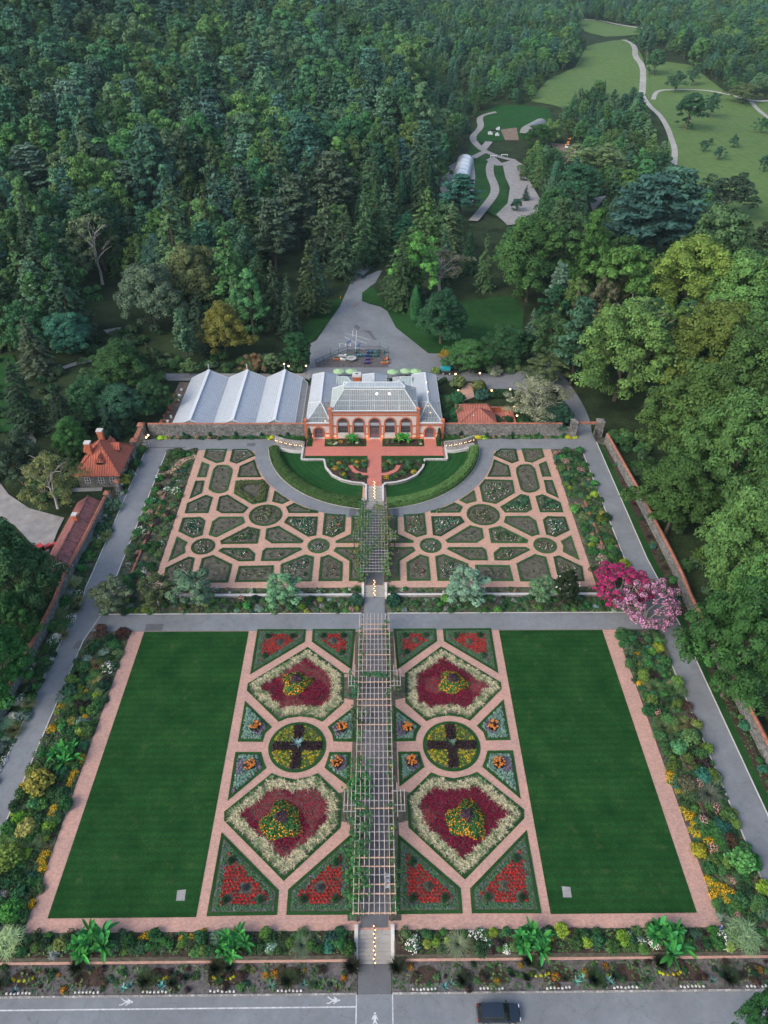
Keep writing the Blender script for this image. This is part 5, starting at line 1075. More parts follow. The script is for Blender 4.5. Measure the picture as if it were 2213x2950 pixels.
roof_face([(xb+.1, ya-.1, tz+.66), (xb+.1, yb+.1, tz+.66), (xb-.9, 5.5, tz+1.35)], 5, 'pale_glass', .05, hbars=0); roof_face([(-xb-.1, yb+.1, tz+.66), (-xb-.1, ya-.1, tz+.66), (-xb+.9, 5.5, tz+1.35)], 5, 'pale_glass', .05, hbars=0)
mb = MB()
for i in range(27): x = -xb+.9+(2*xb-1.8)*i/26; mb.bar((x, 5.5, tz+1.4), (x, 5.5, tz+1.72), .035); mb.bar((x-.1, 5.5, tz+1.6), (x+.1, 5.5, tz+1.6), .04)
cp('ridge_cresting', mb, 'lead')
for s in (-1, 1):       # pyramid roofs of the front pavilions, then the long rear houses
    a, b = s*10.45, s*16.4; c = s*13.05; az = 7.35; e0 = 4.28; yy0, yy1, ym = 0, 9.6, 4.9
    X = sorted((a, b))
    roof_face([(X[0], yy0, e0), (X[1], yy0, e0), (c, ym, az)], 16, hbars=3); roof_face([(X[1], yy1, e0), (X[0], yy1, e0), (c, ym, az)], 12)
    roof_face([(X[1], yy0, e0), (X[1], yy1, e0), (c, ym, az)], 18, 'green_glass' if s > 0 else 'clear_glass', .06, hbars=3); roof_face([(X[0], yy1, e0), (X[0], yy0, e0), (c, ym, az)], 18, 'clear_glass' if s > 0 else 'pale_glass', .06, hbars=3)
    mb = MB(); mb.box(X[0], X[1], -.14, 0, e0-.12, e0+.04); cp('gutter', mb, 'white_metal')
    e1, rz_ = 3.7, 5.9; A, B, Cc = s*10.0, s*16.5, s*13.3; X = sorted((A, B)); ye, yr = 26.0, 22.9
    for X0, yA, yB, yC, yD, mt in ((X[1], 7.2, ye, yr, 7.2, 0), (X[0], ye, 7.2, 7.2, yr, 1)): roof_face([(X0, yA, e1), (X0, yB, e1), (Cc, yC, rz_), (Cc, yD, rz_)], 44, 'whitewashed_glass' if s < 0 else 'pale_glass', .05, hbars=5)
    roof_face([(X[1], ye, e1), (X[0], ye, e1), (Cc, yr, rz_)], 10, 'pale_glass'); mb = MB(); mb.box(Cc-.22, Cc+.22, 7.2, yr, rz_, rz_+.12); cp('ridge_cap', mb, 'white_metal')
    # link houses behind the main block
    X = sorted((s*9.9, s*5.0)); mb = MB(); mb.box(X[0], X[1], 20.0, 25.6, -.3, 2.9); cp('rear_wall', mb, 'white_paint')
    roof_face([(X[0], 20.0, 3.0), (X[1], 20.0, 3.0), (X[1]-(.0 if s > 0 else 2.2), 22.8, 4.7), (X[0]+(2.2 if s > 0 else 0), 22.8, 4.7)], 12, 'green_glass', .08, hbars=0); roof_face([(X[1], 25.6, 3.0), (X[0], 25.6, 3.0), (X[0]+(2.2 if s > 0 else 0), 22.8, 4.7), (X[1]-(0 if s > 0 else 2.2), 22.8, 4.7)], 12, 'pale_glass', .08)
    xe, xi = (s*5.0, s*7.2); roof_face([(xe, 20.0, 3.0), (xe, 25.6, 3.0), (xi, 22.8, 4.7)], 7, 'clear_glass', .08, hbars=0)
mb = MB(); mb.box(-3.0, 3.1, 11.4, 25.9, -.3, 3.6); cp('rear_wall', mb, 'white_paint')
roof_face([(3.2, 11.4, 3.7), (3.2, 26, 3.7), (0, 23, 5.6), (0, 11.4, 5.6)], 28, 'whitewashed_glass', .05, hbars=4); roof_face([(-3.2, 26, 3.7), (-3.2, 11.4, 3.7), (0, 11.4, 5.6), (0, 23, 5.6)], 28, 'whitewashed_glass', .05, hbars=4); roof_face([(3.2, 26, 3.7), (-3.2, 26, 3.7), (0, 23, 5.6)], 8, 'pale_glass')
mb = MB(); mb.box(-5.35, -3.45, 13.2, 14.9, 0, 9.3); mb.box(-5.5, -3.3, 13.05, 15.05, 9.3, 9.6); mb.box(-5.42, -3.38, 13.13, 14.97, 8.2, 8.45); o = cp('chimney', mb, 'brick'); mb = MB(); mb.box(-5.5, -3.3, 13.05, 15.05, 9.602, 10.1); mb.build('chimney_cap', 'limestone', o); mb = MB(); mb.box(-4.7, -4.1, 13.8, 14.3, 10.1, 10.16); mb.build('chimney_pot', 'black_metal', o)
mb = MB(); mb.box(-10.0, 10.0, .4, 10.6, -.2, .05); mb.box(-16.0, -10.5, .5, 9.5, -.2, .04); mb.box(10.5, 16.0, .5, 9.5, -.2, .04); cp('indoor_floor', mb, 'limestone')
mb = MB()
for x in (-6, 0, 6):
    for y in (2.4, 8.6): mb.tube([(x, y, 0), (x, y, 9.2)], .09, 6)
for x in (-6, 0, 6): mb.bar((x, .4, 7.5), (x, 10.6, 7.5), .12); 
mb.bar((-10, 2.4, 8.9), (10, 2.4, 8.9), .1); mb.bar((-10, 8.6, 8.9), (10, 8.6, 8.9), .1); cp('iron_frame', mb, 'white_metal')
for x, y, z in ((.6, 3.9, 10.0), (3.6, 3.9, 10.0)): mb = MB(); mb.lathe([(.02, .3), (.18, .18), (.24, 0), (.16, -.18), (.02, -.24)], (x, y, z), 12); cp('hanging_lamp', mb, 'lamp_white')
for x, y, z in ((13.6, 3.2, 5.2), (13.2, 6.0, 5.5), (13.5, 12, 6.15), (13.4, 17, 6.15), (-12.0, 3, 3.0), (1.2, 1.6, 6.5), (-.9, 1.8, 6.6), (8.0, 19, 4.3)): mb = MB(); mb.lathe([(.01, .1), (.09, .04), (.09, -.05), (.01, -.1)], (x, y, z), 8); cp('hanging_lamp', mb, 'lamp_glow')
def lamp(x, y, z, e, col=(1, .55, .25), r=.15):
    l = bpy.data.lights.new('lamp_light', 'POINT'); l.energy = e; l.color = col; l.shadow_soft_size = r; o = bpy.data.objects.new('lamp_light', l); C.objects.link(o); o.location = (x, y, z); return o
for x in (-9.3, -5.5, -1.75, 1.85, 5.6, 9.4, -11.6, 11.6, -15.2, 15.2): lamp(x, BY-.55, BZ+.35, 11)
lamp(2, BY+3.9, BZ+8.5, 60, (1, .9, .75)); lamp(13.4, BY+4, BZ+3, 25); lamp(-13.4, BY+4, BZ+3, 12)
for i in range(26):     # palms and ferns under glass
    x = random.uniform(-9.4, 9.4); y = random.uniform(1.2, 9.8); k = random.choice(['green', 'big', 'fine']); s = random.uniform(.7, 1.3)
    put(k, x, BY+y, s, 'green plant growing on the floor of the big glass hall', 'plant', 'plants inside the main glasshouse', (.05, .1, .04), BZ, s*random.uniform(1.2, 2.6)).name = 'hothouse_plant'
for i in range(12):
    s_ = -1 if i % 2 else 1; put('big', s_*random.uniform(11, 15.6), BY+random.uniform(1, 9), random.uniform(.6, 1.), 'leafy plant inside the corner glass pavilion', 'plant', 'plants inside the corner pavilions', (.05, .11, .045), BZ, 1.3).name = 'hothouse_plant'
# planted strip before the facade
for s in (-1, 1):
    P = rect(*sorted((s*1.9, s*12.0)), 145.2, 148.7); sheet('facade_bed', P, TZ+.05, 'turf', hf=lambda x, y: 0); sheet('facade_soil', inset(P, .45), TZ+.09, 'mulch', hf=lambda x, y: 0)
    sheet('facade_bed', rect(*sorted((s*14.9, s*16.2)), 145.2, 148.9), TZ+.05, 'turf', hf=lambda x, y: 0)
    tag(dup(TR['c2'], (s*15.6, 147.6, TZ), 1, (.8, .8, .62), 'small dark conifer at the %s corner of the facade' % ('left' if s < 0 else 'right'), color=(.02, .055, .025)), cat='conifer')
    tag(dup(BAN, (s*6.1+.6, 147.2, TZ), s*.7+1, 1.0 if s < 0 else 1.15, 'bright green banana plant before the facade arches, %s of the door' % ('left' if s < 0 else 'right'), color=(.05, .28, .04)), cat='banana plant')
    for i in range(30):
        x = s*random.uniform(2.6, 11.4); y = random.uniform(145.9, 148.3)
        if abs(abs(x)-6.4) < 1.3: continue
        fr_ = y < 146.6; k = 'puffw' if fr_ and random.random() < .6 else random.choice(['green', 'fine', 'low', 'big', 'yellow' if random.random() < .3 else 'green'])
        put(k, x, y, random.uniform(.35, .6), 'low white hydrangea in the bed under the arches' if k == 'puffw' else 'green foliage plant in the bed under the facade arches', 'plant', 'white hydrangeas under the facade' if k == 'puffw' else 'foliage plants under the facade', random.choice([(.05, .12, .04), (.07, .09, .05), (.1, .15, .04), (.05, .04, .035)]), TZ+.08)
    for i in range(38):
        for _ in range(20):
            x, y = s*random.uniform(1.9, 11), random.uniform(130.6, 139.3)
            if inpoly(-abs(x), y, [(-11.2, 139.3), (-10.6, 136.6), (-9.1, 133.8), (-7, 132.1), (-2.5, 130.8), (-1.9, 130.8), (-1.9, 139.3)]) and min(math.dist((-abs(x), y), q) for q in bp) > .9: break
        k = random.choice(['green', 'fine', 'low', 'green', 'fount', 'green', 'fine', 'yellow']); put(k, x, y, random.uniform(.5, .85), {'yellow': 'yellow flowering perennial in the curved terrace bed', 'orange': 'orange flowering perennial in the curved terrace bed', 'fount': 'arching grass in the curved terrace bed'}.get(k, 'green perennial in the curved terrace bed'), 'plant', {'yellow': 'yellow perennials', 'orange': 'orange perennials', 'fount': 'arching grasses'}.get(k, 'green perennials')+' in the curved terrace beds', random.choice([(.04, .1, .03), (.06, .12, .04), (.045, .13, .05)]), 2.32)
# ---- three long white greenhouses behind the wall
gh = thing('greenhouse', 'three linked long greenhouses with whitewashed glass gables behind the left wall', 'greenhouse', (-34, 150.6, 2.2)); gx = [(-49.5, -44.6, -39.6), (-39.6, -34.3, -29.3), (-29.3, -24.2, -19.6)]; cons_save = cons
cons = gh; eZ, rZ, D_ = 2.0, 4.4, 26.0
mb = MB(); mb.box(-15.4, 14.3, .1, D_-.1, 0, 2.0); cp('wall', mb, 'white_paint')
for i, (a, m_, b) in enumerate(gx):
    a, m_, b = a+34, m_+34, b+34
    roof_face([(b, 0, eZ), (b, D_, eZ), (m_, D_, rZ), (m_, 0, rZ)], 44, 'whitewashed_glass', .08, hbars=9); roof_face([(a, D_, eZ), (a, 0, eZ), (m_, 0, rZ), (m_, D_, rZ)], 44, 'whitewashed_glass', .08, hbars=9)
    mb = MB(); mb.box(m_-.4, m_+.4, 0, D_, rZ+.02, rZ+.14); cp('ridge_cap', mb, 'white_metal')
    for y, hh in ((0, .6), (D_, 1.0)): mb = MB(); mb.add([(a, y, eZ), (b, y, eZ), (m_, y, rZ)], [(0, 1, 2)]); cp('gable', mb, 'pale_glass')
    mb = MB(); mb.bar((m_, D_, rZ), (m_, D_, rZ+1.5), .12); mb.lathe([(.06, 0), (.13, .1), (.02, .25)], (m_, D_, rZ+1.45), 8); cp('finial', mb, 'white_metal'); mb = MB(); mb.bar((m_, -.05, rZ), (a*.3+m_*.7, -.05, rZ*.7+eZ*.3), .2); mb.bar((m_, -.05, rZ), (b*.3+m_*.7, -.05, rZ*.7+eZ*.3), .2); cp('gable_trim', mb, 'white_metal')
    if i: mb = MB(); mb.box(a-.12, a+.12, 0, D_, eZ-.02, eZ+.08); cp('gutter', mb, 'lead')
roof_face([(15.9, 0, .9), (15.9, D_-1, .9), (14.42, D_, eZ), (14.42, 0, eZ)], 48, 'clear_glass', .07, hbars=0)
cons = cons_save
sheet('greenhouse_yard', rect(-53.6, -16.6, 150.1, 178), .01, 'dirt', hf=lambda x, y: 2.2)
mb = MB(); sheet('service_lane', [(-18.0, 150.2), (-16.7, 150.2), (-17.0, 176), (-18.4, 176)], .03, 'concrete', hf=lambda x, y: 2.2)
# ================================================================== HIP ROOFED HOUSES
def hip(par, x0, x1, y0, y1, e, rz_, r0, r1, axis='x', mat='roof_tile', mat2='roof_tile_end', oh=.0):
    """hip roof, ridge from r0 to r1"""
    A, B, Cc, D = (x0, y0, e), (x1, y0, e), (x1, y1, e), (x0, y1, e); p, q = Vector(r0), Vector(r1); faces = ([(A, B, q, p), (Cc, D, p, q)], [(B, Cc, q), (D, A, p)])
    if axis == 'y': faces = ([(B, Cc, q, p), (D, A, p, q)], [(A, B, p), (Cc, D, q)])
    front = axis == 'x'
    for k, grp in enumerate(faces):
        for f in grp:
            mb = MB(); V_ = [tuple(v) for v in f]; V2 = [(v[0], v[1], v[2]-.18) for v in V_]; n = len(V_); mb.add(V_+V2, [tuple(range(n)), tuple(range(n, 2*n))[::-1]]+[(i, (i+1) % n, n+(i+1) % n, n+i) for i in range(n)])
            yy = abs(V_[0][1]-V_[1][1]) < .01; mb.build('roof', mat if yy else mat2, par)
    mb = MB()
    for a, b in ((A, p), (D, p if axis == 'x' else q), (B, q if axis == 'x' else p), (Cc, q), (p, q)): mb.bar(tuple(Vector(a)+Vector((0, 0, .06))), tuple(Vector(b)+Vector((0, 0, .06))), .3, .16)
    mb.build('hip_tiles', mat, par)
def window(par, x, y, z, w_, h, face='y', fr='white_paint', s=-1):
    mb = MB(); d = .05*s
    if face == 'y': mb.box(x-w_/2, x+w_/2, min(y, y+d), max(y, y+d), z, z+h)
    else: mb.box(min(x, x+d), max(x, x+d), y-w_/2, y+w_/2, z, z+h)
    o = mb.build('window', 'window_glass', par); mb = MB(); e = .07*s
    for k in (-1, 0, 1):
        if face == 'y': mb.box(x+k*w_/2-.05, x+k*w_/2+.05, min(y, y+e), max(y, y+e), z-.05, z+h+.05)
        else: mb.box(min(x, x+e), max(x, x+e), y+k*w_/2-.05, y+k*w_/2+.05, z-.05, z+h+.05)
    for zz in (z-.05, z+h/2, z+h+.02):
        if face == 'y': mb.box(x-w_/2-.04, x+w_/2+.04, min(y, y+e*1.1), max(y, y+e*1.1), zz, zz+.07)
        else: mb.box(min(x, x+e*1.1), max(x, x+e*1.1), y-w_/2-.04, y+w_/2+.04, zz, zz+.07)
    mb.build('window_frame', fr, o)
g_ = thing('gatehouse', 'stone gatehouse with steep red tiled roof, two tall chimneys and dormers', 'house', (-61, 135.5, 1.9)); gx0, gx1, gy0, gy1 = -4.4, 4.6, -5.6, 5.4
mb = MB(); mb.box(gx0, gx1, gy0, gy1, -1, 3.2); mb.build('wall', 'stone_wall', g_); hip(g_, gx0-.6, gx1+.6, gy0-.6, gy1+.6, 3.1, 8.2, (0.2, -.6, 8.2), (.2, .6, 8.2), 'y')
for (x, y, zt) in ((-1.6, -2.2, 9.1), (-.6, 3.2, 8.9)):
    mb = MB(); mb.box(x-.55, x+.55, y-.5, y+.5, 3.4, zt); mb.box(x-.65, x+.65, y-.6, y+.6, zt-.6, zt-.35); o = mb.build('chimney', 'brick', g_); mb = MB(); mb.box(x-.68, x+.68, y-.63, y+.63, zt+.002, zt+.3); mb.build('chimney_cap', 'limestone', o)
def dormer(par, x, y, z, w_, L, ang, h=1.25):
    c, s = math.cos(ang), math.sin(ang); T = lambda p: (x+p[0]*c-p[1]*s, y+p[0]*s+p[1]*c, z+p[2])
    mb = MB(); v = [(-w_/2, 0, 0), (w_/2, 0, 0), (w_/2, 0, h*.55), (0, 0, h*.62), (-w_/2, 0, h*.55), (-w_/2, L, 0), (w_/2, L, 0), (w_/2, L, h*.55), (-w_/2, L, h*.55)]; mb.add([T(p) for p in v], [(0, 1, 2, 4), (1, 6, 7, 2), (5, 0, 4, 8)]); o = mb.build('dormer', 'dark_wood', par)
    mb = MB(); k = w_/2+.18; v = [(-k, -.25, h*.5), (k, -.25, h*.5), (0, -.1, h*1.25), (-k, L, h*.5), (k, L, h*.5), (0, L+.6, h*1.25)]; mb.add([T(p) for p in v], [(0, 2, 5, 3), (2, 1, 4, 5), (0, 1, 2)]); mb.build('dormer_roof', 'roof_tile', o)
    mb = MB(); v = [(-w_*.3, -.02, .1), (w_*.3, -.02, .1), (w_*.3, -.02, h*.5), (-w_*.3, -.02, h*.5)]; mb.add([T(p) for p in v], [(0, 1, 2, 3)]); mb.build('window', 'car_glass', o)
dormer(g_, .8, -4.3, 4.5, 1.7, 2.6, 0, 1.9); dormer(g_, 3.6, 1.6, 4.5, 1.8, 2.6, PI/2, 1.9); dormer(g_, -3.6, .5, 4.6, 1.7, 2.4, -PI/2, 1.9); dormer(g_, 1.0, 4.2, 4.6, 1.6, 2.2, PI, 1.9)
for x in (-2.3, .7, 3.2): window(g_, x, gy0, .9, 1.1, 1.3)
window(g_, gx1, -2, 1., 1.1, 1.4, 'x', s=1); window(g_, gx1, 2.4, 1., 1.1, 1.4, 'x', s=1)
sd = thing('garden_shed', 'long shed with faded red tiled gable roof and small brick chimney', 'shed', (-60.2, 112.5, 1.2)); mb = MB(); mb.box(-2.6, 2.1, -9.9, 9.8, -1, 1.9); mb.build('wall', 'stone_wall', sd)
for f, nm in (([(2.5, -10.2, 1.75), (2.5, 10, 1.75), (-.4, 10, 3.5), (-.4, -10.2, 3.5)], 'roof'), ([(-3.1, 10, 1.75), (-3.1, -10.2, 1.75), (-.4, -10.2, 3.5), (-.4, 10, 3.5)], 'roof')):
    mb = MB(); mb.add(f+[(x, y, z-.16) for x, y, z in f], [(0, 1, 2, 3), (7, 6, 5, 4), (0, 4, 5, 1), (1, 5, 6, 2), (2, 6, 7, 3), (3, 7, 4, 0)]); mb.build(nm, 'roof_old' if f[0][0] > 0 else 'roof_old', sd)
mb = MB(); mb.add([(-2.6, -9.9, 1.9), (2.1, -9.9, 1.9), (-.4, -9.9, 3.36)], [(0, 1, 2)]); mb.bar((-3.2, -10.1, 1.9), (2.6, -10.1, 1.9), .3, .25); mb.build('gable', 'limestone', sd)
mb = MB(); mb.bar((-.4, -10.2, 3.55), (-.4, 10, 3.55), .3, .14); mb.build('ridge_tiles', 'roof_old', sd)
mb = MB(); mb.box(-.85, .05, 1.6, 2.5, 2.8, 4.7); o = mb.build('chimney', 'brick', sd); mb = MB(); mb.box(-.93, .13, 1.52, 2.58, 4.702, 4.9); mb.build('chimney_cap', 'limestone', o)
# small tiled house right of the conservatory and its walled yard
p0 = G('X', 440, 600, 0); hs = thing('tiled_cottage', 'small cottage with pinkish red tiled hip roof behind the right wall', 'house', (25.3, 155.6, 2.2))
mb = MB(); mb.box(-4.0, 4.2, -2.9, 3.4, -.3, 2.4); mb.build('wall', 'brick', hs)
hip(hs, -4.6, 4.9, -3.5, 1.8, 2.3, 4.7, (-.2, -.6, 4.9), (.6, -.6, 4.9), 'x', 'roof_small', 'roof_small'); hip(hs, -4.9, 4.4, 1.4, 5.2, 2.4, 3.7, (-3.3, 3.3, 3.8), (3.0, 3.3, 3.8), 'x', 'roof_small', 'roof_small')
mb = MB(); mb.lathe([(.02, .25), (.12, .1), (.16, 0)], (-.9, -2, 3.7), 8); mb.build('roof_vent', 'white_metal', hs)
for x in (-2, 2): window(hs, x, -2.9, .6, 1.1, 1.2)
sheet('brick_yard', [(29.6, 153), (35.5, 153), (34.6, 162), (29, 162)], .04, 'brick_terrace', hf=lambda x, y: 2.2)
mb = MB(); t_ = thing('yard_wall', 'low orange brick wall round the small paved yard beside the cottage', 'wall', (34, 157, 2.2)); mb.box(.9, 1.25, -4.5, 4.6, 0, 1.3); mb.box(-5.2, 1.25, 4.62, 4.95, 0, 1.3); mb.build('brickwork', 'brick', t_); mb = MB(); mb.box(.82, 1.33, -4.5, 4.6, 1.302, 1.42); mb.box(-5.2, .8, 4.55, 5.02, 1.302, 1.42); mb.build('coping', 'wall_cap', t_)
sheet('brick_side_path', GP('X', [(225,460), (355,412), (330,278), (298,278), (215,350)]), .05, 'brick_upper', hf=lambda x, y: 2.2)
# gates
def pillar(par, x, y, h=3.6, w_=1.5, cap='wall_cap', mat='stone_wall'):
    mb = MB(); mb.box(x-w_/2, x+w_/2, y-w_/2, y+w_/2, -.3, h); o = mb.build('pillar', mat, par); mb = MB(); k = w_/2+.12; mb.box(x-k, x+k, y-k, y+k, h+.002, h+.15); mb.add([(x-k, y-k, h+.15), (x+k, y-k, h+.15), (x+k, y+k, h+.15), (x-k, y+k, h+.15), (x, y, h+.75)], [(0, 1, 4), (1, 2, 4), (2, 3, 4), (3, 0, 4)]); mb.build('pillar_cap', cap, o)
gr = thing('stone_gateway', 'stone gateway with two capped pillars where the right road leaves the garden', 'gate', (51.6, 149.8, 2.2)); pillar(gr, -3.2, 0, 4.3, 1.5, 'stone_wall'); pillar(gr, 3.2, 0.2, 4.3, 1.7, 'stone_wall')
mb = MB(); mb.box(-2.4, 2.4, -.35, .35, 3.5, 3.85); mb.build('lintel', 'stone_wall', gr); mb = MB(); mb.box(-2.35, 2.35, -.42, .42, 3.853, 4.0); mb.build('coping', 'wall_cap', gr)
mb = MB()
for k in range(12): mb.bar((2.2+.01*k, -.2-.2*k, .1), (2.2+.01*k, -.2-.2*k, 2.3), .04)
for z in (.2, 1.2, 2.2): mb.bar((2.2, -.2, z), (2.3, -2.5, z), .06)
mb.build('gate_leaf', 'black_metal', gr); mb = MB(); mb.box(-6, -3.96, -.4, .4, -.2, 2.6); mb.build('side_wall', 'stone_wall', gr)
gl = thing('stone_gateway', 'stone gateway with orange brick coping and open black gates beside the gatehouse', 'gate', (-56.0, 145.6, 2.1)); pillar(gl, 0, 3.6, 3.9, 1.5); pillar(gl, -.2, -2.6, 3.4, 1.4)
mb = MB(); mb.box(-.5, .3, -1.9, 2.84, 2.9, 3.3); mb.build('lintel', 'stone_wall', gl); mb = MB(); mb.box(-.6, .4, -1.88, 2.82, 3.303, 3.5); mb.build('coping', 'wall_cap', gl)
mb = MB(); mb.box(-.8, .2, -6.5, -3.4, -.2, 2.4); mb.build('side_wall', 'stone_wall', gl)
for y, d in ((2.6, .9), (-1.7, .6)):
    mb = MB()
    for k in range(10): mb.bar((.4+.22*k, y+d*.1*k, .1), (.4+.22*k, y+d*.1*k, 2.2), .045)
    for z in (.2, 1.1, 2.1): mb.bar((.4, y, z), (2.4, y+d*.9, z), .08)
    mb.build('gate_leaf', 'black_metal', gl)
g3 = thing('stone_gateway', 'narrow stone gateway with brick capped pillars between gatehouse and shed wall', 'gate', (-57.0, 125.6, 1.6)); pillar(g3, 0, -2.0, 3.0, 1.1); pillar(g3, .9, 2.2, 3.0, 1.1)
mb = MB()
for k in range(9): mb.bar((.6, -.9+.25*k, .1), (.6, -.9+.25*k, 2.0), .04)
for z in (.2, 1.8): mb.bar((.6, -1, z), (.6, 1.3, z), .07)
mb.build('gate_leaf', 'black_metal', g3)
sheet('side_lane', [(-56.6, 124.2), (-54, 124.2), (-54, 127), (-56.6, 127)], .03, 'asphalt')
wall_run('garden_wall', 'short stone wall between the gatehouse and the left gateway', [(-56.6, 128), (-56.4, 142.4)], 1.0, .5)
# ---- lamp posts
def lamp_post(label, x, y, z, h=2.6, grp=None):
    t = thing('lamp_post', label, 'lamp', (x, y, z), 0, grp); mb = MB(); mb.tube([(0, 0, 0), (0, 0, .3), (0, 0, h)], [.09, .05, .04], 6); mb.build('post', 'black_metal', t); mb = MB(); mb.lathe([(.05, 0), (.2, .12), (.22, .4), (.08, .5)], (0, 0, h), 8); mb.build('lantern', 'lamp_glow', t); mb = MB(); mb.lathe([(.24, .5), (.02, .7)], (0, 0, h), 8); mb.build('lantern_cap', 'black_metal', t); lamp(x, y, z+h+.9, 22); return t
for k, x, y, lab in (('X', 175, 190, 'lit lamp post in front of the teal truck'), ('X', 407, 182, 'lit lamp post by the road behind the cottage, beyond the brick path'), ('X', 200, 347, 'lit lamp post on the brick path left of the cottage'), ('X', 520, 347, 'lit lamp post at the left end of the small conifer row'), ('X', 697, 335, 'lit lamp post at the right end of the small conifer row'), ('X', 718, 418, 'lit lamp on the yard wall, topmost beside the cottage yard'), ('X', 738, 503, 'lit lamp on the yard wall, middle beside the cottage yard'), ('X', 762, 588, 'lit lamp nearest the stone wall beside the cottage yard'), ('U', 1293, 65, 'lit lamp behind the third greenhouse, near the round dark tree'), ('U', 1340, 88, 'lit lamp among the potted shrubs behind the greenhouses'), ('U', 1522, 85, 'lit lamp post beside the plaza shrubs, behind the gap of the glasshouses'), ('Q', 1540, 265, 'lit lamp at the left gateway, the farther one'), ('Q', 1520, 288, 'lit lamp at the left gateway, the nearer one')):
    q = G(k, x, y, 2.85); lamp_post(lab, q[0], q[1], H0(min(q[1], 200)))
# ---- plaza behind the conservatory: fence, potted plants, parasols, truck
HZ = lambda x, y: 2.2
sheet('parking_lot', GP('V', [(0,1190), (118,1060), (125,850), (190,795), (235,735), (300,640), (360,550), (430,460), (480,350), (530,225), (580,120), (640,70), (680,50), (760,70), (700,110), (655,165), (720,140), (830,90), (870,80), (800,210), (700,290), (662,350), (668,400), (740,420), (850,465), (950,530), (1040,590), (1110,680), (1190,790), (1290,860), (1400,910), (1480,928), (1659,905), (1900,1000), (1900,1190)]), .05, 'asphalt', 12)
sheet('back_lane', [(-70, 178.8), (-18, 178.8), (-18, 183), (-70, 183)], .06, 'gravel', hf=HZ)
sheet('service_road', GP('X', [(0,60), (20,100), (180,185), (320,188), (700,180), (880,150), (960,130), (1130,200), (1130,300), (960,345), (540,350), (480,340), (450,265), (0,262)]), .075, 'asphalt', 12)
sheet('service_road', ribbon(smooth_line(GP('X', [(930,30), (1010,110), (1130,215), (1230,350), (1320,500), (1375,640), (1385,735)])), 4.6), .08, 'asphalt', 8)
sheet('plaza', GP('V', [(180,1060), (260,1030), (420,970), (520,925), (850,925), (935,980), (935,1080), (180,1090)]), .09, 'gravel_soil')
for P in ([(570,665), (600,660), (645,690), (620,700), (580,685)], [(665,715), (745,722), (790,790), (825,812), (780,828), (730,750)], [(1090,905), (1232,912), (1215,1015), (1072,1012)], [(940,803), (1000,803), (1000,818), (942,818)]): sheet('road_patch', GP('V', P), .1, 'patch' if P[0][0] < 1080 else 'asphalt', hf=None)
for a, b in (((565,700), (565,770)), ((605,705), (590,950)), ((480,730), (640,785)), ((610,795), (710,860)), ((440,840), (700,920)), ((430,830), (430,870)), ((490,850), (490,880)), ((540,860), (540,895)), ((480,790), (600,830)), ((640,770), (740,810))):
    q = GP('V', [a, b]); sheet('parking_line', ribbon(q, .12), .11, 'white_paint', hf=HZ)
for a, b in (((510,830), (545,815)), ((610,865), (645,848)), ((505,920), (540,912))): sheet('parking_line', ribbon(GP('V', [a, b]), .5), .112, 'blue_cloth', hf=HZ)
fence = thing('plaza_fence', 'thin black metal fence round the potted plant plaza behind the conservatory', 'fence', (0, 190, 2.2)); F_ = GP('V', [(180,1060), (260,1020), (335,985), (420,958), (510,928), (632,925), (845,925), (932,965), (935,1060)])
for i, (x, y) in enumerate(F_): mb = MB(); hh = 2.6 if i in (2, 4, 6, 7) else 1.5; mb.tube([(x, y-190, 0), (x, y-190, hh)], .06, 5); mb.build('post', 'black_metal', fence)
for a, b in zip(F_, F_[1:]):
    mb = MB()
    for z in (.15, 1.25): mb.bar((a[0], a[1]-190, z), (b[0], b[1]-190, z), .06)
    n = int(math.dist(a, b)/.3)
    for k in range(1, n): mb.bar((a[0]+(b[0]-a[0])*k/n, a[1]-190+(b[1]-a[1])*k/n, .15), (a[0]+(b[0]-a[0])*k/n, a[1]-190+(b[1]-a[1])*k/n, 1.25), .025)
    mb.build('railing', 'black_metal', fence)
def pot(x, y, mat, col, s, lab, grp, plant=True):
    t = thing('potted_plant', lab, 'potted plant', (x, y, 2.3), 0, grp); mb = MB(); mb.lathe([(.22*s, 0), (.36*s, .3*s), (.38*s, .62*s), (.3*s, .72*s)], (0, 0, 0), 10); mb.build('pot', mat, t)
    if plant: o = dup(SH[random.choice(['fine', 'low', 'fount'])], (0, 0, .6*s), 0, .38*s, color=col, parent=t); o.name = 'foliage'
    return t
for (x0, y0, x1, y1, mat, nm, n) in ((690, 955, 760, 1000, 'blue_glaze', 'blue glazed', 14), (780, 950, 900, 1000, 'teal_glaze', 'teal glazed', 10), (680, 1020, 745, 1060, 'purple_glaze', 'purple', 9), (870, 1025, 935, 1070, 'terracotta', 'terracotta', 12), (430, 980, 490, 1030, 'white_paint', 'white and grey', 10), (360, 1015, 430, 1045, 'terracotta', 'small terracotta', 8), (500, 960, 650, 985, 'teal_glaze', 'grey green', 7)):
    for i in range(n): q = G('V', random.uniform(x0, x1), random.uniform(y0, y1), .1); pot(q[0], q[1], mat, random.choice([(.06, .12, .05), (.1, .14, .12), (.05, .1, .06)]), random.uniform(.8, 1.3), nm+' pot in the plaza display behind the conservatory', nm+' pots on the plaza', random.random() < .6)
q = G('V', 548, 1018, .5); t = thing('garden_pavilion_table', 'round white slatted fountain dish among the pots on the plaza', 'garden ornament', (q[0], q[1], 2.25)); mb = MB(); mb.lathe([(.4, 0), (.25, .5), (1.5, .75), (1.55, .82), (1.3, .8)], (0, 0, 0), 20); mb.build('dish', 'limestone', t); mb = MB()
for k in range(12): a = k*PI/6; mb.bar((0, 0, .86), (1.45*math.cos(a), 1.45*math.sin(a), .86), .06)
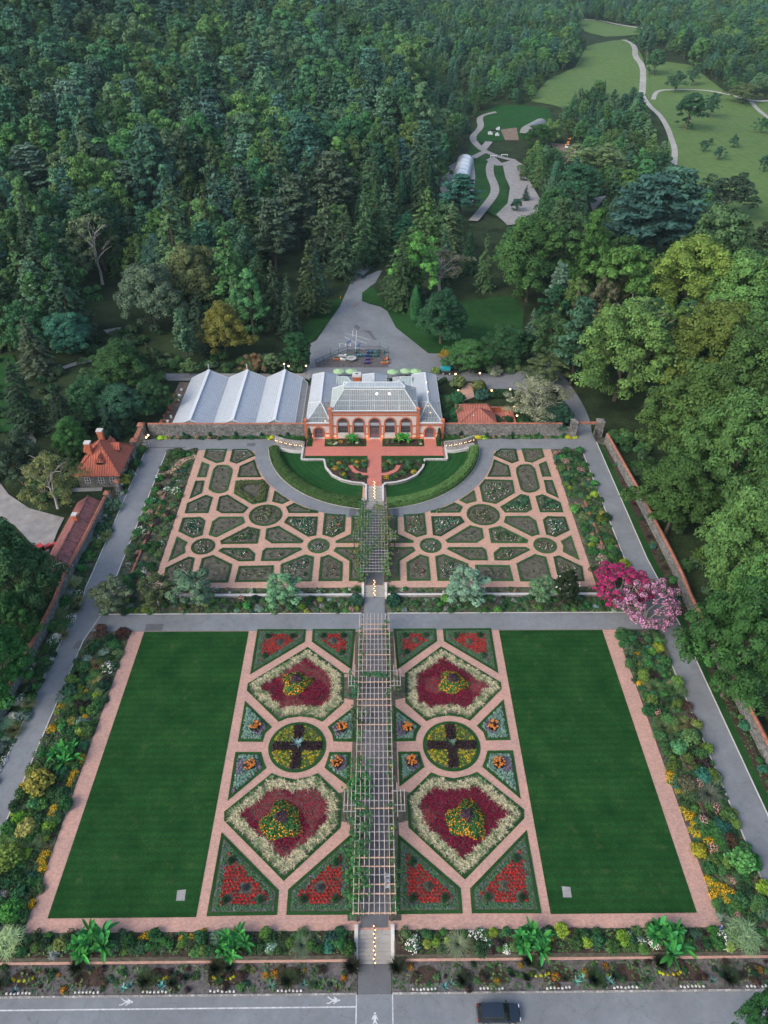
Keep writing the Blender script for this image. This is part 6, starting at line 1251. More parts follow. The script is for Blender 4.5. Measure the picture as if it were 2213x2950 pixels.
mb.build('spokes', 'grey_metal', t)
for i, (x, y, nm) in enumerate(((420, 92, 'leftmost of the pair left of the chimney'), (548, 92, 'right one of the pair left of the chimney'), (980, 98, 'first of three right of the middle glasshouse'), (1115, 88, 'middle one of three right of the middle glasshouse'), (1222, 92, 'last of three beside the right glasshouse'))):
    q = G('T', x, y, 2.7); t = thing('parasol', 'pale green octagonal parasol, '+nm, 'parasol', (q[0], q[1], 2.3)); mb = MB(); mb.tube([(0, 0, 0), (0, 0, 2.8)], .04, 6); mb.build('pole', 'dark_wood', t); mb = MB(); n = 8; R_ = 1.65; v = [(R_*math.cos(PI/8+k*PI/4), R_*math.sin(PI/8+k*PI/4), 2.25) for k in range(8)]+[(0, 0, 2.85)]+[(R_*math.cos(PI/8+k*PI/4), R_*math.sin(PI/8+k*PI/4), 2.1) for k in range(8)]; mb.add(v, [(k, (k+1) % 8, 8) for k in range(8)]+[(k, 9+k, 9+(k+1) % 8, (k+1) % 8) for k in range(8)]); mb.build('canopy', 'umbrella_green', t)
for i in range(46):
    x = random.uniform(-19, 21); y = 176.8+random.uniform(0, 3.2); k = random.choice(['green', 'big', 'pink', 'fine', 'white', 'green']); put(k, x, y, random.uniform(.6, 1.15), {'pink': 'pink flowering shrub on the strip behind the glasshouses', 'white': 'white flowering shrub on the strip behind the glasshouses'}.get(k, 'green shrub on the strip behind the glasshouses'), 'shrub', (k if k in ('pink', 'white') else 'green')+' shrubs behind the glasshouses', random.choice([(.035, .09, .03), (.06, .12, .04), (.08, .14, .04)]), 2.25, random.uniform(.9, 1.6))
for x, y, s, h in ((-7.8, 166.5, 1.2, 2.6), (-6.9, 163.6, 1.3, 2.4), (-9.2, 164.3, .9, 1.8), (-4.0, 169.5, .8, 2.2), (5.0, 167, 1.0, 2.2), (7.2, 167.5, 1.3, 2.6), (8.8, 164.6, 1.3, 2.4), (4.4, 170.5, .9, 2.6), (9.6, 166.3, 1.1, 2.2), (-5.6, 171, .8, 1.8)): put(random.choice(['big', 'green']), x, y, s, 'palm like shrub in the small court between the rear glasshouses', 'shrub', 'shrubs in the rear courts', random.choice([(.05, .11, .03), (.09, .2, .03), (.06, .1, .035)]), 2.2, h)
# teal covered truck
q = G('X', 85, 205, 0); t = thing('vintage_truck', 'old dark flatbed truck with teal canvas top behind the right glasshouse', 'truck', (q[0], q[1], 2.25))
def tprt(nm, mat, f): mb = MB(); f(mb); return mb.build(nm, mat, t)
tprt('chassis', 'black_metal', lambda m: (m.box(-1.6, 3.4, .1, 1.7, .5, .75), m.box(1.4, 3.3, .3, 1.5, .75, 1.25))); tprt('cab', 'teal_paint', lambda m: (m.box(-1.5, 1.1, .1, 1.7, 2.0, 2.15), m.box(-1.5, 1.1, .1, .16, 1.35, 2.0), m.box(-1.5, -1.44, .1, 1.7, .75, 2.0), m.add([(-1.5, .05, 2.15), (1.15, .05, 2.15), (1.15, .9, 2.42), (-1.5, .9, 2.42), (1.15, 1.75, 2.15), (-1.5, 1.75, 2.15)], [(0, 1, 2, 3), (3, 2, 4, 5), (0, 3, 5), (1, 4, 2)])))
tprt('bed', 'dark_wood', lambda m: (m.box(1.2, 3.5, .05, 1.75, .76, .95), m.box(-1.5, 1.1, .1, 1.7, .76, 1.3)))
for x in (-.9, .95, 2.8):
    for y in (.05, 1.65):
        mb = MB(); P = [(x+.42*math.cos(a*PI/8), .42+.42*math.sin(a*PI/8)) for a in range(16)]; v = [(px, y, pz) for px, pz in P]+[(px, y+.14, pz) for px, pz in P]; mb.add(v, [tuple(range(16)), tuple(range(16, 32))[::-1]]+[(i, (i+1) % 16, 16+(i+1) % 16, 16+i) for i in range(16)]); w_ = mb.build('wheel', 'rubber', t)
        mb = MB(); mb.lathe([(.2, 0), (.2, .02)], (0, 0, 0), 10); o = mb.build('hub', 'white_paint', w_); o.rotation_euler = (PI/2, 0, 0); o.location = (x, y-.002, .42)
# ================================================================== GARDEN PLANTS AND TREES
def ppm(p): v = np.array(p)-np.array([CX, 0, CH]); return FPX*.7497/(v@FW)
def T_(key, x, y, wpx, h, label, color, cat='tree', f=.58, k='W', lean=0, group=None, sxy=None):
    q = G(k, x, y, h*f); src = TR[key]; dims = {'b1': (16, 6.2), 'b2': (16, 5.6), 'b3': (16, 7), 'b4': (18, 4.6), 'thin': (16, 6), 'willow': (16, 7), 'p1': (20, 5), 'p2': (20, 4.4), 'p3': (20, 6.2), 's1': (20, 4), 's2': (20, 3.2), 's3': (20, 5), 'c1': (12, 2), 'c2': (6, .8), 'n1': (16, 7), 'n2': (16, 6.2), 'sm': (6, 2.7), 'mag': (8, 4.5), 'pnk': (8, 5.6)}[key]
    R = wpx/2/ppm(q)/dims[1]*.92; z = HTs(q[0], q[1]); o = dup(src, (q[0], q[1], z), random.uniform(0, 6.28), (R, R, h/dims[0]), label, group, color); o['category'] = cat; NEAR.append((q[0], q[1], R*dims[1])); return o
NEAR = []
TR['mag'] = proto(bloom_tree('crape_myrtle', 4.5, 8, (.05, .06, .03), (.42, .012, .15), 81)); TR['pnk'] = proto(bloom_tree('crape_myrtle', 5.6, 8, (.06, .09, .04), (.47, .2, .37), 82))
GB, GG, GY, GT, GD = (.055, .1, .06), (.045, .105, .035), (.11, .16, .035), (.03, .085, .055), (.022, .055, .025)
T_('mag', 1343, 1262, 128, 7.5, 'crape myrtle in full magenta bloom at the right end of the cross road', (1, 1, 1), 'flowering tree'); T_('pnk', 1405, 1302, 148, 8.5, 'large pale pink crape myrtle overhanging the right road', (1, 1, 1), 'flowering tree')
for x, y, w_, h, lab, c in ((240, 1283, 80, 5.5, 'small grey green tree at the far left corner of the middle border', (.1, .13, .07)), (336, 1277, 78, 5.5, 'small dark green tree second from the left in the middle border', (.07, .1, .04)), (416, 1272, 95, 6, 'pale green small tree covering the lower left corner of the rose garden', (.09, .16, .09)), (608, 1275, 80, 5.5, 'round small tree midway along the left half of the middle border', (.07, .15, .07)), (1006, 1266, 90, 6.2, 'pale green small tree in the middle border, right of the stairs', (.09, .16, .1)), (1175, 1272, 60, 4.6, 'small open tree with pale stems left of the dark magnolia', (.08, .15, .07))): T_('sm', x, y, w_*1.1, h*1.1, lab, tuple(q*1.35 for q in c))
T_('n2', 1221, 1272, 62, 7, 'dark glossy magnolia with scattered white flowers in the middle border', (.025, .045, .018), f=.5)
q = G('W', 1221, 1272, 3.5); fl = MB(); rngm = np.random.default_rng(4)
for i in range(16): d = unit(1, rngm)[0]; P_, N = puff((d[0]*2.5, d[1]*2.5, 4+abs(d[2])*2.6), .12, 8, .2, rngm); fl.quads(cards(P_, N, .22, rngm), [(.75, .75, .7)]*8)
o = fl.build('blossom', 'petal'); o.parent = [c for c in bpy.data.objects if c.get('label', '').startswith('dark glossy magnolia')][0]; sc_ = o.parent.scale; o.scale = (1/sc_[0], 1/sc_[1], 1/sc_[2])
T_('c2', 281, 1262, 22, 4.6, 'slim clipped cypress between two small trees at the left of the middle border', (.02, .08, .03), 'conifer', f=.5)
for q in smooth_line(GP('N', [(705,168),(610,180),(520,225),(450,290),(400,355),(310,410),(185,438)], .05)): NEAR.append((q[0], q[1], 1.3))
# zones for fillers
def seg(y, a, b, names=('near end', 'middle', 'far end')): t = (y-a)/(b-a); return names[0] if t < .34 else names[1] if t < .67 else names[2]
KN = {'green': ('bushy green perennial', [(.045, .12, .035), (.03, .09, .035), (.07, .15, .04)]), 'low': ('low spreading green plant', [(.06, .12, .045), (.1, .14, .06), (.035, .09, .045)]), 'fine': ('fine leaved green shrub', [(.045, .1, .04), (.03, .075, .03), (.08, .13, .06)]), 'big': ('large leaved green plant', [(.04, .14, .04), (.03, .1, .06), (.06, .16, .04)]), 'yellow': ('yellow flowering perennial', [(.06, .12, .03)]), 'orange': ('orange flowering perennial', [(.05, .1, .03)]), 'white': ('white flowering shrub', [(.05, .11, .045)]), 'pink': ('pink flowering shrub', [(.06, .11, .045)]), 'fount': ('arching ornamental grass', [(.1, .15, .06), (.16, .17, .08), (.22, .18, .08)]), 'small': ('short grass tuft', [(.1, .15, .07), (.06, .1, .05)]), 'ball': ('rounded clipped shrub', [(.04, .12, .035), (.09, .16, .035)]), 'dusky': ('dusky purple leaved plant', [(.045, .03, .03), (.06, .04, .03)]), 'lime': ('lime green shrub', [(.16, .24, .03), (.2, .26, .06)]), 'silverp': ('silvery green plant', [(.16, .24, .19), (.2, .28, .22)]), 'plume': ('pale variegated grass clump', [(.24, .32, .17)]), 'stiff': ('dark spiky grass clump', [(.02, .035, .018)]), 'agave': ('blue green agave', [(.12, .3, .24)]), 'puffw': ('cream hydrangea', [(.08, .14, .05)])}
KNAME = {'low': 'spreading_plant', 'fine': 'fine_leaved_shrub', 'big': 'large_leaved_plant', 'lime': 'lime_green_shrub', 'dusky': 'purple_leaved_plant', 'silverp': 'silvery_plant'}
SRC = {'dusky': 'fine', 'lime': 'green', 'silverp': 'low'}
def P_(kind, x, y, s, where, segn, h=None, z=None, col=None, grp=True):
    nm, cs = KN[kind]; lab = nm+' in the '+where+(', '+segn if segn else '')
    if len(lab.split()) > 16: lab = (nm if grp else nm.split()[-1])+', '+segn+', '+where.replace('roadside bed', 'road bed')
    if len(lab.split()) > 16: lab = (nm.split()[0]+' '+segn if col is None and grp else segn)+', '+where
    src = SRC.get(kind, kind)
    if src == 'plume' or src == 'fount' or src == 'stiff' or src == 'small' or src == 'agave': sz = (s, s, h or s)
    else: sz = (s, s, h or s*random.uniform(.8, 1.3))
    c = col or random.choice(cs); c = tuple(v*random.uniform(.85, 1.2) for v in c)
    o = put(src, x, y, sz[0], lab, 'grass clump' if kind in ('fount', 'small', 'plume', 'stiff') else 'plant', nm+'s in the '+where+((' '+segn) if segn else '') if grp else None, c, z, sz[2]); o.name = KNAME.get(kind, random.choice(['bushy_perennial', 'leafy_perennial']) if kind == 'green' else o.name); NEAR.append((x, y, s)); return o
def fill(P, n, kinds, where, a, b, smin, smax, names=('near end', 'middle', 'far end'), mind=.7, z=None):
    xs = [p[0] for p in P]; ys = [p[1] for p in P]; pts = [(q[0], q[1], q[2]) for q in NEAR]; k = 0; tries = 0
    while k < n and tries < n*40:
        tries += 1; x, y = random.uniform(min(xs), max(xs)), random.uniform(min(ys), max(ys)); s = random.uniform(smin, smax)
        if not inpoly(x, y, P) or any(abs(x-q[0]) < 3 and math.dist((x, y), q[:2]) < mind*(min(q[2], 1.6)+s)*.62 for q in pts): continue
        kd = random.choice(kinds); P_(kd, x, y, s, where, seg(y, a, b, names), z=z); pts.append((x, y, s)); k += 1
def at(kind, k, x, y, s, where, segn='', h=None, dz=.5, col=None, grp=False):
    q = G(k, x, y, dz); return P_(kind, q[0], q[1], s, where, segn, h, None, col, grp)
WL, WR = 'left border beside the lawn', 'right border beside the lawn'
# signature plants
def bananas(k, x, y, s, lab): q = G(k, x, y, 1.2); o = dup(BAN, (q[0], q[1], H0(q[1])), random.uniform(0, 6), (s, s, s*1.0), lab, None, (.035, .2, .035)); o['category'] = 'banana plant'; NEAR.append((q[0], q[1], 2.))
bananas('F', 405, 1050, 1.35, 'bright green banana plant in the left border beside the big lawn'); bananas('G', 590, 930, 1.5, 'bright green banana plant below the left lawn corner, largest on the left'); bananas('G', 1490, 935, 1.25, 'bright green banana plant between the left lawn and the bottom stairs'); bananas('I', 80, 1085, 1.35, 'bright green banana plant below the inner corner of the right lawn'); bananas('I', 985, 1075, 1.5, 'bright green banana plant below the outer corner of the right lawn')
at('fount', 'E', 450, 862, 1.35, 'bottom bed left of the stairs', 'biggest grass there', 1.0, col=(.13, .18, .09)); at('fount', 'E', 1195, 858, 1.45, 'bottom bed right of the stairs', 'biggest grass there', .95, col=(.19, .22, .12))
for i, (k, x, y, sg) in enumerate((('E', 40, 975, 'below the inner banana left'), ('E', 688, 970, 'just left of the entry path'), ('E', 906, 970, 'just right of the entry path'), ('E', 382, 1035, 'between agaves, left of the entry path'), ('E', 1216, 1035, 'in a brown mulch scallop right of the entry path'), ('G', 495, 1075, 'below the large left banana'), ('G', 930, 1165, 'between agaves under the left lawn'), ('G', -20, 1190, 'at the left picture edge'), ('I', 60, 1200, 'below the inner right banana'), ('I', 500, 1325, 'between agaves right of the car'), ('I', 945, 1215, 'below the outer right banana'), ('I', 1400, 1315, 'near the right end'))): at('stiff', k, x, y, 1.0 if i != 4 else .75, 'roadside bed', sg, 1.0, col=(.035, .05, .025))
for k, x, y in (('E', 300, 1060), ('E', 455, 1050), ('E', 1130, 1060), ('E', 1160, 1045), ('G', 780, 1205), ('G', 830, 1190), ('G', 1030, 1190), ('G', 90, 1220), ('I', 375, 1340), ('I', 420, 1320), ('I', 610, 1350), ('I', 590, 1325), ('I', 1290, 1330)): at('agave', k, x, y, 1.0, 'roadside bed', grp=True)
for k, x, y, s, sg, c in (('G', 40, 900, 1.9, 'largest, at the lower left corner', (.24, .32, .18)), ('I', 1500, 1030, 2.1, 'largest, at the lower right corner', (.22, .31, .18)), ('C', 495, 1345, 1.6, 'by the left wall near the bend', (.26, .33, .15)), ('C', 400, 1575, 1.6, 'by the left wall above the road junction', (.26, .33, .15)), ('F', 30, 835, 1.4, 'at the left picture edge by the wall', None), ('C', 790, 830, 1.5, 'below the narrow left gateway', (.2, .28, .15))): at('plume', k, x, y, s, 'planted edge', sg, s*.9, 1., c)
for k, x, y, s, kd, sg, c in (('F', 640, 265, 1.5, 'dusky', 'rounder of the two brown shrubs by the junction', (.07, .035, .03)), ('F', 785, 275, 1.5, 'dusky', 'brown shrub touching the brick path corner', (.085, .035, .02)), ('F', 265, 1250, 2.1, 'ball', 'large olive one near the banana', (.14, .16, .03)), ('F', 535, 505, 1.3, 'ball', 'dark green one at its upper part', (.03, .11, .03)), ('F', 440, 635, 1.3, 'big', 'blue green one by the road', (.04, .12, .07)), ('F', 620, 480, 1.4, 'fount', 'tan plumes', (.36, .25, .12)), ('F', 605, 560, 1.1, 'fount', 'tan plumes, lower clump', (.36, .25, .12)), ('F', 690, 490, 1.4, 'white', 'covered in white blooms', None), ('G', 60, 400, 2.2, 'ball', 'olive mound near the lower left', (.11, .17, .03)), ('G', 170, 190, 1.5, 'lime', 'by the road', None), ('G', 130, 130, 1.2, 'lime', 'upper of the pair by the road', None), ('G', 80, 730, 1.5, 'ball', 'near the pale grass in the lower left corner', (.04, .13, .03)), ('F', 400, 660, 1.1, 'silverp', 'by the road', None), ('F', 570, 720, .9, 'dusky', 'near black one', (.025, .015, .02)), ('F', 460, 830, .9, 'lime', 'narrow one', None)): at(kd, k, x, y, s, WL, sg, col=c)
for k, x, y, s, kd, sg, c in (('H', 900, 885, 1.5, 'fount', 'shaggy mound, left of a pair', (.12, .2, .08)), ('H', 1030, 900, 1.6, 'fount', 'shaggy mound, right of a pair', (.14, .22, .08)), ('H', 925, 620, 1.2, 'lime', 'near the small brick terrace', None), ('H', 1180, 1130, 1.1, 'lime', 'by the road', None), ('H', 1120, 1120, 1.1, 'dusky', 'darkest one near the road', None), ('H', 1130, 1250, 1.6, 'ball', 'soft green one', (.08, .15, .05)), ('H', 1120, 1530, 1.6, 'green', 'brownish one', (.06, .07, .04)), ('I', 1260, 90, 1.7, 'fount', 'large grey green tussock', (.15, .18, .12)), ('I', 1460, 560, 2.0, 'ball', 'large light green one near the road', (.07, .15, .04)), ('I', 1195, 465, 1.2, 'lime', 'yellowish one on the brick path edge', (.3, .3, .03)), ('I', 1415, 210, .9, 'lime', 'small one by the road', None), ('I', 1350, 310, 1.4, 'big', 'blue green one', (.03, .1, .09)), ('I', 1640, 720, 1.1, 'lime', 'at the right picture edge', None), ('I', 1360, 905, 1., 'silverp', 'above the corner grass', None), ('H', 1060, 1290, 1.3, 'big', 'glossy one', (.04, .16, .06)), ('H', 1220, 1480, 1.3, 'big', 'darkest one near the road', (.02, .09, .06)), ('H', 740, 520, .9, 'green', 'by the brick path corner', None)): at(kd, k, x, y, s, WR, sg, col=c)
for k, pts in (('F', [(540, 800), (330, 875), (515, 1060), (500, 1090), (455, 1190), (440, 1230), (470, 1160), (388, 735), (150, 1240), (545, 640)]), ('G', [(285, 350), (270, 400), (270, 440), (255, 370), (200, 665), (350, 60), (330, 100)])):
    for x, y in pts: at('yellow', k, x, y, random.uniform(.6, .85), WL, 'golden flowers', grp=True)
for k, pts in (('H', [(780, 650), (760, 700), (830, 710), (800, 730), (810, 855), (1015, 1460), (1010, 1500), (1060, 1570)]), ('I', [(1110, 190), (1140, 230), (1170, 280), (1150, 320), (1190, 350), (1270, 405), (1260, 640), (1290, 680), (1330, 700), (1370, 720), (1300, 750), (1350, 770), (1390, 800), (1410, 740)])):
    for x, y in pts: at('yellow', k, x, y, random.uniform(.55, .9), WR, 'golden flowers', grp=True)
for k, pts in (('G', [(930, 870), (900, 890), (1160, 895), (1215, 880), (1290, 850), (1500, 850)]), ('I', [(205, 1035)])):
    for x, y in pts: at('yellow', k, x, y, .6, 'bottom bed under the lawns', 'golden flowers', grp=True)
# small brick seating terrace in the right border, with benches
sheet('seating_terrace', GP('H', [(775, 585), (860, 570), (905, 640), (915, 695), (850, 690), (780, 650)]), .05, 'brick_lower'); sheet('seating_terrace', GP('H', [(690, 625), (780, 622), (785, 648), (697, 652)]), .045, 'brick_lower')
def bench(label, x, y, rz, z=None):
    t = thing('garden_bench', label, 'bench', (x, y, H0(y) if z is None else z), rz)
    for nm, f in (('seat', lambda m: [m.box(-.75, .75, -.22+i*.12, -.13+i*.12, .42, .45) for i in range(4)]), ('backrest', lambda m: [m.box(-.75, .75, .26, .29, .52+i*.11, .59+i*.11) for i in range(4)])): mb = MB(); f(mb); mb.build(nm, 'dark_wood', t)
    for sx in (-.68, .68):
        for sy, h in ((-.2, .42), (.26, .95)): mb = MB(); mb.box(sx-.03, sx+.03, sy-.03, sy+.03, 0, h); mb.build('leg', 'black_metal', t)
    return t
for k, x, y, rz, lab in (('H', 800, 575, 0, 'dark bench under the pink crape myrtle, upper side of the brick seating terrace'), ('H', 885, 680, -2.2, 'dark bench at the lower side of the brick seating terrace'), ('Z', 610, 1190, 0, 'dark bench in the middle of the weathered pergola'), ('G', 128, 850, 2.6, 'dark bench half hidden by the pale grass at the lower left corner'), ('H', 870, 570, -.8, 'dark bench beside the right road at the brick seating terrace')): q = G(k, x, y, .3); bench(lab, q[0], q[1], rz)
def chairw(x, y, rz, lab):
    t = thing('garden_chair', lab, 'chair', (x, y, .05), rz, 'white chairs under the pergola')
    mb = MB(); mb.box(-.25, .25, -.25, .25, .42, .46); mb.build('seat', 'white_paint', t); mb = MB(); mb.box(-.25, .25, .22, .26, .5, .95); mb.build('backrest', 'white_paint', t)
    for a in (-.22, .22):
        for b in (-.22, .22): mb = MB(); mb.box(a-.02, a+.02, b-.02, b+.02, 0, .42); mb.build('leg', 'white_paint', t)
for y in (535, 560, 585): q = G('E', 860, y, .4); chairw(q[0]-.12, q[1], PI/2, 'white garden chair in a row under the right side of the long pergola')
# fillers
fill([(-50.8, 38.6), (-43.7, 38.6), (-43.7, 87.5), (-50.6, 84)], 270, ['green', 'low', 'fine', 'big', 'green', 'fine', 'fount', 'big', 'low', 'dusky', 'silverp', 'small', 'green', 'ball', 'fine', 'lime'], WL, 38, 88, .5, 1.25, mind=.55)
fill([(43.8, 38.6), (50.6, 38.6), (50.4, 87.5), (43.7, 87.5)], 270, ['green', 'low', 'fine', 'big', 'green', 'fine', 'fount', 'pink', 'big', 'dusky', 'low', 'small', 'green', 'ball', 'fine', 'green'], WR, 38, 88, .5, 1.25, mind=.55)
fill([(-58.2, 32.5), (-55.7, 32.5), (-54.7, 100), (-54.6, 123), (-56.8, 123), (-57.6, 98)], 160, ['green', 'low', 'fine', 'big', 'fount', 'green', 'fine', 'white', 'silverp', 'small', 'puffw'], 'strip between left wall and left road', 32, 123, .5, 1.4, mind=.65)
for k, x, y, s, kd, sg, c in (('C', 955, 470, 1.7, 'ball', 'rounded bush at the left gateway', (.07, .17, .04)), ('C', 925, 570, 1.7, 'ball', 'darker rounded bush beside the gatehouse', (.035, .12, .03)), ('C', 860, 680, 1.6, 'ball', 'yellow green bush at the gatehouse corner', (.13, .2, .03)), ('C', 870, 640, 1.3, 'ball', 'green bush behind the yellow green one', (.04, .13, .04)), ('C', 760, 860, 2.2, 'fine', 'big blue green shrub near the shed wall', (.06, .14, .08)), ('C', 700, 1000, 1.9, 'green', 'dark shrub midway along the shed', (.035, .11, .045)), ('C', 640, 1080, 1.4, 'silverp', 'pale one near the shed', None), ('C', 610, 1190, 1.5, 'green', 'beside the shed end', None)): at(kd, k, x, y, s, 'strip between left wall and left road', sg, col=c)
fill([(-56.2, 127), (-54.7, 127), (-54.7, 143.5), (-56, 143.5)], 16, ['green', 'fine', 'low', 'white'], 'strip beside the gatehouse', 127, 144, .5, 1.1)
fill([(56.9, 33), (59, 33), (58, 90), (57.2, 110), (55.6, 146), (55.2, 146), (56.6, 90)], 75, ['green', 'low', 'fine', 'big', 'dusky', 'small', 'small', 'low'], 'strip between right road and right wall', 32, 146, .4, 1.0, mind=1.)
fill([(-49.1, 99), (-42.3, 99), (-42.3, 143), (-43, 138.5), (-49, 136)], 105, ['rose', 'green', 'low', 'fine', 'pink', 'small', 'low', 'green'] if 0 else ['green', 'low', 'fine', 'pink', 'small', 'low', 'green', 'white', 'dusky'], 'left border beside the rose garden', 99, 144, .5, 1.1, mind=1.0)
for i, (x, y, s, c) in enumerate(((-48.4, 132.6, 1.1, (.03, .14, .03)), (-48.3, 129, 1.1, (.025, .12, .04)), (-48.4, 124.5, 1.3, (.03, .13, .03)), (-48.5, 121.5, 1.2, (.05, .15, .03)), (-48.5, 118.5, 1.2, (.05, .13, .05)), (-48.6, 114, 1.2, (.05, .13, .05)), (-48.6, 109.5, 1.1, (.06, .14, .06)))): P_('green', x, y, s, 'left border beside the rose garden', 'clipped block number %s from the top' % ('one', 'two', 'three', 'four', 'five', 'six', 'seven')[i], .8, None, c, False)
fill([(42.6, 99), (49.2, 99), (49.3, 143), (42.5, 143)], 125, ['green', 'low', 'fine', 'pink', 'fine', 'low', 'green', 'fine', 'big', 'lime', 'green'], 'right border beside the rose garden', 99, 144, .5, 1.3, mind=.95)
fill([(-48, 139.5), (-43, 140), (-42.6, 144), (-48.6, 144)], 14, ['fine', 'green', 'low'], 'corner bed above the curved brick path', 139, 144, .6, 1.3)
fill([(-50, 92.8), (-2.8, 92.8), (-2.8, 96.2), (-50, 96.2)], 125, ['green', 'low', 'fine', 'big', 'small', 'low', 'green', 'fine', 'silverp', 'pink', 'lime'], 'middle border left of the stairs', 92, 97, .35, .95, ('cross road side', 'mid bed', 'low wall side'), .85)
fill([(2.8, 92.8), (49, 92.8), (48, 96.2), (2.8, 96.2)], 125, ['green', 'low', 'fine', 'big', 'small', 'low', 'green', 'green', 'silverp', 'fine'], 'middle border right of the stairs', 92, 97, .35, .95, ('cross road side', 'mid bed', 'low wall side'), .85)
for sx in (-1, 1):
    P_('big', sx*3.5, 95.2, 1.5, 'corner beside the middle stairs', 'left of them' if sx < 0 else 'right of them', 1.5, None, (.03, .1, .05), False); P_('fount', sx*3.2, 97.9, .9, 'corner above the middle stairs', 'left of them' if sx < 0 else 'right of them', .7, None, (.03, .09, .035), False)
fill([(-42, 97.0), (-3.2, 97.0), (-3.2, 98.1), (-42, 98.1)], 44, ['low', 'pink', 'small', 'green', 'white'], 'narrow bed above the low wall, left of the stairs', 97, 98.2, .3, .6, ('front', 'middle', 'back'), .9)
fill([(3.2, 97.0), (43, 97.0), (43, 98.1), (3.2, 98.1)], 42, ['low', 'pink', 'small', 'green', 'white'], 'narrow bed above the low wall, right of the stairs', 97, 98.2, .3, .6, ('front', 'middle', 'back'), .9)
for s_, nm in ((-1, 'left'), (1, 'right')):
    x0, x1 = sorted((s_*17.5, s_*(53 if s_ < 0 else 46))); fill(rect(x0, x1, 148.95, 149.35), 46, ['green', 'fine', 'big', 'low', 'pink', 'green', 'green'], 'bed under the %s back wall' % nm, 148, 150, .45, .95, ('front', 'middle', 'back'), .8)
    for k in range(5): P_('fine', s_*(21+k*6.3), 149.3, .5, 'bed under the %s back wall' % nm, 'slim upright one', random.uniform(1.6, 2.4), None, (.02, .08, .04), True)
for k, x, y, nm in (('U', 30, 770, 'left end of the back wall bed'), ('U', 1160, 775, 'back wall bed left of the curved stairs'), ('X', 385, 745, 'back wall bed right of the curved stairs'), ('X', 1240, 740, 'right end of the back wall bed')):
    q = G(k, x, y, .6); P_('lime', q[0], min(q[1], 149.2), 1.1, nm, '', .7, None, (.42, .5, .04), False); P_('lime', q[0]+1.5, min(q[1], 149.3), .9, nm, 'smaller half', .6, None, (.38, .46, .05), False)
for a, b, nm in ((-56, -3, 'left'), (3, 57, 'right')):
    fill(rect(a, b, 35.9, 38.0), 110, ['green', 'low', 'fine', 'big', 'small', 'silverp', 'green', 'ball', 'fine'] if a < 0 else ['green', 'green', 'fine', 'green', 'low', 'white', 'lime', 'dusky'], 'bottom bed %s of the stairs' % nm, 35.5, 38.5, .5, 1.0, ('front', 'middle', 'back'), .6)
    fill(rect(a-2 if a < 0 else a, b, 32.3, 34.9), 120, ['small', 'low', 'dusky', 'fine', 'small', 'low', 'dusky', 'small', 'small', 'stiff', 'low', 'fine', 'orange'], 'roadside bed %s of the entry path' % nm, 32, 35, .25, .62, ('by the kerb', 'middle', 'by the wall'), .9)
gp_ = 0
for x in range(-50, 56, 8):
    if abs(x) < 6: continue
    for i in range(7):
        m_ = MB(); m_.lathe([(.02, 0), (.14, .04), (.16, .14), (.05, .2)], (0, 0, 0), 7); o = m_.build('white_stone', 'limestone', loc=(x-1.4+.45*i+random.uniform(-.05, .05), 32.25+random.uniform(-.05, .08), -1.44)); tag(o, 'small white stone in a row edging the roadside mulch by the kerb', 'stone', 'white stones along the kerb')
for x in (-26, -18, -42, 20, 28, 36):
    for i in range(6): a = PI+PI*(i+.5)/6; P_('lime', x-.2+1.3*math.cos(a), 33.9+.35*math.sin(a), .2, 'roadside bed', 'tiny yellow one in an arc', .2, None, (.5, .5, .02), True)
# a little sign and blue-white banner by the hedge, drain covers
for k, x, y, lab, c in (('P', 1393, 1080, 'small blue and white sign on a post at the left hedge end by the pergola', 'sign_white'), ('N', 165, 515, 'small white marker sign in the left border below the curved brick path', 'sign_white')):
    q = G(k, x, y, 1.3 if k == 'P' else .3); t = thing('garden_sign', lab, 'sign', (q[0], q[1], H0(q[1]))); mb = MB(); mb.tube([(0, 0, 0), (0, 0, 1.2)], .03, 5); mb.build('post', 'black_metal', t); mb = MB(); mb.box(-.22, .22, -.03, .03, 1.2, 1.75); mb.build('panel', c, t); mb = MB(); mb.box(-.2, .2, -.036, -.031, 1.4, 1.55); mb.build('stripe', 'blue_cloth', t)
# ================================================================== FAR GROUND: MEADOWS, GRAVEL, TRACKS
def far_sheet(name, k, P, dz, mat, ml=16): return sheet(name, GP(k, P), dz, mat, ml, hf=HT)
far_sheet('meadow', 'K', [(1128,400), (1150,330), (1140,280), (1220,270), (1330,285), (1400,340), (1480,405), (1560,440), (1680,440), (1760,700), (1740,1100), (1600,1110), (1440,830), (1240,800), (1215,700), (1235,560), (1170,480)], .3, 'meadow')
far_sheet('meadow', 'K', [(640,440), (720,340), (830,290), (880,200), (980,178), (1050,170), (1095,205), (1130,290), (1132,400), (1100,420), (900,440), (800,470)], .3, 'meadow')
far_sheet('meadow', 'K', [(845,83), (1125,122), (1125,150), (960,160), (850,125)], .3, 'meadow', 30)
far_sheet('meadow', 'K', [(480,460), (560,455), (720,470), (740,540), (600,600), (455,615), (395,620), (385,590), (420,540), (430,495)], .25, 'lawn_ring', 10)
far_sheet('yard_grass', 'Y', [(390,520), (575,510), (620,560), (640,600), (700,700), (700,960), (600,1050), (430,960), (390,800)], .2, 'turf', 8); far_sheet('yard_grass', 'Y', [(330,520), (400,410), (470,480), (400,540)], .2, 'turf', 8)
far_sheet('glade_lawn', 'M', [(330,480), (560,455), (610,520), (600,640), (450,660), (330,700), (200,700), (60,600), (20,520)], .12, 'turf', 6); far_sheet('glade_lawn', 'V', [(660,400), (662,330), (760,240), (900,420), (1200,700), (1300,850), (1180,800), (1040,600), (850,470)], .1, 'turf', 6)
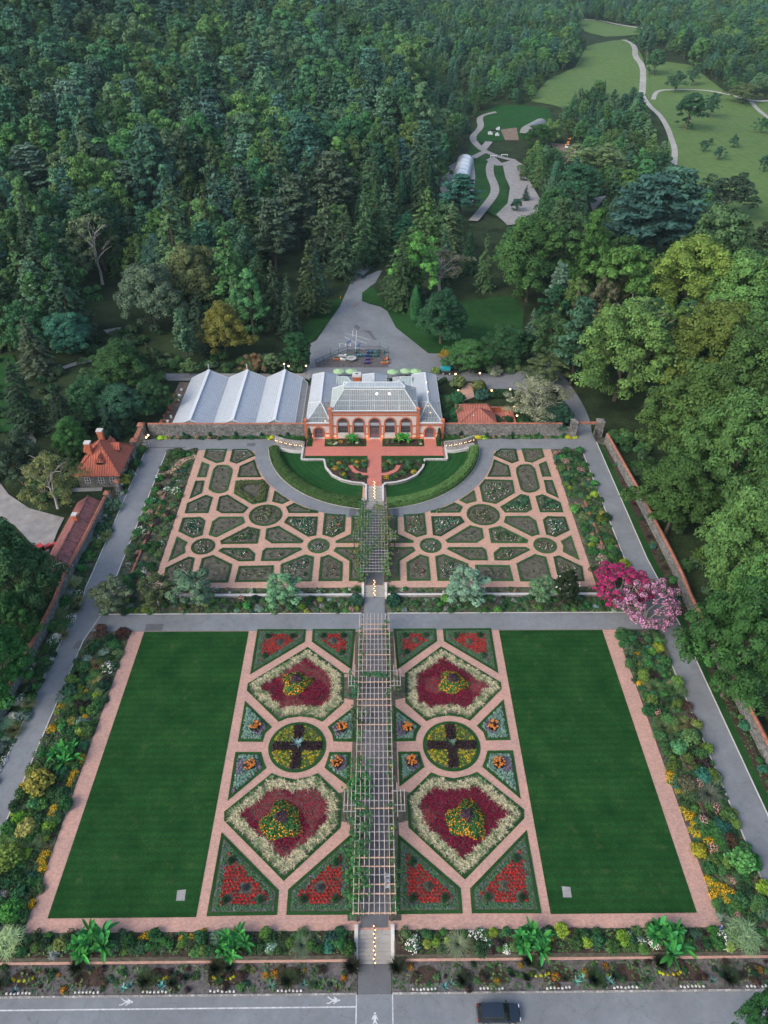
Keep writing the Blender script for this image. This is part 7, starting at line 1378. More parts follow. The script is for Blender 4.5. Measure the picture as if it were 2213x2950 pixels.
far_sheet('glade_lawn', 'V', [(480,350), (430,455), (300,645), (120,845), (-60,800), (150,560), (350,400)], .1, 'turf', 6)
far_sheet('gravel_yard', 'Y', [(510,560), (580,520), (650,580), (760,545), (830,590), (900,760), (980,900), (960,1040), (850,1110), (700,1120), (600,1040), (700,930), (720,800), (680,700), (660,610), (600,600)], .34, 'gravel', 8)
far_sheet('gravel_yard', 'Y', [(100,760), (180,620), (260,570), (400,520), (420,700), (400,960), (160,950)], .32, 'gravel', 8)
far_sheet('dirt_lot', 'Y', [(1075,415), (1290,415), (1300,490), (1200,590), (1130,530)], .3, 'dirt', 8); far_sheet('dirt_lot', 'Y', [(1400,900), (1560,870), (1440,1010)], .3, 'gravel', 8); far_sheet('dirt_lot', 'Y', [(640,290), (780,270), (800,380), (680,380)], .35, 'dirt', 8)
def track(k, P, w_, mat='gravel', dz=.42, ml=8): return sheet('track', ribbon(smooth_line(GP(k, P)), w_), dz, mat, ml, hf=HT)
track('Y', [(600,145), (470,170), (455,210), (475,270), (400,340), (400,390), (440,430), (480,470), (600,520), (760,560)], 4.2); track('Y', [(480,470), (540,400)], 4.5); track('Y', [(400,540), (480,500), (520,480)], 4.0)
track('Y', [(575,555), (545,600), (545,680), (590,790), (590,850), (540,930), (450,1030), (400,1090)], 4.2, dz=.5)
track('K', [(1035,175), (1070,185), (1088,210), (1085,245), (1120,290), (1122,345), (1118,405)], 5, 'concrete'); track('K', [(1118,405), (1150,460), (1190,495), (1225,550), (1240,600), (1260,660), (1245,760)], 3.4, 'concrete'); track('K', [(1165,430), (1175,400), (1215,388), (1345,386), (1470,408), (1590,440), (1690,436)], 3.2, 'concrete'); track('K', [(1585,440), (1610,475), (1690,530)], 3.2, 'concrete'); track('K', [(845,84), (1000,102), (1122,126)], 6, 'concrete', ml=30); track('K', [(1130,160), (1140,300), (1140,395)], 2.5, 'meadow')
far_sheet('gravel_drive', 'C', [(-80,500), (0,690), (60,770), (200,865), (440,930), (400,1010), (330,1185), (230,1120), (100,980), (-80,880)], .1, 'gravel', 8); sheet('garden_path', ribbon(smooth_line(GP('L', [(40,600), (190,572), (250,560)])), 2.2), .2, 'gravel', 6, hf=HT); sheet('garden_path', ribbon(smooth_line(GP('L', [(230,790), (330,765), (400,740)])), 2.0), .2, 'concrete', 6, hf=HT); sheet('garden_path', GP('L', [(450,610), (530,600), (500,655)]), .2, 'gravel', 6, hf=HT)
sheet('park_lawn', GP('W', [(-60,780), (30,770), (60,850), (45,930), (-60,940)]), .12, 'turf', 8, hf=HT); sheet('paved_court', GP('C', [(80,380), (200,330), (250,400), (230,470), (90,440)]), .12, 'asphalt', 8, hf=HT); sheet('park_lawn', GP('L', [(500,610), (580,600), (590,700), (520,690)]), .15, 'turf', 8, hf=HT); sheet('lane_path', GP('Q', [(700,820), (1070,810), (1060,850), (690,860)]), .12, 'concrete', 8, hf=HT)
# ================================================================== NAMED TREES
LBL = {}
NT = [('n1', 195, 862, 100, 11, 'dark bushy tree behind the gatehouse, left of the wall end', (.03, .085, .035)), ('s3', 128, 880, 90, 15, 'dark drooping conifer left of the gatehouse chimneys', (.035, .07, .045)), ('n2', 262, 872, 95, 10, 'blue green bushy tree between gatehouse and greenhouses', (.03, .09, .05)), ('n1', 325, 858, 80, 9, 'ivy green bushy tree against the first greenhouse', (.04, .11, .045)), ('s2', 232, 905, 60, 9, 'slim dark conifer just behind the left gateway', (.03, .07, .04)), ('thin', 1378, 735, 150, 23, 'pale forked bare limbed tree standing before the huge green tree', (.11, .17, .05)), ('s1', 700, 470, 90, 27, 'grey green spruce in the row above the drive', (.07, .11, .06)), ('p2', 640, 450, 110, 27, 'pale feathery pine in the row above the drive', (.1, .16, .1)), ('p1', 590, 500, 100, 25, 'pale feathery pine above the greenhouses', (.1, .16, .1)), ('p3', 720, 395, 120, 28, 'broad pale pine high above the drive', (.1, .16, .1)), ('s3', 560, 600, 70, 19, 'olive pointed conifer above the third greenhouse', (.07, .12, .04)), ('b4', 585, 490, 56, 20, 'golden green narrow tree among the pale pines', (.11, .17, .04)), ('s1', 400, 370, 70, 22, 'light green pointed conifer standing out of the left wood', (.1, .17, .05)), ('p2', 270, 400, 90, 22, 'pale pine in the middle of the left wood', (.08, .14, .09)), ('p1', 65, 370, 120, 24, 'pale layered pine at the left edge of the wood', (.08, .14, .09)), ('c1', 868, 400, 30, 15, 'dark pointed conifer, left one of a row beside the hoop house', (.02, .08, .04)), ('c1', 895, 390, 32, 17, 'dark pointed conifer, middle one of a row beside the hoop house', (.02, .08, .04)), ('c1', 930, 400, 34, 17, 'dark pointed conifer, right one of a row beside the hoop house', (.02, .08, .04)), ('s2', 65, 735, 95, 17, 'leaning pale spruce near the left picture edge, beside a round dark tree', (.07, .1, .06)), ('n1', 141, 725, 112, 11, 'perfectly round blue green tree standing alone left of the hazy grove', (.035, .12, .075)), ('s3', 40, 845, 120, 20, 'broad dark spruce at the left edge above the park lawn', (.03, .06, .035)), ('n2', 262, 790, 130, 13, 'wide mid green tree left of the greenhouses', (.05, .13, .04)), ('s1', 322, 775, 60, 11, 'brownish green young conifer between two round trees left of the greenhouses', (.06, .08, .03)), ('thin', 203, 535, 105, 22, 'tall pale tree with bare grey trunk standing against the dark left wood', (.15, .2, .1)), ('n1', 325, 640, 125, 19, 'hazy grey green broad tree in the grove above the greenhouses', (.085, .13, .08)), ('n1', 418, 600, 125, 20, 'brownish green domed tree, tallest of the grove above the greenhouses', (.09, .12, .05)), ('n2', 345, 570, 90, 18, 'teal green domed tree behind the hazy grove', (.04, .1, .065)), ('n2', 484, 715, 102, 15, 'yellow brown turning tree above the second greenhouse', (.14, .14, .03)), ('b4', 540, 650, 78, 20, 'bright green narrow tree between the yellow brown tree and the spruces', (.07, .18, .06)), ('s1', 590, 630, 80, 21, 'grey green spruce left of the drive, fuller one', (.06, .1, .05)), ('s2', 622, 650, 60, 20, 'slim spruce left of the drive among others', (.05, .09, .045)), ('s3', 668, 590, 100, 24, 'tall drooping spruce beside the bend of the drive', (.08, .12, .05)), ('s1', 740, 520, 90, 24, 'tall dark spruce at the narrowing of the drive', (.035, .07, .035)), ('b1', 641, 755, 68, 10, 'round dark green tree beside the parking lot', (.03, .11, .035)), ('b2', 552, 783, 46, 6, 'orange brown turning shrub tree behind the third greenhouse', (.15, .09, .05)), ('b1', 585, 785, 44, 5.5, 'pale green round shrub tree behind the third greenhouse', (.12, .18, .08)), ('b2', 408, 792, 34, 4.5, 'light green round bush behind the first greenhouse', (.12, .2, .07)), ('willow', 105, 1040, 128, 12, 'feathery yellowish tree with pale branches beside the gatehouse', (.15, .17, .06)), ('n2', 152, 945, 78, 10, 'fresh green tree behind the gatehouse chimneys', (.05, .16, .04)), ('b3', 30, 990, 110, 12, 'grey green shrubby tree left of the feathery tree', (.06, .1, .055)), ('n1', 8, 1235, 200, 18, 'big dark green tree beside the gravel drive at the left edge', (.04, .1, .035)), ('n2', -12, 1430, 150, 15, 'bright green bushy tree outside the left wall, nearest the camera', (.035, .14, .03)), ('n1', 22, 1345, 95, 11, 'deep green tree between the shed end and the left wall', (.03, .11, .03)),
 ('n2', 955, 683, 112, 15, 'round dark green tree standing right of the parking lot', (.03, .1, .045)), ('c1', 898, 655, 36, 12, 'narrow pointed green conifer right of the parking lot', (.03, .12, .03)), ('thin', 952, 585, 120, 13, 'bare branched grey brown tree above the round dark tree', (.12, .12, .08)), ('n1', 1150, 555, 165, 26, 'huge fresh green tree behind the glade', (.05, .14, .04)), ('n2', 1016, 768, 88, 9, 'lush green shrubby tree right of the parking lot mouth', (.05, .14, .04)), ('n1', 1100, 752, 96, 10, 'dark shrubby tree above the road behind the cottage', (.025, .075, .03)), ('s3', 1148, 715, 56, 15, 'feathery blue green conifer at the fork of the service road', (.06, .12, .07)), ('b4', 1198, 665, 66, 14, 'pyramid shaped dark green tree at the edge of the right wood', (.025, .1, .04)), ('willow', 1160, 862, 128, 11, 'pale grey green weeping tree with fine twigs right of the cottage', (.14, .16, .1)), ('b3', 1180, 800, 90, 8, 'spreading olive tree beside the service road', (.07, .1, .04)), ('n2', 1205, 895, 70, 6, 'blue green low tree against the right end of the back wall', (.04, .11, .06)), ('n1', 1350, 760, 205, 24, 'huge green tree showing a bare forked limb right of the service road', (.075, .15, .04)), ('b3', 1288, 665, 70, 16, 'brownish crowned tree at the edge of the right wood', (.1, .1, .06)), ('p3', 1400, 470, 200, 32, 'group sized blue green pine with layered boughs left of the meadow', (.05, .13, .1)), ('p3', 1455, 440, 160, 28, 'tall blue green pine nearest the meadow edge', (.06, .15, .11)), ('n1', 1495, 610, 185, 25, 'yellow green tree below the big blue green pines', (.13, .18, .035)), ('n1', 1605, 640, 190, 24, 'broad light green tree at the right edge under the meadow', (.085, .155, .04)), ('n2', 1535, 760, 190, 26, 'autumn tinged green tree with orange lower branches', (.095, .14, .03)), ('n1', 1625, 830, 200, 26, 'bright green tree at the right edge level with the conservatory', (.075, .15, .04)), ('n2', 1500, 900, 190, 25, 'broad yellow green tree outside the wall beyond the gateway', (.07, .125, .032)), ('n1', 1600, 985, 210, 26, 'towering bright green tree at the right edge beside the wall', (.062, .135, .038)), ('n2', 1462, 1070, 150, 17, 'leafy green tree leaning to the right wall, level with the rose garden', (.055, .14, .035)), ('n1', 1615, 1175, 190, 24, 'light topped tree at the right edge level with the crape myrtles', (.06, .135, .038)), ('n1', 1612, 1390, 205, 22, 'massive green tree overhanging the right wall beside the lawn', (.045, .12, .032)), ('n2', 1665, 1300, 160, 24, 'tall tree cut by the right picture edge behind the massive one', (.06, .15, .04)), ('n2', 1655, 2195, 90, 19, 'dark green tree top at the lower right picture corner by the road', (.02, .075, .025)), ('b3', 1575, 420, 110, 17, 'dark spreading tree with bare limbs at the meadow edge', (.03, .055, .03)), ('b2', 1645, 520, 80, 14, 'dark tree at the right edge of the meadow', (.035, .06, .03)),
 ('p1', 996, 418, 92, 17, 'blue green pine standing before the white hoop house', (.04, .14, .1)), ('s3', 880, 485, 100, 12, 'flat topped spreading conifer above the drive', (.02, .1, .05)), ('b1', 1250, 400, 110, 18, 'wide dark green tree beside the dirt lot', (.025, .085, .035)), ('b3', 1290, 345, 120, 14, 'olive grey tree group below the tracks', (.1, .15, .06)), ('b1', 1165, 295, 60, 12, 'green tree beside the netted hoop house', (.04, .14, .04)),
 ('b1', 1418, 133, 44, 17, 'dark green lone tree on the meadow beside the winding path', (.045, .12, .05)), ('b2', 1462, 177, 40, 14, 'lone tree on the meadow, left of a closely paired one', (.035, .09, .05)), ('b2', 1498, 163, 30, 13, 'lone tree behind the paired trees of the meadow', (.035, .09, .05)), ('b1', 1492, 240, 68, 19, 'largest round tree on the meadow', (.03, .09, .045)), ('b2', 1539, 226, 36, 14, 'tree just right of the largest meadow tree', (.035, .1, .05)), ('b3', 1607, 202, 60, 12, 'spreading tree by the far track at the right', (.08, .12, .05)), ('b1', 1520, 315, 20, 6, 'young tree in the meadow, first of four', (.03, .09, .05)), ('b1', 1535, 307, 12, 4, 'smallest young tree in the meadow', (.03, .09, .05)), ('b2', 1554, 331, 26, 7, 'young tree in the meadow, lowest of the group', (.03, .09, .05)), ('b4', 1586, 306, 20, 7, 'young tree in the meadow, right of the group', (.03, .09, .05)), ('b1', 1652, 355, 26, 8, 'young tree cut by the right picture edge in the meadow', (.03, .09, .05)), ('b2', 1648, 270, 30, 9, 'round tree by the right edge near the far track', (.04, .11, .05)),
 ('b1', 1070, 358, 0.1, 5, '', None), ('b1', 1126, 366, 26, 4, 'small tree on the island beside the gravel yard', (.06, .13, .04)), ('b1', 1132, 381, 26, 4, 'olive bush tree on the grass strip beside the gravel yard', (.07, .12, .04)), ('s1', 1137, 416, 24, 7, 'blue grey young conifer beside the gravel yard', (.05, .1, .08)), ('b1', 1117, 443, 28, 5, 'dark clipped looking tree at the track side', (.02, .08, .04))]
NT = [n for n in NT if n[6]]
for (key, x, y, w_, h, lab, c) in NT: T_(key, x, y, w_, h, lab, c, cat='conifer' if key[0] in 'spc' else 'tree')
NTE = []
for (key, x, y, w_, h, lab, c) in NT:
    q = G('W', x, y, h*.58); NTE.append((x, y, w_*.42, .36*h*ppm(q), q[1]))
# bare forked limb that stands out of the big tree, and of the pale one
# ================================================================== THE WOODS
YP = lambda P: [(1230*.7497+x/3.016*.7497, 280*.7497+y/3.016*.7497) for x, y in P]
KQ = lambda P: [(1100*.7497+x/1.4906*.7497, y/1.4906*.7497) for x, y in P]
KEEPOUT = [[(175,545), (230,545), (225,650), (185,650)], [(664,800), (668,745), (695,700), (735,640), (763,588), (800,580), (828,590), (800,640), (870,690), (905,722), (955,762), (1100,782), (1160,775), (1140,740), (1175,770), (1215,830), (1250,880), (1250,915), (650,915)], [(350,812), (440,795), (680,792), (660,915), (300,915)], [(1000,650), (1090,648), (1125,690), (1120,742), (1000,758), (940,752)], [(660,745), (730,640), (700,640), (650,720)],
 YP([(100,780), (250,560), (370,400), (430,180), (480,110), (620,90), (1060,140), (1060,190), (830,250), (800,380), (760,400), (540,400), (520,460), (700,490), (830,540), (900,700), (1000,920), (960,1070), (800,1060), (620,1150), (430,1080), (420,960), (130,900)]), YP([(1075,405), (1290,400), (1300,470), (1200,570)]), YP([(1400,900), (1570,850), (1440,1010)]), YP([(820,300), (940,190), (1030,210), (1000,260), (860,360)]),
 KQ([(1118,400), (1150,330), (1135,200), (1160,190), (1330,285), (1400,340), (1480,405), (1690,430), (1690,1060), (1560,960), (1440,770), (1280,760), (1240,760), (1225,600), (1160,500)]), KQ([(640,445), (700,350), (800,290), (880,185), (980,172), (1040,165), (1095,190), (1135,290), (1130,400), (1040,390), (960,340), (900,345), (830,400), (760,460)]), KQ([(845,80), (1125,118), (1110,150), (960,150), (850,120)]), KQ([(430,480), (480,455), (720,470), (720,520), (600,500)]),
 [(0,1025), (40,1090), (150,1130), (200,1050), (250,1060), (110,1210), (60,1180), (0,1120)], [(150,925), (300,905), (290,1040), (150,1050)], [(0,780), (30,775), (45,840), (40,900), (0,930)], [(40,925), (100,925), (105,965), (50,960)]]
def clearof(x, y, z, h):
    rr = h*.3*ppm((x, y, z))
    for f, k in ((0, 0), (.5, -1), (.5, 1), (.85, 0), (.97, 0), (.75, -.7), (.75, .7)):
        u, v = PX((x, y, z+h*f)); u += rr*k
        for P in KEEPOUT:
            if inpoly(u, v, P): return False
    return True
def blocks(x, y): return (-61 < x < 61.5 and 20 < y < 152) or (-54.5 < x < 40 and 150 < y < 181) or (-74 < x < -54 and 122 < y < 150) or (-68 < x < -54 and 98 < y < 126)
rw = random.Random(12); CAND = []
y = 24.
while y < 1750:
    st = 9.3 if y < 420 else 11 if y < 800 else 14
    lim = .53*(y*.788+60)+(28 if y < 500 else 20); x = -lim
    while x < lim:
        a, b = x+rw.uniform(-.38, .38)*st, y+rw.uniform(-.38, .38)*st; x += st
        if blocks(a, b) or (b > 30 and abs(a) < 61 and b < 150): continue
        z = HT(a, b); hh = rw.choice([rw.uniform(14, 21), rw.uniform(20, 31)])*(1 if b > 150 else .85)
        if a > 60 and b < 150: hh = rw.uniform(14, 22) if a > 73 else rw.uniform(3, 7)
        if a < -60 and b < 100 and a > -78: continue
        if a < -60 and b < 150: hh = rw.uniform(8, 14)
        if a < -60 and 88 < b < 150 and a > -95: hh *= .55
        if b > 420: hh *= 1.18
        if b > 300 and a > 25: hh = rw.uniform(8, 15)*(1 if b < 700 else 1.4)
        u, v = PX((a, b, z+hh*.6))
        if not (-60 < u < 1720 and -60 < v < 2260): continue
        if not clearof(a, b, z, hh): continue
        if any(b < e[4]-1 and any(((u2-e[0])/e[2])**2+((v2-e[1])/e[3])**2 < 1 for u2, v2 in (PX((a, b, z+hh*.55)), PX((a-hh*.22, b, z+hh*.75)), PX((a+hh*.22, b, z+hh*.75)), PX((a, b, z+hh*.96)))) for e in NTE): continue
        near = any(math.hypot(a-q[0], b-q[1]) < q[2]*.72+1.6 for q in NEAR if q[2] > 2 and abs(a-q[0]) < 14)
        if near: continue
        CAND.append((a, b, z, hh, u, v))
    y += st*.9
PAL = {'broadleaf_tree': [((.05, .11, .035), 'mid green'), ((.038, .09, .038), 'deep green'), ((.075, .135, .038), 'yellow green'), ((.065, .105, .05), 'grey green'), ((.07, .115, .035), 'olive'), ((.042, .105, .05), 'cool green')], 'pine_tree': [((.05, .11, .075), 'blue green'), ((.07, .13, .075), 'pale green'), ((.04, .085, .055), 'dark')], 'spruce_tree': [((.032, .068, .035), 'dark'), ((.055, .092, .042), 'olive'), ((.04, .085, .058), 'blue green'), ((.07, .11, .045), 'lighter')]}
def kind_of(a, b, r):
    n_ = math.sin(a*.021+1.3)+math.sin(b*.027-a*.011)
    if a > 58 and b < 250: return 'broadleaf_tree'
    if b < 360 and -130 < a < 35: return 'spruce_tree' if r < .6+.12*n_ else 'pine_tree' if r < .74 else 'broadleaf_tree'
    return 'spruce_tree' if r < .17+.06*n_ else 'pine_tree' if r < .42+.1*n_ else 'broadleaf_tree'
KV = {'broadleaf_tree': ['b1', 'b2', 'b3', 'b4'], 'pine_tree': ['p1', 'p2', 'p3'], 'spruce_tree': ['s1', 's2', 's3']}
def zone(a, b):
    sg = lambda v, lo, hi: ('near part', 'middle part', 'far part')[min(2, max(0, int(3*(v-lo)/(hi-lo))))]
    if b < 152: return ('outside the right garden wall, ' if a > 0 else 'outside the left garden wall, ')+sg(b, 24, 150)
    if b < 235: return 'behind the white greenhouses' if -62 < a < -12 else 'round the parking lot' if -12 <= a < 44 else 'behind the gateway and cottage' if a > 0 else 'in the left park beyond the gatehouse'
    if b < 400: return ('left of the drive, ' if a < 0 else 'between drive and gravel yard, ' if a < 70 else 'below the meadow, ')+sg(b, 235, 400)
    return ('on the left hill, ' if a < -20 else 'beyond the gravel yard, ' if a < 110 else 'round the meadow, ')+sg(b, 400, 900)
cnt = {}; FAR = []; CAND.sort(key=lambda c: c[0]**2+c[1]**2)
used0 = {'broadleaf_tree': sum(1 for n in NT if n[0][0] in 'bn'), 'pine_tree': 3, 'spruce_tree': 10}
for a, b, z, hh, u, v in CAND:
    kd = kind_of(a, b, rw.random()); key = rw.choice(KV[kd]); pi = rw.randrange(len(PAL[kd])); c, cn = PAL[kd][pi]
    if kd != 'broadleaf_tree': hh *= 1.18
    small = hh < 8.5
    if cnt.get(kd, used0[kd]) < 298 and not (b > 520):
        cnt[kd] = cnt.get(kd, used0[kd])+1; base = 16 if kd == 'broadleaf_tree' else 20; s = hh/base; zn = zone(a, b)
        if kd == 'broadleaf_tree' and math.hypot(a, b) < 175 and not small: key = rw.choice(['n1', 'n2'])
        
        if a > 58 and b < 280 and kd == 'broadleaf_tree': c, cn = [((.065, .13, .032), 'bright green'), ((.05, .11, .036), 'fresh green'), ((.085, .135, .028), 'yellow green'), ((.038, .095, .036), 'mid green')][pi % 4]
        lab = '%s %s %s' % (cn, {'broadleaf_tree': 'leafy tree', 'pine_tree': 'pine', 'spruce_tree': 'spruce'}[kd], zn); sx = s*rw.uniform(.8, 1.1)*(1.0 if not small else 1.5)*(1.35 if kd == 'spruce_tree' else 1)
        o = dup(TR[key], (a, b, z-.1), rw.uniform(0, 6.28), (sx, sx, s), lab, lab.replace('tree', 'trees'), tuple(q*g_*rw.uniform(.88, 1.18) for q, g_ in zip(c, (1.05, 1.25, 1.2) if a < 58 or b > 280 else (.95, 1, 1)))); o['category'] = 'tree' if kd == 'broadleaf_tree' else 'conifer'
    else: FAR.append((a, b, z, hh, kd, key, pi))
print('individual trees', cnt, 'far', len(FAR))
# the rest of the woods: one object, trees scattered by geometry nodes
src = bpy.data.collections.new('forest_sources'); KEEP = set(); idx = {}
for kd in KV:
    for key in KV[kd]:
        bm = bmesh.new(); tr, cr = [c for c in TR[key].children if 'trunk' in c.name][0], [c for c in TR[key].children if 'crown' in c.name][0]
        bm.from_mesh(tr.data); n0 = len(bm.faces); bm.from_mesh(cr.data); bm.faces.ensure_lookup_table()
        for f in bm.faces: f.material_index = 0 if f.index < n0 or f.index < 0 else 1
        for i, f in enumerate(bm.faces): f.material_index = 0 if i < n0 else 1
        me = bpy.data.meshes.new('forest_tree'); bm.to_mesh(me); bm.free(); me.materials.append(MATS['bark']); me.materials.append(MATS['foliage'])
        for pi, (c, cn) in enumerate(PAL[kd]):
            mn = 'foliage_%s_%d' % (kd, pi)
            if mn not in MATS: foliage(mn, col=(c[0]*1.12, c[1]*1.35, c[2]*1.35))
            m2_ = me.copy(); m2_.materials[1] = MATS[mn]; o = bpy.data.objects.new('zz_%03d' % len(idx), m2_); src.objects.link(o); idx[(key, pi)] = len(idx)
me = bpy.data.meshes.new('distant_forest'); me.from_pydata([(a, b, z-.2) for a, b, z, *_ in FAR], [], [])
for nm, ty, vals in (('ti', 'INT', [idx[(f[5], f[6])] for f in FAR]), ('rot', 'FLOAT', [rw.uniform(0, 6.28) for f in FAR]), ('scl', 'FLOAT', [f[3]/(16 if f[4] == 'broadleaf_tree' else 20)*1.0 for f in FAR])):
    at_ = me.attributes.new(nm, ty, 'POINT'); at_.data.foreach_set('value', vals)
fo = bpy.data.objects.new('distant_forest', me); C.objects.link(fo); tag(fo, 'dense mixed wood covering the hills behind the garden', 'forest', kind='stuff')
ng = bpy.data.node_groups.new('scatter', 'GeometryNodeTree'); ng.interface.new_socket('Geometry', in_out='INPUT', socket_type='NodeSocketGeometry'); ng.interface.new_socket('Geometry', in_out='OUTPUT', socket_type='NodeSocketGeometry')
N_ = ng.nodes; gi = N_.new('NodeGroupInput'); go = N_.new('NodeGroupOutput'); ip = N_.new('GeometryNodeInstanceOnPoints'); ci = N_.new('GeometryNodeCollectionInfo'); ci.inputs['Collection'].default_value = src; ci.inputs['Separate Children'].default_value = True; ci.inputs['Reset Children'].default_value = True
def na(nm, ty): n = N_.new('GeometryNodeInputNamedAttribute'); n.data_type = ty; n.inputs['Name'].default_value = nm; return n.outputs['Attribute']
cx_ = N_.new('ShaderNodeCombineXYZ'); ng.links.new(na('rot', 'FLOAT'), cx_.inputs[2]); ip.inputs['Pick Instance'].default_value = True
ng.links.new(gi.outputs[0], ip.inputs['Points']); ng.links.new(ci.outputs[0], ip.inputs['Instance']); ng.links.new(na('ti', 'INT'), ip.inputs['Instance Index']); ng.links.new(cx_.outputs[0], ip.inputs['Rotation']); ng.links.new(na('scl', 'FLOAT'), ip.inputs['Scale']); ng.links.new(ip.outputs[0], go.inputs[0])
md_ = fo.modifiers.new('scatter', 'NODES'); md_.node_group = ng
# undergrowth close to the garden, outside its walls
rv2 = random.Random(9)
for P, lab, n in (([(60.8, 30), (68, 30), (66, 150), (58.5, 150)], 'dark green undergrowth bush outside the right garden wall', 90), ([(-66, 30), (-60.5, 30), (-59.2, 98), (-66, 98)], 'green undergrowth bush outside the left garden wall', 50), ([(-62, 182), (-20, 183), (-24, 194), (-70, 194)], 'shrub along the lane behind the white greenhouses', 46), ([(-72, 152), (-56.5, 152), (-56.5, 178), (-72, 178)], 'dense shrub at the left end of the greenhouses', 30), ([(17.5, 151), (21, 151), (21, 168), (17.5, 168)], 'dark shrub between the right glasshouse and the cottage', 16), ([(36, 152), (44, 152), (46, 165), (37, 165)], 'low shrub between the cottage yard and the service road', 22), ([(-125, 182), (-63, 182), (-66, 212), (-130, 216)], 'mixed park bush in the left park behind the gatehouse', 85), ([(-110, 150), (-60, 150), (-62, 180), (-112, 180)], 'mixed park bush left of the greenhouses', 60), ([(-76, 124), (-67.5, 124), (-67.5, 146), (-76, 146)], 'garden shrub left of the gatehouse', 20), ([(20, 184.5), (42, 183), (44, 188), (22, 190)], 'shrub along the road behind the cottage', 26)):
    for x, y in [(rv2.uniform(min(p[0] for p in P), max(p[0] for p in P)), rv2.uniform(min(p[1] for p in P), max(p[1] for p in P))) for _ in range(n)]:
        if not inpoly(x, y, P): continue
        s = rv2.uniform(1., 2.2); put(rv2.choice(['green', 'big', 'fine']), x, y, s, lab, 'shrub', lab.replace('bush', 'bushes'), rv2.choice([(.03, .08, .03), (.045, .11, .035), (.06, .11, .05)]), HT(x, y)-.1, s*rv2.uniform(.8, 1.4)).name = 'undergrowth_bush' if 'undergrowth' in lab else 'lane_shrub'
for k, x, y, s, lab, c in (('X', 180, 425, 2.6, 'round dark green shrub left of the cottage, upper one', (.025, .1, .035)), ('X', 200, 560, 2.7, 'round dark green shrub left of the cottage, lower one', (.025, .1, .035)), ('X', 200, 260, 2.3, 'small airy tree beside the brick path behind the conservatory', (.09, .13, .05)), ('X', 395, 290, 2.2, 'olive bush right of the brick path behind the cottage', (.09, .12, .04)), ('X', 430, 375, 2.1, 'dark blue green bush right of the brick path', (.03, .09, .06)), ('X', 565, 150, 2.1, 'grey flowering bush beside the road behind the cottage', (.12, .14, .1)), ('X', 560, 600, 1.6, 'dark bush at the right corner of the cottage', (.02, .07, .03)), ('X', 680, 600, 1.7, 'dark bush between the cottage yard and the back wall', (.02, .07, .03)), ('V', 1510, 950, 1.9, 'yellow turning small tree at the parking lot corner', (.3, .22, .03)), ('V', 1420, 1090, 1.6, 'yellow green bush left of the teal truck', (.16, .22, .05))):
    q = G(k, x, y, 1.5); put('green' if s > 2 else 'fine', q[0], q[1], s, lab, 'shrub', None, c, HT(q[0], q[1]), s*1.25)
for i in range(9): q = G('X', 530+i*22, 385, .9); tag(dup(TR['c2'], (q[0], q[1], 2.2), i, (1.0, 1.0, .42), 'small conical conifer in the row behind the cottage yard', 'conifers in the row behind the cottage', (.02, .06, .025)), cat='conifer')
for i in range(8): q = G('X', 748+i*3.5, 400+i*26, .9); tag(dup(TR['c2'], (q[0], q[1], 2.2), i, (.95, .95, .36), 'small conical conifer in the row right of the cottage yard', 'conifers in the row right of the cottage', (.02, .06, .025)), cat='conifer')
# ================================================================== FAR YARD: HOOP HOUSES AND MACHINES
def hoop(label, a, b, w_, h, mat, frame):
    a, b = Vector(a[:2]), Vector(b[:2]); m_ = (a+b)/2; z = HT(*m_)+.3; t = thing('hoop_house', label, 'hoop house', (m_.x, m_.y, z)); d = (b-a); L = d.length; d.normalize(); n = Vector((-d.y, d.x)); N1 = 14
    P = lambda s, i, k=1.: (d*(s-L/2)+n*(math.cos(PI*i/N1)*w_/2*k), math.sin(PI*i/N1)**.8*h*k)
    mb = MB(); v = []; ns = 9
    for j in range(ns+1):
        for i in range(N1+1): q, zz = P(L*j/ns, i); v.append((q.x, q.y, zz))
    mb.add(v, [(j*(N1+1)+i, j*(N1+1)+i+1, (j+1)*(N1+1)+i+1, (j+1)*(N1+1)+i) for j in range(ns) for i in range(N1)]); mb.build('cover', mat, t, smooth=True)
    for s in (0, L): mb = MB(); mb.add([(P(s, i)[0].x, P(s, i)[0].y, P(s, i)[1]) for i in range(N1+1)], [tuple(range(N1+1))]); mb.build('end_wall', frame, t)
    for j in range(ns+1): mb = MB(); mb.tube([(P(L*j/ns, i, 1.01)[0].x, P(L*j/ns, i, 1.01)[0].y, P(L*j/ns, i, 1.01)[1]) for i in range(N1+1)], .08, 5); mb.build('hoop', 'grey_metal', t)
car('plastic_white', (.62, .64, .66), .4); car('net', (.1, .1, .12), .8)
hoop('long white plastic hoop house beside the gravel yard, partly behind a pine', G('Y', 250, 890, 0), G('Y', 330, 590, 0), 9, 4.6, 'plastic_white', 'sign_white'); hoop('dark netted hoop house with pale end frames above the gravel yard', G('Y', 860, 350, 0), G('Y', 985, 245, 0), 8.5, 4.2, 'net', 'grey_metal')
def wheel(par, x, y, r, w_): 
    mb = MB(); n = 16; v = [(x+r*math.cos(2*PI*i/n), yy, r+r*math.sin(2*PI*i/n)) for yy in (y-w_/2, y+w_/2) for i in range(n)]; mb.add(v, [tuple(range(n)), tuple(range(n, 2*n))[::-1]]+[(i, (i+1) % n, n+(i+1) % n, n+i) for i in range(n)]); o = mb.build('wheel', 'rubber', par)
    mb = MB(); v = [(x+r*.6*math.cos(2*PI*i/n), yy, r+r*.6*math.sin(2*PI*i/n)) for yy in (y-w_/2-.01, y+w_/2+.01) for i in range(n)]; mb.add(v, [tuple(range(n)), tuple(range(n, 2*n))[::-1]]+[(i, (i+1) % n, n+(i+1) % n, n+i) for i in range(n)]); mb.build('rim', 'grey_metal', o)
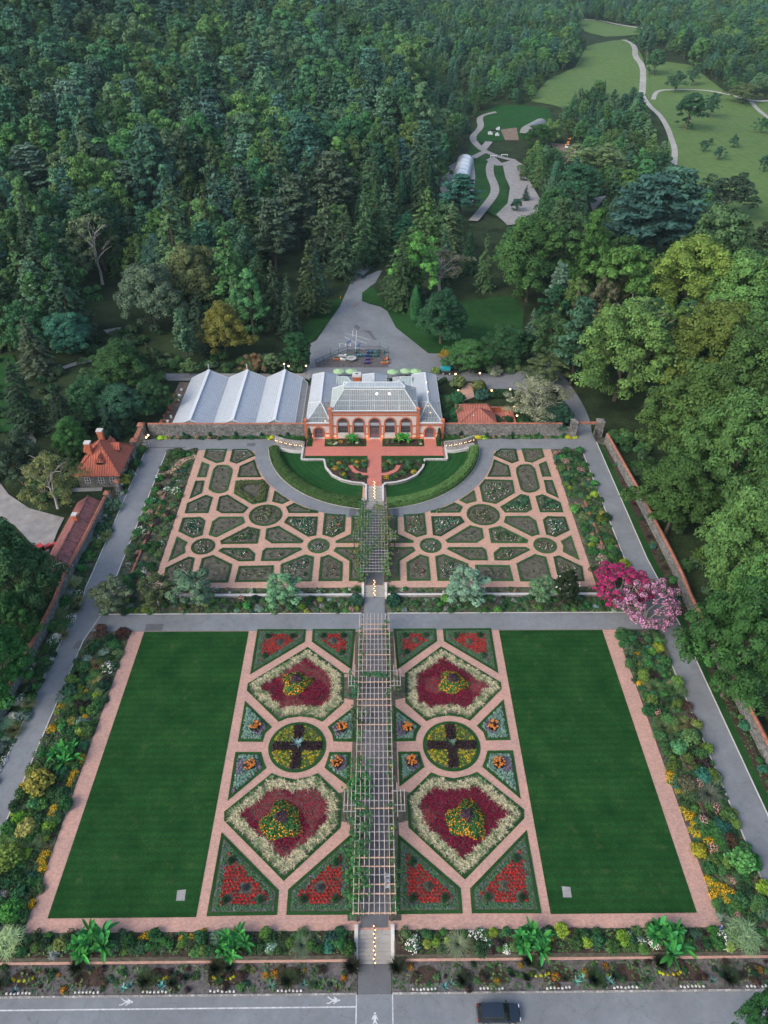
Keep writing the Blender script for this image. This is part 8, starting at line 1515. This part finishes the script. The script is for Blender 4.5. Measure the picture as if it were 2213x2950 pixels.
def loft(mb, st, mi=0):     # stations: (x, [(y, z) half outline from bottom to top centre])
    n = len(st[0][1]); full = []
    for x, h in st: full.append([(x, -y, z) for y, z in h]+[(x, y, z) for y, z in h[::-1]])
    v = [p for r in full for p in r]; m_ = 2*n
    f = [(j*m_+i, j*m_+(i+1) % m_, (j+1)*m_+(i+1) % m_, (j+1)*m_+i) for j in range(len(st)-1) for i in range(m_)]; f += [tuple(range(m_))[::-1], tuple(range((len(st)-1)*m_, len(st)*m_))]; mb.add(v, f, mi)
def vehicle(name, label, cat, loc, rz, paint, L=4.8, roof=1.72, pick=False):
    t = thing(name, label, cat, loc, rz); S_ = lambda w_, zb, zt: [(w_*.9, .32), (w_, .5), (w_, zb), (w_*.93, zt), (w_*.3, zt+.03)]
    mb = MB(); loft(mb, [(-L/2, S_(.8, .75, .9)), (-L/2+.1, S_(.92, .85, .98)), (-L/2+.8, S_(.96, .9, 1.04)), (.6, S_(.97, .9, 1.04)), (1.1, S_(.97, .88, 1.06)), (L/2-.75, S_(.95, .82, .98)), (L/2-.2, S_(.9, .72, .88)), (L/2, S_(.78, .6, .72))]); mb.build('body', paint, t, smooth=False)
    x0, x1, x2, x3 = (-L/2+.08, -L/2+.55, .45, 1.25) if not pick else (-.55, -.35, .5, 1.15)
    C_ = lambda w_, z: [(.9, 1.0), (w_, z-.08), (w_*.9, z), (.2, z+.03)]
    mb = MB(); loft(mb, [(x0, [(.86, 1.0), (.86, 1.03), (.8, 1.05), (.2, 1.06)]), (x1, C_(.76, roof-.04)), (x2, C_(.76, roof-.02)), (x3, [(.88, 1.0), (.88, 1.03), (.82, 1.05), (.2, 1.07)])]); mb.build('windows', 'car_glass', t)
    mb = MB(); loft(mb, [(x1-.06, [(.5, roof-.02), (.73, roof-.01), (.7, roof+.03), (.2, roof+.05)]), ((x1+x2)/2, [(.5, roof-.02), (.75, roof), (.72, roof+.05), (.2, roof+.08)]), (x2+.04, [(.5, roof-.03), (.73, roof-.01), (.7, roof+.03), (.2, roof+.05)])]); mb.build('roof', paint, t)
    for x in (-.15 if not pick else 0.1, x1+.15):
        for s in (-1, 1): mb = MB(); mb.bar((x, s*.91, 1.02), (x, s*.77, roof), .07, .05); mb.build('pillar', paint, t)
    for s in (-1, 1):
        for x in (L/2-.95, -L/2+.95): wheel(t, x, s*.86, .36, .24)
        mb = MB(); mb.box(L/2-.22, L/2-.02, s*.66-.16, s*.66+.16, .66, .82); mb.build('headlight', 'plastic_white', t); mb = MB(); mb.box(-L/2-.02, -L/2+.14, s*.72-.12, s*.72+.12, .78, .98); mb.build('tail_light', 'red_light', t); mb = MB(); mb.box(.88, 1.06, min(s*.97, s*1.15), max(s*.97, s*1.15), 1.0, 1.14); mb.build('mirror', paint, t)
    mb = MB(); mb.box(L/2-.08, L/2+.03, -.62, .62, .42, .6); mb.build('bumper', 'grey_metal', t)
    if pick: mb = MB(); mb.box(-L/2+.1, -.7, -.78, .78, 1.0, 1.09); mb.build('truck_bed', 'rubber', t)
    return t
q = G('E', 1388, 1188, .9); vehicle('parked_car', 'dark navy car driving right on the near road at the bottom edge', 'car', (q[0], q[1], -1.5), 0, 'car_paint', 5.0)
bpy.data.objects['parked_car'].name = 'dark_car'
q = G('Y', 1222, 448, .5); vehicle('pickup_truck', 'white pickup truck on the dirt lot in front of an orange backhoe', 'pickup truck', (q[0], q[1], HT(q[0], q[1])+.35), -2.1, 'plastic_white', 5.6, 1.8, True)
def tractor(label, x, y, z, rz, paint, s=1.):
    t = thing('tractor', label, 'tractor', (x, y, z), rz); t.scale = (s,)*3
    mb = MB(); mb.box(.2, 1.9, -.45, .45, .9, 1.5); mb.box(-1.2, .3, -.6, .6, .8, 1.2); mb.build('body', paint, t); mb = MB(); mb.box(-1.0, .25, -.6, .6, 1.2, 2.3); mb.build('cab', 'car_glass', t); mb = MB(); mb.box(-1.1, .35, -.7, .7, 2.303, 2.42); mb.build('cab_roof', paint, t)
    for x_, r in ((-.8, .75), (1.5, .5)):
        for s_ in (-1, 1): wheel(t, x_, s_*.8, r, .4)
    mb = MB(); mb.bar((1.8, -.5, 1.0), (2.8, -.5, .5), .12); mb.bar((1.8, .5, 1.0), (2.8, .5, .5), .12); mb.build('loader_arm', paint, t); mb = MB(); mb.box(2.7, 3.2, -1.0, 1.0, .1, .7); mb.build('bucket', paint, t); mb = MB(); mb.bar((-1.2, 0, 1.0), (-2.2, 0, 2.6), .18); mb.bar((-2.2, 0, 2.6), (-3.0, 0, 1.2), .15); mb.build('rear_arm', paint, t)
q = G('Y', 1232, 405, 1.2); tractor('orange backhoe behind the white pickup on the dirt lot', q[0], q[1], HT(q[0], q[1])+.3, -2.0, 'orange_paint', 1.35)
q = G('Q', 445, 1460, 1.); tractor('red and black tractor beside the shed end on the gravel drive', q[0], q[1], HT(q[0], q[1])+.1, .9, 'red_paint', .95)
q = G('G', 0, 0)
# people: one at the lower right corner
def person(label, x, y, z, rz, top, legs, seated=False):
    me = bpy.data.meshes.new('person'); V = [(0, 0, .95), (0, 0, 1.2), (0, 0, 1.42), (0, 0, 1.52), (0, .02, 1.66), (.19, 0, 1.4), (.25, .03, 1.15), (.2, .18, .98), (-.19, 0, 1.4), (-.25, .03, 1.15), (-.2, .18, .98), (.1, 0, .9), (.11, .03, .5), (.11, 0, .06), (.11, .14, .04), (-.1, 0, .9), (-.11, -.03, .5), (-.11, -.08, .06), (-.11, .06, .04)]
    E_ = [(0, 1), (1, 2), (2, 3), (3, 4), (2, 5), (5, 6), (6, 7), (2, 8), (8, 9), (9, 10), (0, 11), (11, 12), (12, 13), (13, 14), (0, 15), (15, 16), (16, 17), (17, 18)]
    R_ = [.15, .14, .13, .06, .105, .07, .048, .035, .07, .048, .035, .1, .065, .045, .04, .1, .065, .045, .04]
    me.from_pydata(V, E_, []); o = bpy.data.objects.new('person', me); C.objects.link(o); m = o.modifiers.new('s', 'SKIN'); 
    for i, r in enumerate(R_): me.skin_vertices[0].data[i].radius = (r, r*.8)
    me.skin_vertices[0].data[0].use_root = True; o.modifiers.new('u', 'SUBSURF').levels = 1; o.modifiers['u'].render_levels = 1
    dg = bpy.context.evaluated_depsgraph_get(); ev = bpy.data.meshes.new_from_object(o.evaluated_get(dg)); bpy.data.objects.remove(o); ev.materials.clear()
    for m_ in ('skin', top, legs, 'hair'): ev.materials.append(MATS[m_])
    for p in ev.polygons: c = p.center; p.material_index = 3 if c.z > 1.68 or (c.z > 1.6 and c.y < 0) else 0 if c.z > 1.47 or (c.y > .1 and c.z > .9) else 1 if c.z > .9 else 2
    o = bpy.data.objects.new('person', ev); C.objects.link(o); o.location = (x, y, z); o.rotation_euler = (0, 0, rz); tag(o, label, 'person'); return o
q = G('I', 1340, 985, .8); person('person in a blue top at the right end of the front brick path', q[0], q[1], .03, 1.2, 'blue_cloth', 'blue_cloth'); q = G('I', 1375, 968, .8); bench('dark bench beside the pale grass at the lower right corner', q[0]+.3, q[1], -.6)
q = G('a', 600, 1085, .8); person('person in dark clothes walking under the middle of the long pergola', q[0], q[1], .04, 3.0, 'dark_cloth', 'dark_cloth')
# far little things in the gravel yard
for k, x, y, lab, mat, sx in (('Y', 575, 300, 'dark crate stack on the grass above the gravel yard', 'rubber', 3), ('Y', 615, 290, 'pale crate stack beside the dark one above the gravel yard', 'plastic_white', 2.2), ('Y', 550, 328, 'low white covered pallet above the gravel yard', 'plastic_white', 3), ('Y', 610, 340, 'small white covered pallet nearest the track fork', 'plastic_white', 2.4)):
    q = G(k, x, y, .5); t = thing('pallet_stack', lab, 'pallet stack', (q[0], q[1], HT(q[0], q[1])+.3)); mb = MB(); mb.box(-sx/2, sx/2, -1, 1, 0, .18); mb.build('pallet', 'old_wood', t); mb = MB()
    for i in range(3): mb.box(-sx/2+sx*i/3+.05, -sx/2+sx*(i+1)/3-.05, -.9, .9, .182, 1.1+.35*((i*7+int(x)) % 3)); 
    mb.build('load', mat, t)
for k, x, y, lab in (('Y', 672, 515, 'white barrier at the gravel yard entrance, right one'), ('Y', 578, 525, 'white barrier at the gravel yard entrance, left one')):
    q = G(k, x, y, .5); t = thing('barrier', lab, 'barrier', (q[0], q[1], HT(q[0], q[1])+.35), .15); mb = MB(); mb.box(-2, 2, -.1, .1, .7, 1.05); mb.build('rail', 'white_paint', t); mb = MB(); [mb.box(s-.1, s+.1, -.1, .1, 0, .7) for s in (-1.8, 1.8)]; mb.build('post', 'white_paint', t)
for x, y, lab in ((578, 443, 'orange traffic cone left of another where the drive narrows'), (612, 420, 'orange traffic cone farther up where the drive narrows'), (320, 520, 'orange marker on the grass left of the drive'), (437, 355, 'dark red marker on the verge at the bend of the drive')):
    q = G('V', x, y, .5); t = thing('traffic_cone', lab, 'traffic cone', (q[0], q[1], 2.3)); mb = MB(); mb.lathe([(.2, .04), (.04, .9)], (0, 0, 0), 8); mb.build('cone', 'orange_paint', t); mb = MB(); mb.box(-.28, .28, -.28, .28, 0, .04); mb.build('base', 'rubber', t)
for i in range(26):     # clay pots and crates in the yard beside the first greenhouse
    q = (-52.5+random.uniform(-1.6, 1.2), 153+random.uniform(0, 20)); pot(q[0], q[1], 'terracotta' if q[0] < -52 else 'white_paint', (.06, .12, .05), random.uniform(.7, 1.1), 'terracotta pot in the dirt yard left of the greenhouses' if q[0] < -52 else 'pale tub in the dirt yard left of the greenhouses', 'terracotta pots in the greenhouse yard' if q[0] < -52 else 'pale tubs in the greenhouse yard', False)
# ================================================================== HAZE

hm = bpy.data.materials.new('haze'); hm.use_nodes = True; hn = hm.node_tree; hn.nodes.remove(hn.nodes['Principled BSDF']); pv = hn.nodes.new('ShaderNodeVolumePrincipled')
pv.inputs['Color'].default_value = (.55, .8, .84, 1); pv.inputs['Density'].default_value = .00007; pv.inputs['Anisotropy'].default_value = 0; hn.links.new(pv.outputs[0], hn.nodes['Material Output'].inputs['Volume']); MATS['haze'] = hm
mb = MB(); mb.box(-1900, 1900, -120, 3100, -40, 330); tag(mb.build('haze', 'haze'), kind='stuff')
for o in HID:      # the patterns every copy was made from go, once all copies stand
    for c in list(o.children_recursive)+[o]:
        if c.name not in KEEP: bpy.data.objects.remove(c, do_unlink=True)
